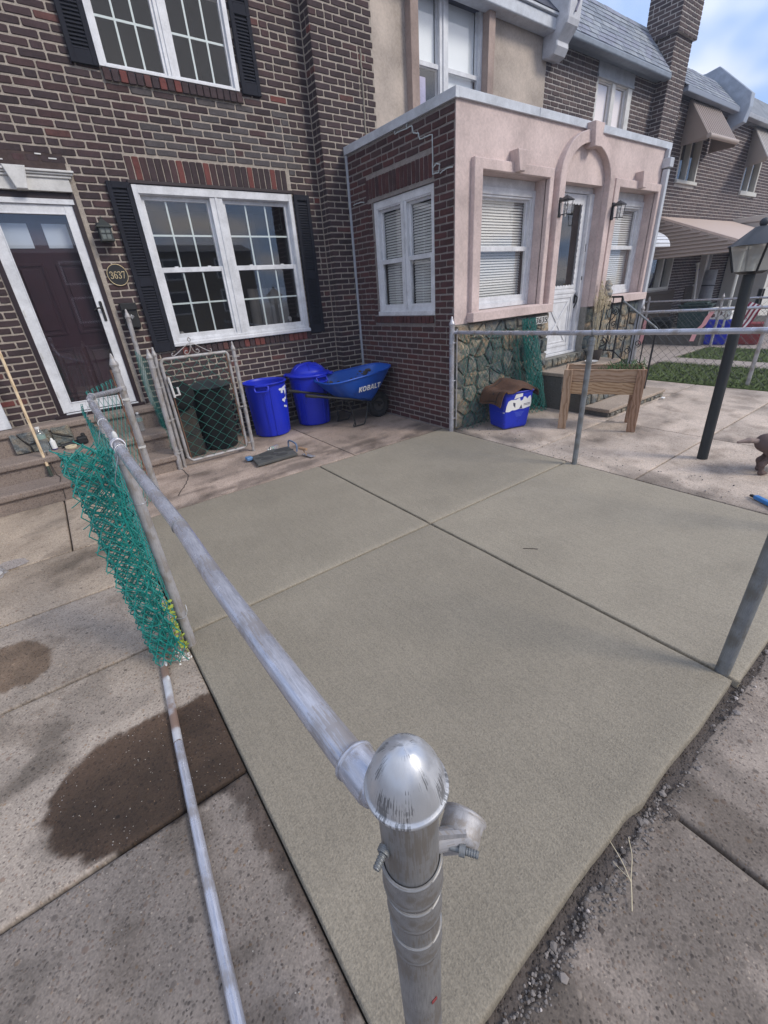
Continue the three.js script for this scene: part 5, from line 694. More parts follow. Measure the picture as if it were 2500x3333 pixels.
  // mesh still hung: along the rail and round the bend
  part('chain_mesh', chain(1.62, 1.00, 0.056, 0.054, 0.0020, (u, v, n) => V(0.085 + n + 0.02 * Math.sin(u * 3 + v), 0.03 + v + 0, -2.14 - u), { hook: 1 }), M.vinyl, f);
  part('chain_mesh', chain(0.74, 1.07, 0.056, 0.056, 0.0021, (u, v, n) => V(0.115 + u * 0.37 - n, 0.03 + v, -3.78 - u * 0.88), { hook: 1 }), M.vinyl, f);
  // mesh pulled back into a bundle at the mid post
  const fold = (s, layers, zA, zB) => (u, v, n) => { const w = mix(0.15, 0.20, v / 1.14), k = u / 0.17, f0 = Math.floor(k), t = k - f0, q = f0 % 2 ? 1 - t : t, j = 0.03 * (fbm2(u * 2.2 + s, v * 2.4, 7, 2) - 0.5), j2 = 0.035 * (fbm2(u * 2.2, v * 2.6 + s, 9, 2) - 0.5);
    const x0 = mix(0.065, 0.075, v), x = x0 - q * w, z = mix(zA, zB, clamp(k / layers)) + 0.05 * Math.sin(q * 3.14) * (f0 % 2 ? 1 : -1) + n * 2.2; return V(x + j, v * 0.995 + 0.01 + 0.02 * Math.sin(u * 9), z + j2 - 0.07 * (v - 0.5)); };
  part('mesh_bundle', chain(1.44, 1.08, 0.050, 0.048, 0.0024, fold(1.3, 8.5, -2.06, -2.26), { seg: 5 }), M.vinyl, f); part('mesh_bundle', chain(0.32, 1.09, 0.046, 0.046, 0.0024, (u, v, n) => { const t = u / 0.32, w = mix(0.14, 0.185, v / 1.14); return V(0.07 - t * w + 0.01 * Math.sin(v * 7), v + 0.005, -1.985 - 0.03 * Math.sin(t * 3.1) - 0.04 * t - 0.06 * (v - 0.5) + 0.015 * Math.sin(v * 5 + u * 9) + n * 1.5); }, { hook: 1, seg: 6 }), M.vinyl, f); part('mesh_bundle', chain(0.72, 1.10, 0.048, 0.046, 0.0024, fold(5.7, 4.2, -2.04, -2.20), { seg: 5 }), M.vinyl, f);
  { const L = []; let s0 = seedN; seedN = 88; for (let i = 0; i < 9; i++) { const y = 0.05 + i * 0.11 + rr(-0.01, 0.01), w = mix(0.13, 0.2, y), x = 0.05; L.push(tube([V(x - w * 0.9, y, -2.02 + rr(-0.02, 0.02)), V(x - w * 0.5, y + rr(0.0, 0.05), -1.985 + rr(-0.02, 0.02)), V(x - w * 0.25, y + rr(-0.02, 0.03), -1.97 + rr(-0.02, 0.02)), V(x - w * 0.05, y + rr(-0.05, 0.02), -2.01), V(x, y - 0.03, -2.05)], 0.0021, 5, 20)); } for (let i = 0; i < 5; i++) { const p = []; for (let k = 0; k < 10; k++) p.push(V(0.0 + i * 0.014 + rr(-0.012, 0.012), 0.08 + k * 0.11, -1.995 + rr(-0.02, 0.02))); L.push(tube(p, 0.0021, 5, 50)); } seedN = s0; part('loose_wires', L, M.vinyl, f); }
}
{ // yellow-green weeds at the foot of the mid post
  const w = thing('weed', 'yellow green weed growing between the green mesh bundle and the fence post', 'weed', [0.085, 0, -2.05]), L = []; let s0 = seedN; seedN = 31; for (let i = 0; i < 95; i++) { const y = rr(0.01, 0.34), q = new THREE.CircleGeometry(rr(0.006, 0.014), 6); q.scale(1, 0.6, 1); q.rotateX(rr(-1.3, 0.4)); q.rotateY(rr(0, 6.3)); q.translate(0.078 + rr(-0.022, 0.016) - y * 0.02, y, -2.035 + rr(-0.02, 0.025)); L.push(q); } seedN = s0; part('leaves', L, M.weed, w); part('stem', tube([V(0.085, -0.01, -2.04), V(0.08, 0.15, -2.04), V(0.072, 0.34, -2.05)], 0.0022, 5), M.weed, w);
}
{ // right-hand run
  const f = thing('pipe_fence', 'galvanized pipe fence without mesh running along the right edge of the new slab', 'fence', [3.79, 0, -2.08]);
  part('corner_post', [rod(V(3.80, -0.05, -3.79), V(3.80, 1.255, -3.79), 0.0285, 0.0285, 24), acorn(3.80, 1.255, -3.79, 0.0285, 1.4)], M.galv, f); part('clamp', [1.05, 0.62, 0.16].flatMap(y => band(3.80, y, -3.79, 0.0285, 1, 0.15)), M.galv, f); part('tension_bar', [rod(V(3.86, 0.05, -3.765), V(3.86, 1.20, -3.765), 0.008, 0.008, 6)], M.galvDull, f);
  part('top_rail', [tube([V(3.83, 1.164, -3.78), V(3.80, 1.180, -2.9), V(3.79, 1.200, -2.09), V(3.79, 1.220, -1.447), V(3.79, 1.239, -0.906), V(3.79, 1.26, -0.22)], 0.0208, 20, 60)], M.galv, f);
  part('line_post', [rod(V(3.793, -0.05, -2.087), V(3.79, 1.15, -2.088), 0.024, 0.024, 24), lathe([[0.024, 1.10], [0.0275, 1.10], [0.0275, 1.15], [0.012, 1.17]], 24).translate(3.79, 0, -2.088), torusAt(V(3.79, 1.2, -2.09), V(0.12, 0, 1), 0.0245, 0.005, 26, 8)], M.galvDark, f);
  part('end_post', [rod(V(1.978, -0.05, -0.246), V(1.985, 1.22, -0.25), 0.0285, 0.0285, 24), acorn(1.985, 1.22, -0.25, 0.0285, 1.4)], M.galvDark, f);
  // front run stub between end post and corner
  part('end_post', [rod(V(3.79, -0.05, -0.20), V(3.79, 1.27, -0.20), 0.0285, 0.0285, 20), acorn(3.79, 1.27, -0.2, 0.0285, 1.4)], M.galvDark, f);
}
{ // mesh spread and bundled on the stone base
  const f = thing('loose_mesh', 'dark green chain mesh pulled back from the fence and slumped against the stone base', 'wire mesh', [4.6, 0, -3.7]);
  part('chain_mesh', chain(1.45, 1.18, 0.040, 0.055, 0.0024, (u, v, n) => V(3.875 + u - 0.12 * (v - 0.6) * u, 0.01 + v * (1 - 0.04 * u), -3.715 + 0.025 * Math.sin(u * 9 + v * 3) + n + 0.04 * (1 - v) * (1 - v))), M.vinylDark, f);
  const roll = (s, W) => (u, v, n) => { const a = u / W * 12.5, t = v / 1.22, R = mix(0.18, 0.12, t) * (0.6 + 0.4 * u / W), cx = 5.07 + 0.20 * (1 - t) * (1 - t) + 0.05 * Math.sin(v * 3), j = 0.03 * (fbm2(u * 6 + s, v * 6, 3, 2) - 0.5); return V(cx + Math.cos(a) * R * 1.15 + j, 0.01 + v, -3.66 + 0.10 * (1 - t) + Math.sin(a) * R * 0.55 + j + n); };
  part('mesh_bundle', chain(1.5, 1.22, 0.034, 0.05, 0.0025, roll(2, 1.5)), M.vinylMid = std([0.006, 0.17, 0.145], 0.42), f); part('mesh_bundle', chain(0.9, 0.95, 0.036, 0.05, 0.0024, (u, v, n) => V(4.82 + u * 0.5 + 0.05 * Math.sin(v * 5), 0.03 + v, -3.69 + 0.04 * Math.sin(u * 14) + n + 0.05 * (1 - v))), M.vinylDark, f);
}
// gate and side fence at the steps
{
  const g = thing('chain_gate', 'chain-link gate with scroll top and green mesh beside the front steps', 'gate', [1.25, 0, -5.1]); const z = -5.10, x0 = 0.90, x1 = 1.605, y0 = 0.055, y1 = 1.165;
  part('gate_frame', [tube([V(x0, y0 + 0.05, z), V(x0, y1 - 0.04, z), V(x0 + 0.04, y1, z), V(x1 - 0.03, y1 - 0.005, z), V(x1, y1 - 0.04, z), V(x1 - 0.012, y0 + 0.04, z), V(x1 - 0.05, y0, z), V(x0 + 0.05, y0, z), V(x0, y0 + 0.05, z)], 0.0165, 12, 160, false, 0.05)], M.galvDull, g);
  part('tension_bar', [rod(V(x1 - 0.035, y0 + 0.03, z + 0.01), V(x1 - 0.025, y1 - 0.02, z + 0.01), 0.006, 0.006, 6)], M.rust, g); part('tension_bar', [rod(V(x0 + 0.03, y0 + 0.03, z + 0.01), V(x0 + 0.03, y1 - 0.2, z + 0.01), 0.006, 0.006, 6)], M.rust, g);
  part('chain_mesh', chain(0.66, 1.09, 0.066, 0.0606, 0.0026, (u, v, n) => V(x0 + 0.022 + u, y0 + 0.012 + v, z + 0.012 + n)), M.vinylDark, g);
  const sc = pts => tube(pts.map(p => V(p[0], p[1], z)), 0.0045, 6, 60); const cx = 1.235;
  part('scroll', [-1, 1].flatMap(s => [sc([[cx, 1.30], [cx + s * 0.015, 1.325], [cx, 1.345], [cx - s * 0.004, 1.345]]), sc([[cx, 1.29], [cx + s * 0.05, 1.27], [cx + s * 0.16, 1.20], [cx + s * 0.20, 1.185], [cx + s * 0.205, 1.205], [cx + s * 0.19, 1.215]]), sc([[cx, 1.28], [cx + s * 0.015, 1.22], [cx + s * 0.05, 1.185], [cx + s * 0.075, 1.20], [cx + s * 0.06, 1.225], [cx + s * 0.045, 1.215]])]), M.galvDull, g);
  part('hinge_post', [rod(V(0.845, -0.02, -5.13), V(0.868, 1.215, -5.13), 0.0205, 0.0205, 18), acorn(0.868, 1.215, -5.13, 0.021, 1.3)], M.galvDull, g); part('latch_post', [rod(V(1.655, -0.02, -5.07), V(1.668, 1.185, -5.07), 0.0205, 0.0205, 18), acorn(1.668, 1.185, -5.07, 0.021, 1.3)], M.galvDull, g);
  part('hinge', [...band(0.862, 0.98, -5.13, 0.0205, 0.9, 0.3), ...band(0.858, 0.55, -5.13, 0.0205, 0.9, 0.3), ...band(0.85, 0.2, -5.13, 0.0205, -0.9, 0.3)], M.galvDull, g); part('latch', [...band(1.666, 1.10, -5.07, 0.0205, 1, 0), ...band(1.664, 1.06, -5.07, 0.0205, -1, 0.1), ...band(1.66, 0.55, -5.07, 0.0205, -1, 0.1), ...band(1.657, 0.11, -5.07, 0.0205, -1, 0.1)], M.galvDull, g);
  part('drop_rod', [rod(V(0.935, 0.78, -5.06), V(0.925, 0.99, -5.06), 0.012, 0.012, 8), rod(V(0.99, 0.80, -5.06), V(0.985, 0.88, -5.06), 0.011, 0.011, 8), rod(V(0.93, 0.80, -5.06), V(1.0, 0.80, -5.06), 0.007, 0.007, 6)], M.whiteOld, g);
  const s = thing('side_fence', 'short green mesh fence with two capped posts between the gate and the house wall', 'fence', [0.8, 0, -5.45]);
  part('end_post', [rod(V(0.787, -0.02, -5.09), V(0.812, 1.20, -5.09), 0.0265, 0.0265, 20), acorn(0.812, 1.20, -5.09, 0.027, 1.4)], M.galvDull, s); part('end_post', [rod(V(0.80, 0.30, -5.82), V(0.835, 1.58, -5.82), 0.0245, 0.0245, 20), acorn(0.835, 1.58, -5.82, 0.025, 1.3)], M.galvDull, s); part('clamp', [1.1, 0.9, 0.55, 0.18].flatMap(y => band(0.80 + y * 0.01, y, -5.09, 0.0265, 0.8, 0.2)), M.galvDull, s);
  part('chain_mesh', chain(0.70, 1.1, 0.05, 0.05, 0.0019, (u, v, n) => V(0.79 + 0.015 * Math.sin(v * 6) + n, 0.06 + v + 0.10 * u, -5.11 - u)), M.vinylMid, s);
  const c = thing('black_trash_can', 'black plastic trash can behind the chain-link gate', 'trash can', [1.36, 0, -5.58]); part('body', [loc(lathe([[0, 0], [0.19, 0], [0.20, 0.02], [0.235, 0.72], [0.25, 0.73], [0.25, 0.76], [0.22, 0.76], [0.19, 0.03], [0, 0.03]], 28), new THREE.Matrix4().makeTranslation(1.44, 0, -5.60))], M.greenDark = std([0.004, 0.005, 0.005], 0.95), c); part('lid', [loc(lathe([[0, 0.83], [0.1, 0.825], [0.22, 0.785], [0.262, 0.77], [0.262, 0.755], [0, 0.755]], 28), new THREE.Matrix4().makeTranslation(1.44, 0, -5.60))], M.greenDark2 = std([0.022, 0.026, 0.027], 0.8), c);
  const t = thing('black_tub', 'black round tub tipped on its side behind the gate by the steps', 'tub', [1.05, 0.55, -5.5]); { const q = lathe([[0.13, 0.16], [0.16, 0], [0.17, 0.0], [0.145, 0.17], [0, 0.17], [0, 0.155]], 24); q.rotateX(1.25); q.rotateZ(-0.25); part('body', q.translate(1.05, 0.70, -5.52), M.greenDark, t); } part('stand', [bx(0.92, 0, -5.62, 1.18, 0.55, -5.42, 0.01)], M.landingDark = std([0.05, 0.045, 0.04], 0.95, { map: T.stone }), t);
}
function boundary(name, label, x, z0, z1, h, postZ, mat, cell, base = 0) {
  const f = thing(name, label, 'fence', [x[0], base, (z0 + z1) / 2]); const X = z => mix(x[0], x[1], (z - z0) / (z1 - z0)); part('top_rail', [rod(V(X(z0), h[0], z0), V(X(z1), h[1], z1), 0.022, 0.022, 10)], M.galv, f);
  for (const z of postZ) part('line_post', [rod(V(X(z), base, z), V(X(z), h[0] + 0.06, z), 0.028, 0.028, 12), acorn(X(z), h[0] + 0.06, z, 0.028, 1.2)], M.galvDull, f);
  part('chain_mesh', chain(z1 - z0, h[0] - base - 0.02, cell, cell, 0.0024, (u, v, n) => V(X(z0 + u) + 0.03 + n, base + 0.01 + v, z0 + u), { seg: 3 }), mat, f); return f;
}
boundary('mesh_fence', 'grey chain-link fence with pipe rail between the far yard and the lawn', [8.17, 8.62], -3.72, 0.4, [1.045, 1.14], [-3.70, -2.04, -0.3], M.wireGrey, 0.062);
boundary('mesh_fence', 'second chain-link fence farther off beyond the lawn strips', [12.4, 12.5], -5.60, 0.4, [0.988, 1.03], [-5.5, -3.95, -2.2], M.wireGrey, 0.085);
// loose pipe on the walk
{ const p = thing('loose_pipe', 'loose galvanized pipe with rusty end lying on the left walk', 'pipe', [-0.1, 0, -1.2]); part('pipe', [rod(V(-0.090, 0.0005, -1.50), V(-0.205, 0.0005, -0.05), 0.0175, 0.0175, 20)], M.galv, p); part('rusty_end', [rod(V(-0.036, 0.0005, -2.06), V(-0.0895, 0.0005, -1.505), 0.0168, 0.0172, 20)], M.rusty, p); part('paint_patch', [0, 1].map(i => { const q = new THREE.SphereGeometry(0.009, 8, 6); q.scale(0.8, 0.35, 3 - i); return q.translate(-0.030 - i * 0.012, 0.0165, -2.0 + i * 0.11); }), M.whiteOld, p); }

// ---------- wall fittings of 3637 ----------
{
  const l = thing('wall_lantern', 'small dark wall lantern between the burgundy door and the shutter', 'lantern', [0.88, 2.3, FZ]); const z = FZ + 0.09;
  part('back_plate', [bx(0.82, 2.33, FZ + 0.005, 0.92, 2.46, FZ + 0.025, 0.004)], M.iron, l); part('roof', [loc(new THREE.ConeGeometry(0.095, 0.075, 4, 1).rotateY(Math.PI / 4), new THREE.Matrix4().makeTranslation(0.872, 2.452, z)), bx(0.802, 2.405, z - 0.07, 0.942, 2.417, z + 0.07, 0.002), loc(new THREE.SphereGeometry(0.011, 8, 6), new THREE.Matrix4().makeTranslation(0.872, 2.492, z))], M.iron2 = std([0.05, 0.056, 0.052], 0.6, { metalness: 0.3 }), l);
  part('cage', [[-1, -1], [1, -1], [1, 1], [-1, 1]].map(([a, b]) => bx(0.872 + a * 0.05 - 0.006, 2.30, z + b * 0.05 - 0.006, 0.872 + a * 0.05 + 0.006, 2.405, z + b * 0.05 + 0.006, 0.002)).concat([bx(0.81, 2.285, z - 0.062, 0.934, 2.305, z + 0.062, 0.003), bx(0.8695, 2.305, z + 0.048, 0.8745, 2.405, z + 0.054, 0), bx(0.826, 2.352, z + 0.048, 0.918, 2.357, z + 0.0545, 0)]), M.iron2, l); part('pane', [bx(0.827, 2.306, z - 0.046, 0.917, 2.404, z + 0.046, 0)], std([0.16, 0.18, 0.17], 0.25), l);
}
const font = await new FontLoader().loadAsync('fonts/droid/droid_serif_regular.typeface.json'), fontB = await new FontLoader().loadAsync('fonts/droid/droid_sans_bold.typeface.json');
function text(s, size, depth, f = font, sx = 1) { const g = new TextGeometry(s, { font: f, size, depth, curveSegments: 4, bevelEnabled: false }); g.computeBoundingBox(); const b = g.boundingBox; g.translate(-(b.min.x + b.max.x) / 2, -(b.min.y + b.max.y) / 2, 0); g.scale(sx, 1, 1); return g; }
{
  const p = thing('number_plaque', 'oval black house number plaque 3637 with gold rim', 'number plaque', [0.876, 1.99, FZ]); const at = new THREE.Matrix4().makeTranslation(0.877, 1.988, FZ + 0.012);
  const disc = new THREE.CylinderGeometry(1, 1, 0.012, 48); disc.rotateX(Math.PI / 2); disc.scale(0.103, 0.106, 1); part('plate', loc(disc, at), M.black, p); const t = new THREE.TorusGeometry(1, 0.035, 6, 64); t.scale(0.098, 0.101, 0.09); t.translate(0, 0, 0.006); const gold = std([0.62, 0.50, 0.30], 0.4, { metalness: 0.4 }); part('rim', loc(t, at), gold, p); part('numerals', loc(text('3637', 0.068, 0.003, font, 0.72).translate(0, 0, 0.006), at), gold, p);
  const m = thing('mailbox', 'black wall mailbox with small silver lily ornament below the number plaque', 'mailbox', [0.875, 1.45, FZ]); part('box', [bx(0.80, 1.462, FZ + 0.004, 0.95, 1.70, FZ + 0.085, 0.012)], M.black, m); part('lid', [bx(0.795, 1.685, FZ + 0.003, 0.955, 1.715, FZ + 0.105, 0.008), bx(0.795, 1.645, FZ + 0.086, 0.955, 1.70, FZ + 0.105, 0.006)], M.black, m);
  const o = (q, a, b, c) => q.scale(a, b, 0.4).translate(0.878 + c[0], 1.575 + c[1], FZ + 0.088); part('ornament', [o(new THREE.SphereGeometry(0.01, 10, 8), 0.7, 1.9, [0, 0.008]), o(new THREE.TorusGeometry(0.008, 0.0035, 6, 12, 4), 1, 1, [-0.013, 0.002]), o(new THREE.TorusGeometry(0.008, 0.0035, 6, 12, 4).rotateY(Math.PI), 1, 1, [0.013, 0.002]), o(new THREE.BoxGeometry(0.03, 0.006, 0.01), 1, 1, [0, -0.009]), o(new THREE.ConeGeometry(0.006, 0.018, 6).rotateX(Math.PI), 1, 1, [0, -0.02])], M.steel, m);
}
// lanterns by the white door
function sconce(x, label, dx) {
  const l = thing('porch_lantern', label, 'lantern', [x, 2.3, EZ + 0.08], 'black glazed lanterns on the pink porch'); const z = EZ + 0.20, y = 2.40;
  part('back_plate', [bx(x - 0.035, y - 0.14, EZ + 0.05, x + 0.035, y + 0.13, EZ + 0.10, 0.006)], M.iron, l); part('arm', [bx(x - 0.01, y + 0.07, EZ + 0.09, x + 0.01, y + 0.09, z, 0.003)], M.iron, l);
  part('roof', [loc(new THREE.ConeGeometry(0.125, 0.07, 4, 1).rotateY(Math.PI / 4), new THREE.Matrix4().makeTranslation(x, y + 0.115, z)), bx(x - 0.088, y + 0.07, z - 0.088, x + 0.088, y + 0.082, z + 0.088, 0.002)], M.iron, l);
  const c = []; for (const [a, b] of [[-1, -1], [1, -1], [1, 1], [-1, 1]]) c.push(rod(V(x + a * 0.062, y - 0.115, z + b * 0.062), V(x + a * 0.072, y + 0.07, z + b * 0.072), 0.0055, 0.0055, 5)); c.push(...frameOf(basis(V(0, 0, 0), V(1, 0, 0), V(0, 0, 1)), x - 0.067, x + 0.067, -0.067, 0.067, -0.005, 0.005, 0.010).map(q => q.rotateX(0).applyMatrix4(new THREE.Matrix4().makeRotationX(Math.PI / 2)).translate(0, y - 0.115, z))); part('cage', c, M.iron, l);
  for (const [a, b] of [[0, 1], [1, 0], [0, -1], [-1, 0]]) { const q = new THREE.PlaneGeometry(0.128, 0.175); q.rotateY(Math.atan2(a, b)); part('pane', q.translate(x + a * 0.066, y - 0.02, z + b * 0.066), M.glass, l); }
  l.scale.setScalar(0.74); l.position.y = 2.335; part('candle', [rod(V(x, y - 0.11, z), V(x, y - 0.03, z), 0.012, 0.012, 8), loc(new THREE.SphereGeometry(0.02, 10, 8).scale(1, 1.5, 1), new THREE.Matrix4().makeTranslation(x, y, z))], M.whiteOld, l);
}
sconce(5.555, 'black glazed lantern on the pilaster left of the white door'); sconce(6.79, 'black glazed lantern on the pilaster right of the white door');
{ const n = thing('house_number', 'white house number tiles 3635 on the stone base beside the white door', 'house number', [5.43, 1.16, EZ + 0.05]); '3635'.split('').forEach((d, i) => { const x = 5.335 + i * 0.065; part('tile', [bx(x - 0.029, 1.115, EZ + 0.045, x + 0.029, 1.205, EZ + 0.062, 0.003)], M.whiteOld, n); part('numeral', text(d, 0.066, 0.003, fontB).translate(x, 1.16, EZ + 0.062), M.black, n); }); }

// ---------- things on the steps ----------
{ const p = thing('wooden_pole', 'long pale wooden pole leaning on the house wall, its dark tip on the lowest step', 'pole', [-0.37, 0.19, -5.36]); const a = V(-0.373, 0.182, -5.355), b = V(-0.36, 2.05, -5.90), d = V().subVectors(b, a).normalize(); part('shaft', [rod(a.clone().addScaledVector(d, 0.10), b, 0.0135, 0.0135, 14)], M.pole, p); part('tip', [rod(a, a.clone().addScaledVector(d, 0.105), 0.0165, 0.0155, 14), ...[0.02, 0.045, 0.07].map(k => torusAt(a.clone().addScaledVector(d, k), d, 0.0165, 0.0022, 16, 6))], std([0.035, 0.045, 0.03], 0.7), p); }
function bottle(label, at, h, lie) {
  const b = thing('water_bottle', label, 'bottle', at); const k = h / 0.22, r = 0.034 * k; const m = new THREE.Matrix4().makeTranslation(...at); if (lie) m.multiply(lie);
  const pr = [[0, 0.004], [r * 0.9, 0], [r, 0.01]]; for (let i = 0; i < 7; i++) pr.push([r, 0.02 + i * 0.014 * k], [r * 0.93, 0.027 + i * 0.014 * k]); pr.push([r, 0.125 * k], [r, 0.15 * k], [r * 0.92, 0.165 * k], [r * 0.45, 0.195 * k], [r * 0.40, 0.205 * k]); part('bottle', loc(lathe(pr, 20), m), M.pet, b); part('cap', loc(lathe([[r * 0.46, 0.200 * k], [r * 0.46, 0.218 * k], [0, 0.219 * k]], 16), m), M.whiteOld, b); part('label', loc(lathe([[r * 1.02, 0.118 * k], [r * 1.02, 0.150 * k]], 20), m), M.labelTex, b);
}
M.labelTex = std([0.30, 0.42, 0.38], 0.5, { map: T.tone });
bottle('clear water bottle behind the wooden pole on the upper step', [-0.335, 0.375, -5.60], 0.27); bottle('clear ribbed water bottle on the upper step right of the gate post', [0.60, 0.375, -5.66], 0.22);
bottle('crushed clear water bottle lying on the old concrete behind the float board', [1.90, 0.03, -4.90], 0.19, new THREE.Matrix4().makeRotationY(0.5).multiply(new THREE.Matrix4().makeRotationZ(1.5)).multiply(new THREE.Matrix4().makeScale(0.75, 1, 1)));
{ const g = thing('glue_tube', 'small purple and white adhesive bottle on the upper step', 'bottle', [-0.262, 0.375, -5.64]); const m = new THREE.Matrix4().makeTranslation(-0.262, 0.375, -5.64); part('body', loc(lathe([[0, 0], [0.024, 0], [0.026, 0.01], [0.025, 0.06], [0, 0.06]], 16), m), M.purple, g); part('wrap', loc(lathe([[0.0262, 0.012], [0.0265, 0.09], [0.018, 0.10]], 16, 0, 3).rotateY(1), m), M.paper, g); part('nozzle', loc(lathe([[0.016, 0.095], [0.014, 0.112], [0.006, 0.125], [0, 0.126]], 12), m), M.paper, g);
  const d = thing('power_tool', 'black hand tool lying on the upper step behind the green mesh', 'tool', [-0.10, 0.375, -5.62]); part('body', [rod(V(-0.20, 0.40, -5.60), V(-0.04, 0.405, -5.64), 0.022, 0.025, 12), bx(-0.05, 0.38, -5.68, 0.05, 0.46, -5.58, 0.02)], M.black, d); part('handle', [bx(0.0, 0.375, -5.66, 0.04, 0.49, -5.61, 0.012)], M.rubber, d);
  const r = thing('tape_roll', 'pale roll of tape lying beside the black tool on the step', 'tape', [-0.12, 0.375, -5.53]); part('roll', [loc(lathe([[0.03, 0], [0.055, 0], [0.055, 0.03], [0.03, 0.03], [0.03, 0]], 24), new THREE.Matrix4().makeTranslation(-0.12, 0.376, -5.53))], M.straw, r); }
{ const s = thing('plastic_scrap', 'crumpled grey plastic scrap at the far left of the walk', 'litter', [-0.80, -0.02, -3.80]); const g = new THREE.IcosahedronGeometry(0.075, 3), p = g.attributes.position; for (let i = 0; i < p.count; i++) { const k = 0.6 + 0.8 * fbm2(p.getX(i) * 30, p.getY(i) * 30 + p.getZ(i) * 22, 3, 3); p.setXYZ(i, p.getX(i) * k, Math.abs(p.getY(i)) * k * 0.9, p.getZ(i) * k); } g.computeVertexNormals(); part('scrap', g.translate(-0.83, -0.018, -3.80), M.galvDull, s); }
// ---------- blue cans, wheelbarrow ----------
const blueCan = (label, x, z, rt, rb, h, lidded, turn) => {
  const c = thing('blue_trash_can', label, 'trash can', [x, 0, z]); const R = new THREE.Matrix4().makeTranslation(x, 0, z).multiply(new THREE.Matrix4().makeRotationY(turn)); const A = g => loc(g, R), at = t => mix(rb, rt, t);
  const ring = (y, rr0, d) => [rr0 + d, y]; part('body', [A(lathe([[0, 0.012], [rb * 0.9, 0.012], [rb * 0.97, 0.0], [rb, 0.012], [at(0.30), h * 0.30], [at(0.66) - 0.002, h * 0.66], [at(0.665) + 0.004, h * 0.672], [at(0.92), h * 0.92], [rt + 0.004, h * 0.965], [rt + 0.020, h * 0.972], [rt + 0.022, h - 0.004], [rt + 0.016, h], [rt - 0.002, h - 0.003], [rt - 0.008, h * 0.95], [rb - 0.008, 0.02], [0, 0.02]], 48))], M.blue, c);
  // moulded flutes down the side and loop handles
  [0, 1, 2, 3].forEach(k => [-0.17, 0.17].forEach(o => { const a = k * Math.PI / 2 + o + 0.25, b = new THREE.BoxGeometry(0.030, h * 0.86, 0.022, 1, 6, 1), p = b.attributes.position; for (let i = 0; i < p.count; i++) { const t = (p.getY(i) + h * 0.43) / h; p.setX(i, p.getX(i) * (0.6 + 0.5 * t)); p.setZ(i, p.getZ(i) * 0.8 + at(t + 0.02)); } b.translate(0, h * 0.45, 0); b.computeVertexNormals(); b.rotateY(a); part('flute', A(b), M.blue, c); }));
  for (const s of [0, Math.PI]) part('handle', [A(tube([V(-0.085, h * 0.965, rt + 0.01), V(-0.082, h * 0.90, rt + 0.035), V(-0.06, h * 0.875, rt + 0.042), V(0.06, h * 0.875, rt + 0.042), V(0.082, h * 0.90, rt + 0.035), V(0.085, h * 0.965, rt + 0.01)], 0.011, 8, 40).rotateY(s)), A(bx(-0.08, h * 0.955, rt - 0.004, 0.08, h * 0.985, rt + 0.04, 0.006).rotateY(s))], M.blue, c);
  if (lidded) { const l = part('lid', [A(lathe([[rt + 0.028, h - 0.012], [rt + 0.034, h - 0.008], [rt + 0.034, h + 0.010], [rt + 0.02, h + 0.016], [rt * 0.90, h + 0.02], [rt * 0.86, h + 0.05], [rt * 0.76, h + 0.085], [rt * 0.55, h + 0.118], [rt * 0.25, h + 0.135], [0, h + 0.138]], 48))], M.blue, c); part('lid_rib', [...Array(6).keys()].map(i => A(tube([V(rt * 0.2, h + 0.136, 0), V(rt * 0.56, h + 0.117, 0), V(rt * 0.80, h + 0.07, 0)], 0.011, 6, 16).rotateY(i * Math.PI / 3))).concat([A(bx(-0.06, h + 0.13, -0.02, 0.06, h + 0.155, 0.02, 0.01))]), M.blue, l); for (const s of [0.7, 3.84]) part('lid_tab', [A(bx(-0.05, h - 0.02, rt + 0.02, 0.05, h + 0.012, rt + 0.075, 0.008).rotateY(s))], M.blue, l); }
  return [c, A, at];
};
{
  const [c, A, at] = blueCan('open blue plastic trash can with worn white print, next to the gate', 2.165, -5.62, 0.262, 0.225, 0.70, false, -0.55); const L = []; let s0 = seedN; seedN = 5; for (const [a0, y, w, hh] of [[0.62, 0.60, 0.07, 0.035], [0.70, 0.57, 0.05, 0.05], [0.86, 0.60, 0.09, 0.05], [1.02, 0.56, 0.06, 0.09], [1.06, 0.62, 0.10, 0.03], [0.72, 0.46, 0.05, 0.04], [0.82, 0.45, 0.05, 0.05], [0.94, 0.47, 0.06, 0.035], [0.80, 0.375, 0.04, 0.03], [0.95, 0.36, 0.05, 0.03], [1.05, 0.49, 0.03, 0.06]]) { const q = new THREE.CircleGeometry(1, 9), p = q.attributes.position; for (let i = 0; i < p.count; i++) { const k = i ? rr(0.75, 1.15) : 1, u = p.getX(i) * w * 0.5 * k, v = p.getY(i) * hh * 0.5 * k, a = a0 + 0.35 + u / 0.25, R = at((y + v) / 0.70) + 0.0065; p.setXYZ(i, Math.sin(a) * R, y + v, Math.cos(a) * R); } q.computeVertexNormals(); L.push(A(q)); } seedN = s0; part('worn_print', L, std([0.62, 0.66, 0.78], 0.6, { side: THREE.DoubleSide }), c);
  blueCan('blue plastic trash can with domed lid, between the open can and the wheelbarrow', 2.845, -5.665, 0.275, 0.232, 0.685, true, 0.15);
}
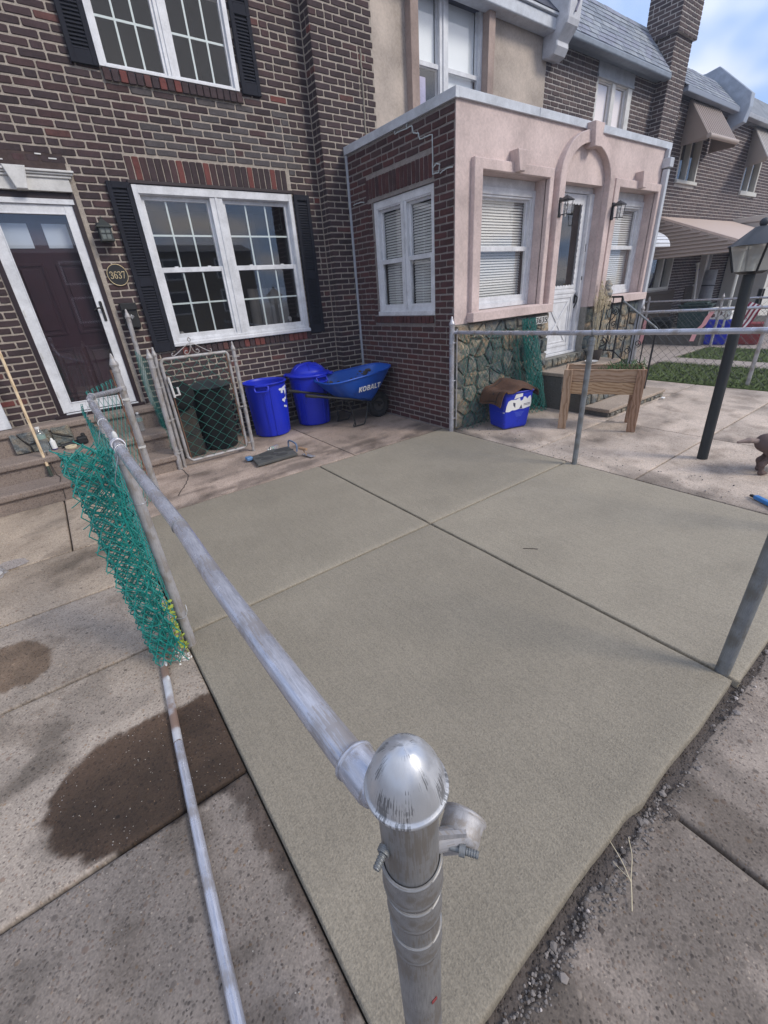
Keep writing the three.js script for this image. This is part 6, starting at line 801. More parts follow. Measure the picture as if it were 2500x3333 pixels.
{
  const w = thing('wheelbarrow', 'blue wheelbarrow with black handles and a muddy wheel in the corner by the brick porch', 'wheelbarrow', [3.2, 0, -5.15]); const zc = -5.15, n = 72;
  const se = (a, e) => { const c = Math.cos(a), s = Math.sin(a); return [Math.sign(c) * Math.pow(Math.abs(c), e), Math.sign(s) * Math.pow(Math.abs(s), e)]; };
  const rim = a => { const [c, s] = se(a, 0.55), x = 3.275 + c * 0.53, taper = 1 - 0.16 * Math.max(0, c); return V(x, 0.645 + 0.055 * (x - 2.75) / 1.06 + 0.02 * Math.abs(c) * c, zc + s * 0.335 * taper); };
  const bot = a => { const [c, s] = se(a, 0.5), x = 3.225 + c * 0.235; return V(x, 0.395 - 0.24 * (x - 2.99), zc + s * 0.19); };
  const shell = (off, flip) => { const P = [], I = [], U = []; for (let k = 0; k <= 8; k++) for (let i = 0; i <= n; i++) { const a = i / n * 6.28319, t = k / 8, p = V().lerpVectors(bot(a), rim(a), t), c = V(3.23, p.y, zc), d = V().subVectors(c, p).setY(0).normalize(); const bul = 0.016 * Math.sin(t * Math.PI); p.addScaledVector(d, off - bul); P.push(p.x, p.y + off * 0.3, p.z); U.push(a * 0.4, t * 0.4); } for (let k = 0; k < 8; k++) for (let i = 0; i < n; i++) { const a = k * (n + 1) + i, b = a + n + 1; flip ? I.push(a, a + 1, b, b, a + 1, b + 1) : I.push(a, b, a + 1, a + 1, b, b + 1); } const ce = P.length / 3, cb = V(3.225, 0.395 - 0.24 * 0.235 + off * 0.3, zc); P.push(cb.x, cb.y, cb.z); U.push(0, 0); for (let i = 0; i < n; i++) flip ? I.push(ce, i + 1, i) : I.push(ce, i, i + 1); const g = new THREE.BufferGeometry(); g.setAttribute('position', new THREE.Float32BufferAttribute(P, 3)); g.setAttribute('uv', new THREE.Float32BufferAttribute(U, 2)); g.setIndex(I); g.computeVertexNormals(); return g; };
  const tub = part('tub', [shell(0, false)], M.tub, w); part('tub_inside', [shell(0.008, true)], M.tubIn, tub); const rp = []; for (let i = 0; i < n; i++) rp.push(rim(i / n * 6.28319)); part('rim', [tube(rp, 0.013, 8, 160, true)], M.tub, tub);
  part('mud', (() => { let s0 = seedN; seedN = 19; const L = []; for (let i = 0; i < 46; i++) { const a = rr(-1.1, 0.9) - 0.5, t = rr(0.25, 0.9), A2 = a - 0.9, p = V().lerpVectors(bot(A2), rim(A2), t), c = V(3.23, p.y, zc), d = V().subVectors(c, p).setY(0).normalize(); const q = new THREE.SphereGeometry(rr(0.012, 0.045), 7, 5); q.scale(1, rr(0.3, 1), 0.16); q.lookAt(d); L.push(q.translate(p.x + d.x * 0.012, p.y + 0.004, p.z + d.z * 0.012)); } for (let i = 0; i < 26; i++) { const q = new THREE.SphereGeometry(rr(0.02, 0.05), 7, 5); q.scale(1, 0.25, 1); const x = rr(3.02, 3.42); L.push(q.translate(x, 0.40 - 0.24 * (x - 2.99), zc + rr(-0.15, 0.15))); } seedN = s0; return L; })(), M.mud, tub);
  // lettering on the near side
  { const side = -0.335 + 0.0, up = Math.atan2(0.16, 0.31); const g = text('KOBALT', 0.078, 0.004, fontB, 0.86), m = new THREE.Matrix4().makeTranslation(3.305, 0.515, zc + 0.320).multiply(new THREE.Matrix4().makeRotationX(up - 0.02)).multiply(new THREE.Matrix4().makeRotationZ(0.07)); part('lettering', loc(g, m), M.paper, tub); }
  for (const s of [-1, 1]) { part('handle', [rod(V(2.40, 0.553, zc + s * 0.25), V(3.05, 0.385, zc + s * 0.215), 0.016, 0.016, 10), rod(V(3.05, 0.385, zc + s * 0.215), V(3.66, 0.205, zc + s * 0.085), 0.016, 0.016, 10)], M.black, w); part('grip', [rod(V(2.385, 0.557, zc + s * 0.25), V(2.53, 0.519, zc + s * 0.243), 0.0205, 0.0205, 12)], M.rubber, w);
    part('leg', [tube([V(3.00, 0.385, zc + s * 0.205), V(3.06, 0.20, zc + s * 0.21), V(3.09, 0.03, zc + s * 0.215), V(3.05, 0.012, zc + s * 0.215), V(3.13, 0.01, zc + s * 0.215), V(3.24, 0.012, zc + s * 0.21), V(3.29, 0.10, zc + s * 0.20), V(3.36, 0.30, zc + s * 0.17)], 0.0095, 8, 70, false, 0.2), rod(V(3.09, 0.08, zc + s * 0.213), V(3.05, 0.012, zc + s * 0.215), 0.008, 0.008, 6)], M.iron, w); }
  part('cross_brace', [rod(V(3.07, 0.19, zc - 0.2), V(3.07, 0.19, zc + 0.2), 0.008, 0.008, 6), bx(2.96, 0.375, zc - 0.215, 3.0, 0.39, zc + 0.215, 0.003), bx(3.38, 0.262, zc - 0.18, 3.42, 0.275, zc + 0.18, 0.003)], M.iron, w);
  const wh = part('wheel', [(() => { const t = new THREE.TorusGeometry(0.128, 0.048, 14, 48); t.scale(1, 1, 1.05); return t.translate(3.645, 0.174, zc); })(), ...[...Array(30).keys()].map(i => { const b = bx(-0.008, 0.168, -0.045, 0.008, 0.180, 0.045, 0.003); b.rotateZ(i / 30 * 6.283); return b.translate(3.645, 0.174, zc); })], M.rubber, w); part('hub', [(() => { const c = new THREE.CylinderGeometry(0.086, 0.086, 0.05, 28); c.rotateX(Math.PI / 2); return c.translate(3.645, 0.174, zc); })(), rod(V(3.645, 0.174, zc - 0.09), V(3.645, 0.174, zc + 0.09), 0.018, 0.018, 12), ...[0, 1, 2].map(i => { const b = bx(-0.015, 0.02, 0.02, 0.015, 0.085, 0.034, 0.006); b.rotateZ(i * 2.094 + 0.4); return b.translate(3.645, 0.174, zc); })], M.rim, wh);
}
// ---------- float board, trowel ----------
{
  const b = thing('kneeboard', 'dark cement smeared board with blue handles on the old concrete', 'board', [1.72, 0, -4.6]); const q = shapeGeo([[1.50, 4.74], [1.455, 4.43], [1.945, 4.435], [1.985, 4.77], [1.72, 4.80]].map(p => [p[0], p[1]]), 0.022, [], 0.004); q.rotateX(-Math.PI / 2); part('board', q.translate(0, 0.012, 0), std([0.10, 0.10, 0.095], 0.8, { map: T.tone }), b);
  part('cement', [0, 1, 2, 3, 4, 5, 6].map(i => { const s = new THREE.SphereGeometry(0.06 + 0.02 * (i % 3), 10, 6); s.scale(1, 0.09, 0.7); return s.translate(1.55 + 0.062 * i, 0.036, -4.62 + 0.09 * Math.sin(i * 2.1)); }), std([0.055, 0.055, 0.055], 0.9, { map: T.tone }), b); part('handle', [tube([V(1.985, 0.02, -4.76), V(1.99, 0.10, -4.75), V(2.0, 0.115, -4.70), V(2.0, 0.10, -4.56), V(1.985, 0.02, -4.54)], 0.010, 8, 40)], std([0.12, 0.17, 0.27], 0.5), b); part('handle', [bx(1.43, 0.012, -4.76, 1.50, 0.05, -4.68, 0.01)], std([0.10, 0.22, 0.42], 0.5), b);
  const t = thing('hand_edger', 'small steel edging trowel with wooden knob beside the board', 'trowel', [2.02, 0, -4.34]); const p = shapeGeo([[1.99, 4.43], [2.035, 4.42], [2.075, 4.24], [2.02, 4.25]], 0.003); p.rotateX(-Math.PI / 2); part('blade', p.translate(0, 0.012, 0), M.steel, t); part('handle', [rod(V(2.02, 0.015, -4.36), V(2.0, 0.075, -4.40), 0.007, 0.007, 8), rod(V(1.985, 0.085, -4.45), V(2.02, 0.085, -4.34), 0.018, 0.016, 12)], std([0.35, 0.22, 0.13], 0.7), t);
}
// ---------- recycling bin with a doormat ----------
{
  const O = V(4.23, 0, -3.309), U = V(0.347, 0, 0.098).normalize(), Wd = V(0.062, 0, -0.294).normalize().negate(); const N = V().crossVectors(U, Yax), B = new THREE.Matrix4().makeBasis(U, Yax, N); B.setPosition(O); // N points to the viewer side
  const b = thing('recycling_bin', 'square blue recycling bin with torn white label against the stone base', 'recycling bin', [4.35, 0, -3.45]); const w0 = 0.345, d0 = 0.30, h = 0.46, fl = 0.042;
  const loftBox = (off, y0, y1) => { const q = new RoundedBoxGeometry(1, 1, 1, 3, 0.09), p = q.attributes.position; for (let i = 0; i < p.count; i++) { const t = p.getY(i) + 0.5, f = fl * t; p.setXYZ(i, w0 / 2 + p.getX(i) * (w0 + 2 * f - off), mix(y0, y1, t), -d0 / 2 + p.getZ(i) * (d0 + 2 * f - off)); } q.computeVertexNormals(); return uvm(q); };
  { // open-topped shell: outer walls, rim, inner walls
    const g = loftBox(0, 0.002, h); const ind = g; const p = ind.attributes.position, keep = []; for (let i = 0; i < p.count; i += 3) if ((p.getY(i) + p.getY(i + 1) + p.getY(i + 2)) / 3 < h - 0.012) keep.push(i); const P = [], Uv = []; for (const i of keep) for (let k = 0; k < 3; k++) { P.push(p.getX(i + k), p.getY(i + k), p.getZ(i + k)); Uv.push(p.getX(i + k), p.getY(i + k)); } const q = new THREE.BufferGeometry(); q.setAttribute('position', new THREE.Float32BufferAttribute(P, 3)); q.setAttribute('uv', new THREE.Float32BufferAttribute(Uv, 2)); const sm = mergeVertices(q); sm.computeVertexNormals(); M.blue2 = std([0.008, 0.03, 0.52], 0.45, { map: T.scuff, side: THREE.DoubleSide }); part('body', loc(sm, B), M.blue2, b); }
  { const x0 = -fl, x1 = w0 + fl, z1 = fl, z0 = -d0 - fl, pts = []; for (const [cx, cz, a0] of [[x1 - 0.04, z1 - 0.04, 0], [x0 + 0.04, z1 - 0.04, 1], [x0 + 0.04, z0 + 0.04, 2], [x1 - 0.04, z0 + 0.04, 3]]) for (let i = 0; i <= 5; i++) { const a = (a0 + i / 5) * Math.PI / 2; pts.push(V(cx + 0.04 * Math.cos(a), h - 0.004, cz + 0.04 * Math.sin(a))); } part('rim', [loc(tube(pts, 0.011, 8, 120, true, 0.3), B)], M.blue, b); }
  part('contents', loc(bx(-0.02, 0.2, -d0 - 0.01, w0 + 0.02, 0.34, 0.015, 0.02), B), M.paper, b);
  { const L = [], tiltN = Math.atan2(fl, h); const tear = (pts, k = 0) => { const s = shapeGeo(pts, 0.0012); s.rotateX(tiltN); return loc(s.translate(0, 0, 0.0015 + 0.0012 * k), B); }; L.push(tear([[-0.005, 0.235], [0.05, 0.228], [0.09, 0.245], [0.13, 0.24], [0.19, 0.25], [0.26, 0.245], [0.355, 0.262], [0.36, 0.31], [0.35, 0.36], [0.335, 0.40], [0.31, 0.385], [0.29, 0.36], [0.27, 0.39], [0.24, 0.395], [0.23, 0.36], [0.20, 0.345], [0.18, 0.39], [0.13, 0.37], [0.06, 0.375], [0.02, 0.36], [0.0, 0.30]])); L.push(tear([[0.10, 0.38], [0.22, 0.40], [0.22, 0.44], [0.12, 0.435]])); part('torn_label', L, M.paper, b); const D = []; for (const q of [[[0.19, 0.252], [0.235, 0.252], [0.215, 0.30]], [[0.10, 0.30], [0.13, 0.27], [0.125, 0.33], [0.09, 0.34]], [[0.25, 0.30], [0.34, 0.305], [0.34, 0.311], [0.25, 0.307]], [[0.25, 0.285], [0.34, 0.29], [0.34, 0.296], [0.25, 0.291]]]) D.push(tear(q, 1)); part('label_print', D, std([0.06, 0.06, 0.10], 0.8), b); part('moulded_lines', [0, 1, 2, 3].map(i => { const s = bx(0.13 + i * 0.01, 0.205 - i * 0.016, 0, 0.27 - i * 0.012, 0.209 - i * 0.016, 0.002, 0.001); s.rotateX(tiltN); return loc(s.translate(0, 0, 0.001), B); }), std([0.10, 0.16, 0.62], 0.5), b); }
  // doormat slung over the top
  const m = thing('doormat', 'brown coir doormat slung over the blue recycling bin', 'doormat', [4.35, 0.46, -3.45]); const c = [[-0.115, 0.31], [-0.108, 0.38], [-0.088, 0.45], [-0.055, 0.475], [0.03, 0.475], [0.10, 0.50], [0.17, 0.535], [0.24, 0.53], [0.33, 0.505], [0.405, 0.485], [0.435, 0.45], [0.44, 0.385]], crv = new THREE.CatmullRomCurve3(c.map(p => V(p[0], p[1], 0))).getPoints(60);
  { const P = [], I = [], U = []; const nz = 14, th = 0.013; for (let s = 0; s < 2; s++) for (let j = 0; j <= nz; j++) for (let i = 0; i <= 60; i++) { const p = crv[i], t = V().subVectors(crv[Math.min(60, i + 1)], crv[Math.max(0, i - 1)]).normalize(), nn = [-t.y, t.x], v = j / nz, ed = i < 14 ? 0.0 : 0; const z = 0.075 - v * 0.45 + 0.03 * Math.sin(i * 0.09), lift = 0.02 * Math.sin(v * 5 + i * 0.1) - (v < 0.15 && i > 16 && i < 48 ? (0.15 - v) * 0.2 : 0); P.push(p.x + nn[0] * th * (s ? 0 : 1) + 0.004 * (fbm2(i, j, 3, 2) - .5), p.y + nn[1] * th * (s ? 0 : 1) + lift, z); U.push(i * 0.013, v * 0.45); } const w = 61, hN = w * (nz + 1); for (let j = 0; j < nz; j++) for (let i = 0; i < 60; i++) { const a = j * w + i; I.push(a, a + w, a + 1, a + 1, a + w, a + w + 1); I.push(hN + a, hN + a + 1, hN + a + w, hN + a + 1, hN + a + w + 1, hN + a + w); } for (let i = 0; i < 60; i++) for (const r of [0, nz * w]) I.push(r + i, r + i + 1, hN + r + i, r + i + 1, hN + r + i + 1, hN + r + i); for (let j = 0; j < nz; j++) for (const r of [0, 60]) { const a = j * w + r; I.push(a, a + w, hN + a, a + w, hN + a + w, hN + a); } const g = new THREE.BufferGeometry(); g.setAttribute('position', new THREE.Float32BufferAttribute(P, 3)); g.setAttribute('uv', new THREE.Float32BufferAttribute(U, 2)); g.setIndex(I); g.computeVertexNormals(); M.mat.side = THREE.DoubleSide; part('mat', loc(g, B), M.mat, m);
    const on = (i, j, k = 0.002) => { const q = (j * w + i) * 3; return V(P[q], P[q + 1] + k, P[q + 2]); }; const stripe = pts => wire(pts.map(q => { const v = on(...q); v.x += q[0] < 12 ? -0.002 : 0; return v; }), 0.0045, 4); part('stripe', [stripe([1, 4, 7, 10, 13].map(i => [i, 3])), stripe([2, 3, 4, 5, 6, 7, 8, 9, 10, 11].map(j => [3, j])), stripe([14, 18, 24, 30, 36, 42, 48].map(i => [i, 12])), stripe([9, 9, 9].map((i, k) => [i + (k ? 2 : 0), 6 + (k > 1 ? 1 : 0)]))].map(q => loc(q, B)), M.black, m); }
}
// ---------- cedar planter ----------
{
  const A = V(4.73, 0, -2.885), Bq = V(5.135, 0, -2.155), U = V().subVectors(Bq, A).normalize(), N = V().crossVectors(U, Yax).normalize(), L0 = Bq.distanceTo(A), Bm = new THREE.Matrix4().makeBasis(U, Yax, N); Bm.setPosition(A); const p = thing('planter', 'raised cedar plank planter box on four legs in the neighbour yard', 'planter', [5.1, 0, -2.6]); const D = 0.40, b = (x0, y0, z0, x1, y1, z1, r = 0.006) => loc(bx(x0, y0, z0, x1, y1, z1, r), Bm), h = 0.695;
  // N faces the viewer; box runs back along -N
  for (const [x, z] of [[0, 0], [L0 - 0.09, 0], [0, -D], [L0 - 0.09, -D]]) part('leg', [b(x, -0.002, z - 0.02, x + 0.09, h, z + 0.018, 0.004)], x > 0 ? M.cedarDark : M.cedar, p);
  for (const z of [-0.022, -D + 0.02]) for (let k = 0; k < 2; k++) part('board', ([b(0.012, 0.415 + k * 0.139, z - 0.02, L0 - 0.012, 0.415 + k * 0.139 + 0.136, z, 0.005)].map(swapUV)), k ? M.cedar : M.cedarMid = std([0.56, 0.39, 0.25], 0.75, { map: T.wood }), p);
  for (const x of [0.012, L0 - 0.03]) for (let k = 0; k < 2; k++) part('board', [b(x, 0.415 + k * 0.139, -D, x + 0.018, 0.415 + k * 0.139 + 0.136, -0.043, 0.005)], M.cedar, p);
  part('soil', [b(0.03, 0.44, -D, L0 - 0.03, 0.60, -0.04, 0.01)], M.soil, p);
  const L = []; let s0 = seedN; seedN = 91; for (let i = 0; i < 420; i++) { const x = 0.25 + 0.58 * Math.pow(rnd(), 0.55), z = rr(-D + 0.01, -0.05), y = 0.60 + rr(0.0, 0.15) * sstep(0.2, 0.6, x), q = new THREE.PlaneGeometry(0.006, rr(0.03, 0.07)); q.rotateX(rr(-0.9, 0.9)); q.rotateZ(rr(-0.9, 0.9)); q.rotateY(rr(0, 6)); L.push(loc(q.translate(x, y, z), Bm)); } seedN = s0; part('herbs', L, M.leaf, p);
}
// ---------- garden lamp post ----------
{
  const p = thing('lamp_post', 'black garden lamp post with glazed lantern head, slightly leaning, in the neighbour yard', 'lamp post', [4.726, 0, -1.323]); const sh = (y) => V(4.726 - 0.018 * y, y, -1.323 - 0.02 * y); part('post', [rod(sh(-0.05), sh(1.56), 0.046, 0.042, 8)], std([0.022, 0.026, 0.028], 0.6, { map: T.tone }), p);
  const c = sh(1.56), T4 = (r0, r1, h, y) => { const g = new THREE.CylinderGeometry(r1, r0, h, 4, 1); g.rotateY(Math.PI / 4 + 0.6); return g.translate(c.x, y, c.z); }; part('base', [T4(0.085, 0.125, 0.02, 1.572)], M.iron, p); const co = []; const R = (r, y, k) => { const a = 0.6 + k * Math.PI / 2 + Math.PI / 2; return V(c.x + Math.cos(-a) * r, y, c.z + Math.sin(-a) * r); }; for (let k = 0; k < 4; k++) co.push(rod(R(0.12, 1.58, k), R(0.185, 1.765, k), 0.0085, 0.0085, 5)); part('cage', co, M.iron, p);
  for (let k = 0; k < 4; k++) { const a = R(0.118, 1.583, k), b = R(0.118, 1.583, k + 1), d = R(0.182, 1.762, k + 1), e = R(0.182, 1.762, k), g = new THREE.BufferGeometry(); g.setAttribute('position', new THREE.Float32BufferAttribute([a, b, d, a, d, e].flatMap(v => v.toArray()), 3)); g.computeVertexNormals(); part('pane', g, M.frost = M.frost || new THREE.MeshPhysicalMaterial({ color: lin(0.86, 0.86, 0.82), roughness: 0.35, transmission: 0.85, thickness: 0 }), p); }
  part('roof', [T4(0.225, 0.205, 0.014, 1.77), T4(0.205, 0.05, 0.11, 1.83), loc(new THREE.SphereGeometry(0.03, 12, 8), new THREE.Matrix4().makeTranslation(c.x, 1.91, c.z))], M.iron3 = std([0.035, 0.04, 0.05], 0.6), p); part('bulb_holder', [rod(V(c.x, 1.58, c.z), V(c.x, 1.64, c.z), 0.022, 0.022, 10), loc(new THREE.SphereGeometry(0.03, 12, 10), new THREE.Matrix4().makeTranslation(c.x, 1.67, c.z))], M.whiteOld, p);
}
// ---------- by the door: dried grass, sill ornament ----------
{ const g = thing('dried_grass', 'dried ornamental grass standing by the stoop beside the white door', 'plant', [6.72, 0.5, -3.6]); const L = [], S = []; let s0 = seedN; seedN = 14; for (let i = 0; i < 18; i++) { const x = 6.70 + rr(-0.10, 0.10), x1 = x + rr(-0.10, 0.10), h = rr(1.25, 1.58), z = -3.62 + rr(-0.04, 0.05); L.push(tube([V(6.70 + (x - 6.70) * 0.4, 0.49, -3.62), V(x, 0.9, z), V(x1, h, z + rr(-0.04, 0.06))], 0.0025, 4, 10)); for (let k = 0; k < 14; k++) { const t = rr(0.72, 1), q = new THREE.SphereGeometry(0.012, 5, 4); q.scale(0.5, 1.8, 0.5); q.rotateZ(rr(-0.7, 0.7)); S.push(q.translate(mix(x, x1, t) + rr(-0.015, 0.015), mix(0.7, h, t), z + rr(-0.015, 0.015))); } } seedN = s0; part('stems', L, M.straw, g); part('seed_heads', S, M.straw, g); part('pot', [loc(lathe([[0, 0], [0.08, 0], [0.11, 0.16], [0.10, 0.16], [0.09, 0.13], [0, 0.13]], 20), new THREE.Matrix4().makeTranslation(6.70, 0.487, -3.62))], M.mud, g);
  const s = thing('sill_ornament', 'pale seated garden figurine on the pink sill right of the white door', 'figurine', [7.04, 1.35, EZ + 0.04]); const m = new THREE.Matrix4().makeTranslation(7.04, 1.352, EZ + 0.045); part('figure', [loc(lathe([[0, 0], [0.07, 0], [0.078, 0.03], [0.068, 0.08], [0.05, 0.12], [0.055, 0.15], [0.045, 0.185], [0.03, 0.215], [0, 0.23]], 16), m), loc(new THREE.SphereGeometry(0.03, 10, 8).scale(1, 1.2, 1).translate(0.035, 0.06, 0.04), m), loc(new THREE.SphereGeometry(0.022, 10, 8).translate(-0.03, 0.10, 0.045), m), loc(new THREE.SphereGeometry(0.02, 8, 6).translate(0.025, 0.15, 0.04), m)], std([0.42, 0.40, 0.37], 0.9, { map: T.stone }), s); }
// ---------- dog leaving the frame at the right ----------
function blob(bones, cell, k = 0.03) { // tapered capsules joined by a smooth minimum
  let lo = V(9, 9, 9), hi = V(-9, -9, -9); for (const [a, b, r, q] of bones) for (const [p, R] of [[a, r], [b, q]]) { lo.min(p.clone().addScalar(-R - 0.04)); hi.max(p.clone().addScalar(R + 0.04)); } const c = V().addVectors(lo, hi).multiplyScalar(0.5), ext = Math.max(hi.x - lo.x, hi.y - lo.y, hi.z - lo.z) / 2, n = Math.min(110, Math.ceil(2 * ext / cell)); const mc = new MarchingCubes(n, M.rubber, false, false, 400000); mc.isolation = 0; const d = V(), e = V();
  for (let z = 0; z < n; z++) for (let y = 0; y < n; y++) for (let x = 0; x < n; x++) { const p = V((x - n / 2) / (n / 2) * ext + c.x, (y - n / 2) / (n / 2) * ext + c.y, (z - n / 2) / (n / 2) * ext + c.z); let f = 9; for (const [a, b, r, q] of bones) { d.subVectors(b, a); const t = clamp(e.subVectors(p, a).dot(d) / d.lengthSq()), s = e.copy(a).addScaledVector(d, t).distanceTo(p) - mix(r, q, t), h = clamp(0.5 + 0.5 * (f - s) / k); f = mix(f, s, h) - k * h * (1 - h); } mc.field[x + y * n + z * n * n] = -f; }
  mc.update(); const cnt = mc.count, g = new THREE.BufferGeometry(), P = mc.positionArray.slice(0, cnt * 3), N = mc.normalArray.slice(0, cnt * 3); for (let i = 0; i < P.length; i += 3) { P[i] = P[i] * ext + c.x; P[i + 1] = P[i + 1] * ext + c.y; P[i + 2] = P[i + 2] * ext + c.z; } g.setAttribute('position', new THREE.BufferAttribute(P, 3)); g.setAttribute('normal', new THREE.BufferAttribute(N, 3)); const m = mergeVertices(g, 1e-4); m.deleteAttribute('normal'); m.computeVertexNormals(); return m; }
{
  const f = V(0.74, 0, 0.67), s = V(-0.67, 0, 0.74), o = V(4.62, 0, -0.90); const q = (a, y, b) => o.clone().addScaledVector(f, a).addScaledVector(s, b).setY(y); const bones = [[q(0.03, 0.27, 0), q(0.16, 0.275, 0), 0.078, 0.080], [q(0.16, 0.275, 0), q(0.36, 0.275, 0), 0.078, 0.090], [q(0.38, 0.30, 0), q(0.50, 0.40, 0), 0.07, 0.055]];
  for (const b of [-0.055, 0.055]) { const k = b > 0 ? 0.0 : 0.05; bones.push([q(0.03 + k, 0.26, b), q(0.09 + k, 0.165, b), 0.062, 0.036], [q(0.09 + k, 0.165, b), q(0.015 + k, 0.095, b), 0.032, 0.019], [q(0.015 + k, 0.095, b), q(0.03 + k, 0.018, b), 0.018, 0.016], [q(0.03 + k, 0.016, b), q(0.07 + k, 0.014, b), 0.017, 0.013], [q(0.38, 0.25, b), q(0.36 - k, 0.13, b), 0.045, 0.022], [q(0.36 - k, 0.13, b), q(0.37 - k, 0.016, b), 0.02, 0.015], [q(0.37 - k, 0.015, b), q(0.41 - k, 0.014, b), 0.017, 0.013]); }
  const dog = thing('dog', 'small brown dog at the right edge, tail towards the lamp post', 'dog', [4.8, 0, -0.75]); const fur = std([0.17, 0.115, 0.105], 0.95, { map: T.brick }); part('body', blob([...bones, [q(0.50, 0.42, 0), q(0.56, 0.43, 0), 0.058, 0.05], [q(0.58, 0.415, 0), q(0.64, 0.40, 0), 0.035, 0.026]], 0.012), fur, dog); part('tail', blob([[q(-0.03, 0.285, 0), q(-0.12, 0.30, 0.01), 0.022, 0.020], [q(-0.12, 0.30, 0.01), q(-0.21, 0.292, 0.02), 0.022, 0.010]], 0.006, 0.015), std([0.33, 0.25, 0.22], 0.95, { map: T.brick }), dog);
  for (const b of [-0.04, 0.04]) part('ear', [loc(new THREE.ConeGeometry(0.022, 0.06, 8).scale(1, 1, 0.5), new THREE.Matrix4().makeTranslation(...q(0.51, 0.49, b).toArray()))], fur, dog); for (const b of [-0.026, 0.026]) part('eye', [loc(new THREE.SphereGeometry(0.007, 8, 6), new THREE.Matrix4().makeTranslation(...q(0.60, 0.435, b).toArray()))], M.black, dog); part('nose', [loc(new THREE.SphereGeometry(0.011, 8, 6), new THREE.Matrix4().makeTranslation(...q(0.665, 0.405, 0).toArray()))], M.black, dog);
}
{ const t = thing('blue_tool', 'blue handled concrete tool lying at the right edge of the new slab', 'tool', [4.0, 0, -0.62]); part('handle', [bx(-0.02, 0.004, -0.2, 0.02, 0.035, 0.2, 0.008).rotateY(-0.58).translate(3.93, 0, -0.55)], std([0.03, 0.17, 0.45], 0.5), t); part('tip', [bx(-0.012, 0.006, -0.24, 0.012, 0.024, -0.2, 0.004).rotateY(-0.58).translate(3.93, 0, -0.55)], M.black, t); }
{ const t = thing('dry_stalk', 'dry forked weed stalk lying on the broken pavement edge', 'weed stalk', [0.9, -0.03, -0.13]); const y = -0.026; part('stalk', [tube([V(0.833, y, -0.085), V(0.87, y + 0.004, -0.105), V(0.905, y + 0.008, -0.125)], 0.0016, 5), tube([V(0.895, y + 0.008, -0.12), V(0.925, y + 0.012, -0.165), V(0.955, y + 0.006, -0.222)], 0.0014, 5), tube([V(0.905, y + 0.008, -0.125), V(0.96, y + 0.014, -0.15), V(1.008, y + 0.006, -0.183)], 0.0013, 5), tube([V(0.90, y + 0.008, -0.122), V(0.90, y + 0.01, -0.15), V(0.905, y + 0.006, -0.18)], 0.0009, 4)], M.straw, t);
  const b = thing('twig', 'tiny dark twig lying on the new slab, right of its centre joint', 'twig', [2.1, 0, -1.55]); part('twig', wire([V(2.17, 0.003, -1.47), V(2.20, 0.004, -1.44), V(2.235, 0.003, -1.40)], 0.0025, 5), M.soil, b);
  one('leaf', (() => { const q = new THREE.CircleGeometry(0.035, 7); q.scale(1, 0.5, 1); q.rotateX(-1.45); return q.translate(4.33, 0.008, -2.38); })(), M.rust, 'dead brown leaf on the yard paving near the bare fence post', 'leaf'); one('litter', bx(6.85, 0, -2.62, 6.91, 0.02, -2.58, 0.006), M.paper, 'scrap of white paper on the yard paving beyond the stoop step', 'litter'); }
// ---------- yard clutter beyond the lawn ----------
function farBin(name, label, x, z, w, h, mat, lid, turn = 0.2) { const c = thing(name, label, 'bin', [x, 0, z]); const m = new THREE.Matrix4().makeTranslation(x, 0, z).multiply(new THREE.Matrix4().makeRotationY(turn)); const q = new RoundedBoxGeometry(1, 1, 1, 2, 0.06), p = q.attributes.position; for (let i = 0; i < p.count; i++) { const t = p.getY(i) + 0.5, k = mix(0.82, 1, t); p.setXYZ(i, p.getX(i) * w * k, t * h, p.getZ(i) * w * k); } q.computeVertexNormals(); part('body', loc(uvm(q), m), mat, c); if (lid) part('lid', [loc(bx(-w * 0.54, h, -w * 0.54, w * 0.54, h + 0.04, w * 0.56, 0.015), m), loc(bx(-w * 0.4, h + 0.03, -w * 0.4, w * 0.4, h + 0.09, w * 0.4, 0.04), m)], lid, c); return c; }
farBin('wheeled_bin', 'tall dark green wheeled bin with lid behind the second fence', 12.95, -4.62, 0.62, 0.84, M.greenBin, std([0.008, 0.03, 0.025], 0.6)); farBin('blue_tote', 'blue tote bin beside the dark green bin beyond the lawn', 12.95, -4.05, 0.50, 0.55, M.blue, null); farBin('red_tote', 'dull red bin right of the blue tote beyond the lawn', 13.15, -3.45, 0.46, 0.46, M.red, null); farBin('dark_tote', 'dark storage tote left of the dark green bin under the porch awning', 12.95, -5.35, 0.50, 0.50, M.greenDark, M.greenDark2);
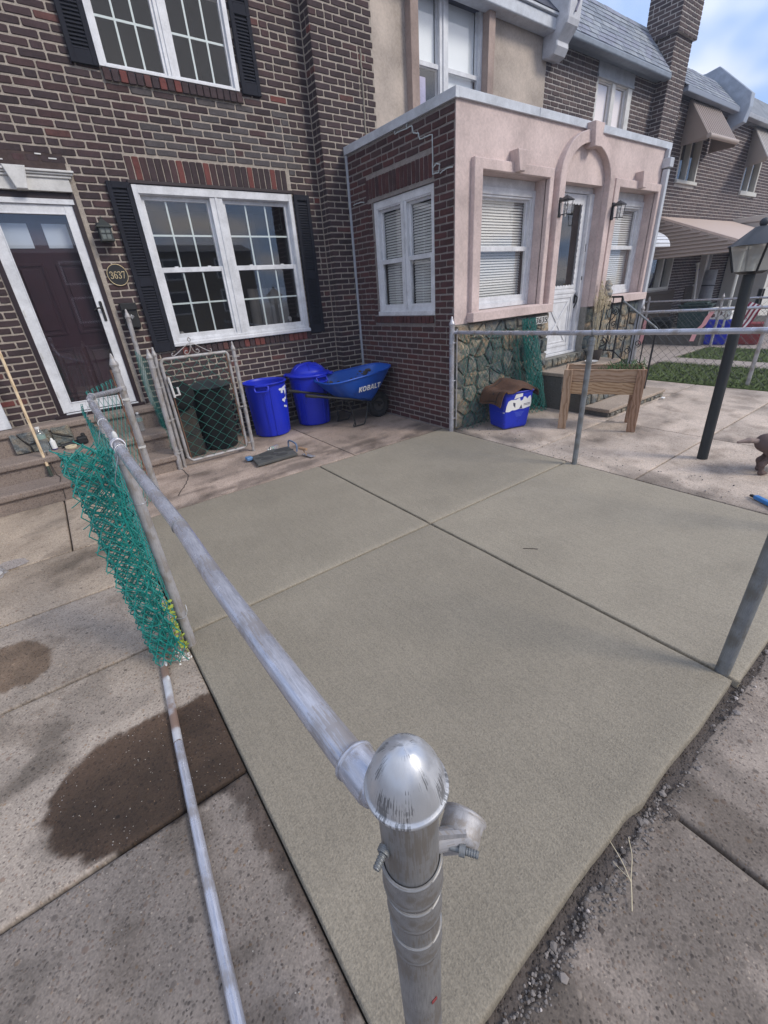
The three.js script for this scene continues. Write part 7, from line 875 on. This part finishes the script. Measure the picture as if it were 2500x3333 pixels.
{ const b = thing('white_crate', 'white box with dark round cutouts resting on the blue tote', 'crate', [12.95, 0.55, -4.05]); part('box', [bx(12.74, 0.555, -4.27, 13.14, 0.80, -3.80, 0.01)], M.paper, b); part('cutout', [-4.16, -4.02, -3.90].map((z, i) => rod(V(12.737, 0.64 + 0.05 * (i % 2), z), V(12.745, 0.64 + 0.05 * (i % 2), z), 0.045, 0.045, 14)), std([0.12, 0.05, 0.05], 0.8), b);
  const t = thing('tarp_roll', 'pale rolled sheet standing upright under the porch awning', 'roll', [15.35, 0.28, -5.3]); part('roll', [rod(V(15.30, 0.28, -5.30), V(15.42, 1.58, -5.34), 0.16, 0.15, 16)], std([0.36, 0.38, 0.40], 0.8, { map: T.tone }), t); part('tie', [torusAt(V(15.38, 1.2, -5.33), V(0.1, 1, 0), 0.158, 0.012)], M.black, t);
  const h = [['garden_pole', 'white pole leaning in the clutter under the porch awning', [14.35, 0.28, -5.2], [14.55, 1.25, -5.35], M.paper], ['garden_pole', 'blue and dark pole bundle under the porch awning', [14.2, 0.28, -5.1], [14.35, 1.6, -5.3], M.purple], ['garden_pole', 'thin pale pole at the left of the porch clutter', [13.95, 0.28, -5.0], [14.02, 1.75, -5.2], M.cream]]; for (const [n, l, a, c, m] of h) { const o = thing(n, l, 'pole', a); part('pole', [rod(V(...a), V(...c), 0.03, 0.03, 8), rod(V(c[0] - 0.08, c[1], c[2]), V(c[0] + 0.08, c[1] + 0.02, c[2]), 0.025, 0.025, 6)], m, o); }
  const bk = thing('bucket', 'blue bucket of odds and ends under the porch awning', 'bucket', [14.1, 0.28, -5.2]); part('bucket', [loc(lathe([[0, 0], [0.15, 0], [0.19, 0.42], [0.17, 0.42], [0, 0.3]], 18), new THREE.Matrix4().makeTranslation(14.1, 0.28, -5.05))], M.purple, bk); const rb = thing('red_crate', 'dark red crate on the porch under the awning', 'crate', [14.75, 0.28, -5.2]); part('crate', [bx(14.55, 0.28, -5.4, 14.98, 0.72, -5.0, 0.01)], M.red, rb); part('crate_rim', [bx(14.53, 0.70, -5.42, 15.0, 0.75, -4.98, 0.01)], M.red, rb);
  
  const fl = thing('small_flag', 'small striped red and white flag hung on the far mesh fence', 'flag', [8.34, 0.8, -2.3]); const fm = (u, v) => V(8.34 - 0.02 * Math.sin(u * 9), 1.16 - u * 0.40 - v * 0.06, -2.30 + v * 0.17 - u * 0.16); for (let k = 0; k < 7; k++) { const P = [], I = []; for (let i = 0; i <= 8; i++) for (const v of [k / 7, (k + 1) / 7]) P.push(...fm(i / 8, v).toArray()); for (let i = 0; i < 8; i++) { const a = i * 2; I.push(a, a + 1, a + 2, a + 1, a + 3, a + 2); } const g = new THREE.BufferGeometry(); g.setAttribute('position', new THREE.Float32BufferAttribute(P, 3)); g.setIndex(I); g.computeVertexNormals(); part('stripe', g, k % 2 ? M.flagW = M.flagW || std([0.75, 0.73, 0.72], 0.8, { side: THREE.DoubleSide }) : M.flagR = M.flagR || std([0.24, 0.03, 0.06], 0.8, { side: THREE.DoubleSide }), fl); }
  const rb2 = (name, label, pts, w, m) => { const o = thing(name, label, 'ribbon', pts[0]); const P = [], I = []; pts.forEach(p => P.push(p[0], p[1], p[2] - w / 2, p[0] + 0.01, p[1], p[2] + w / 2)); for (let i = 0; i + 1 < pts.length; i++) { const a = i * 2; I.push(a, a + 1, a + 2, a + 1, a + 3, a + 2); } const g = new THREE.BufferGeometry(); g.setAttribute('position', new THREE.Float32BufferAttribute(P, 3)); g.setIndex(I); g.computeVertexNormals(); part('strip', g, m, o); };
  const rm = std([0.72, 0.36, 0.36], 0.7, { side: THREE.DoubleSide }); rb2('pink_ribbon', 'pink cloth strip tied on the far mesh fence', [[8.28, 1.04, -2.72], [8.26, 0.95, -2.76], [8.27, 0.86, -2.79], [8.22, 0.76, -2.86], [8.20, 0.62, -2.88]], 0.06, rm); rb2('pink_ribbon', 'pink and white strip hanging by the porch downspout', [[8.20, 0.95, -3.62], [8.21, 0.80, -3.64], [8.19, 0.66, -3.63], [8.20, 0.55, -3.66]], 0.06, rm);
}
renderer.render(scene, camera);
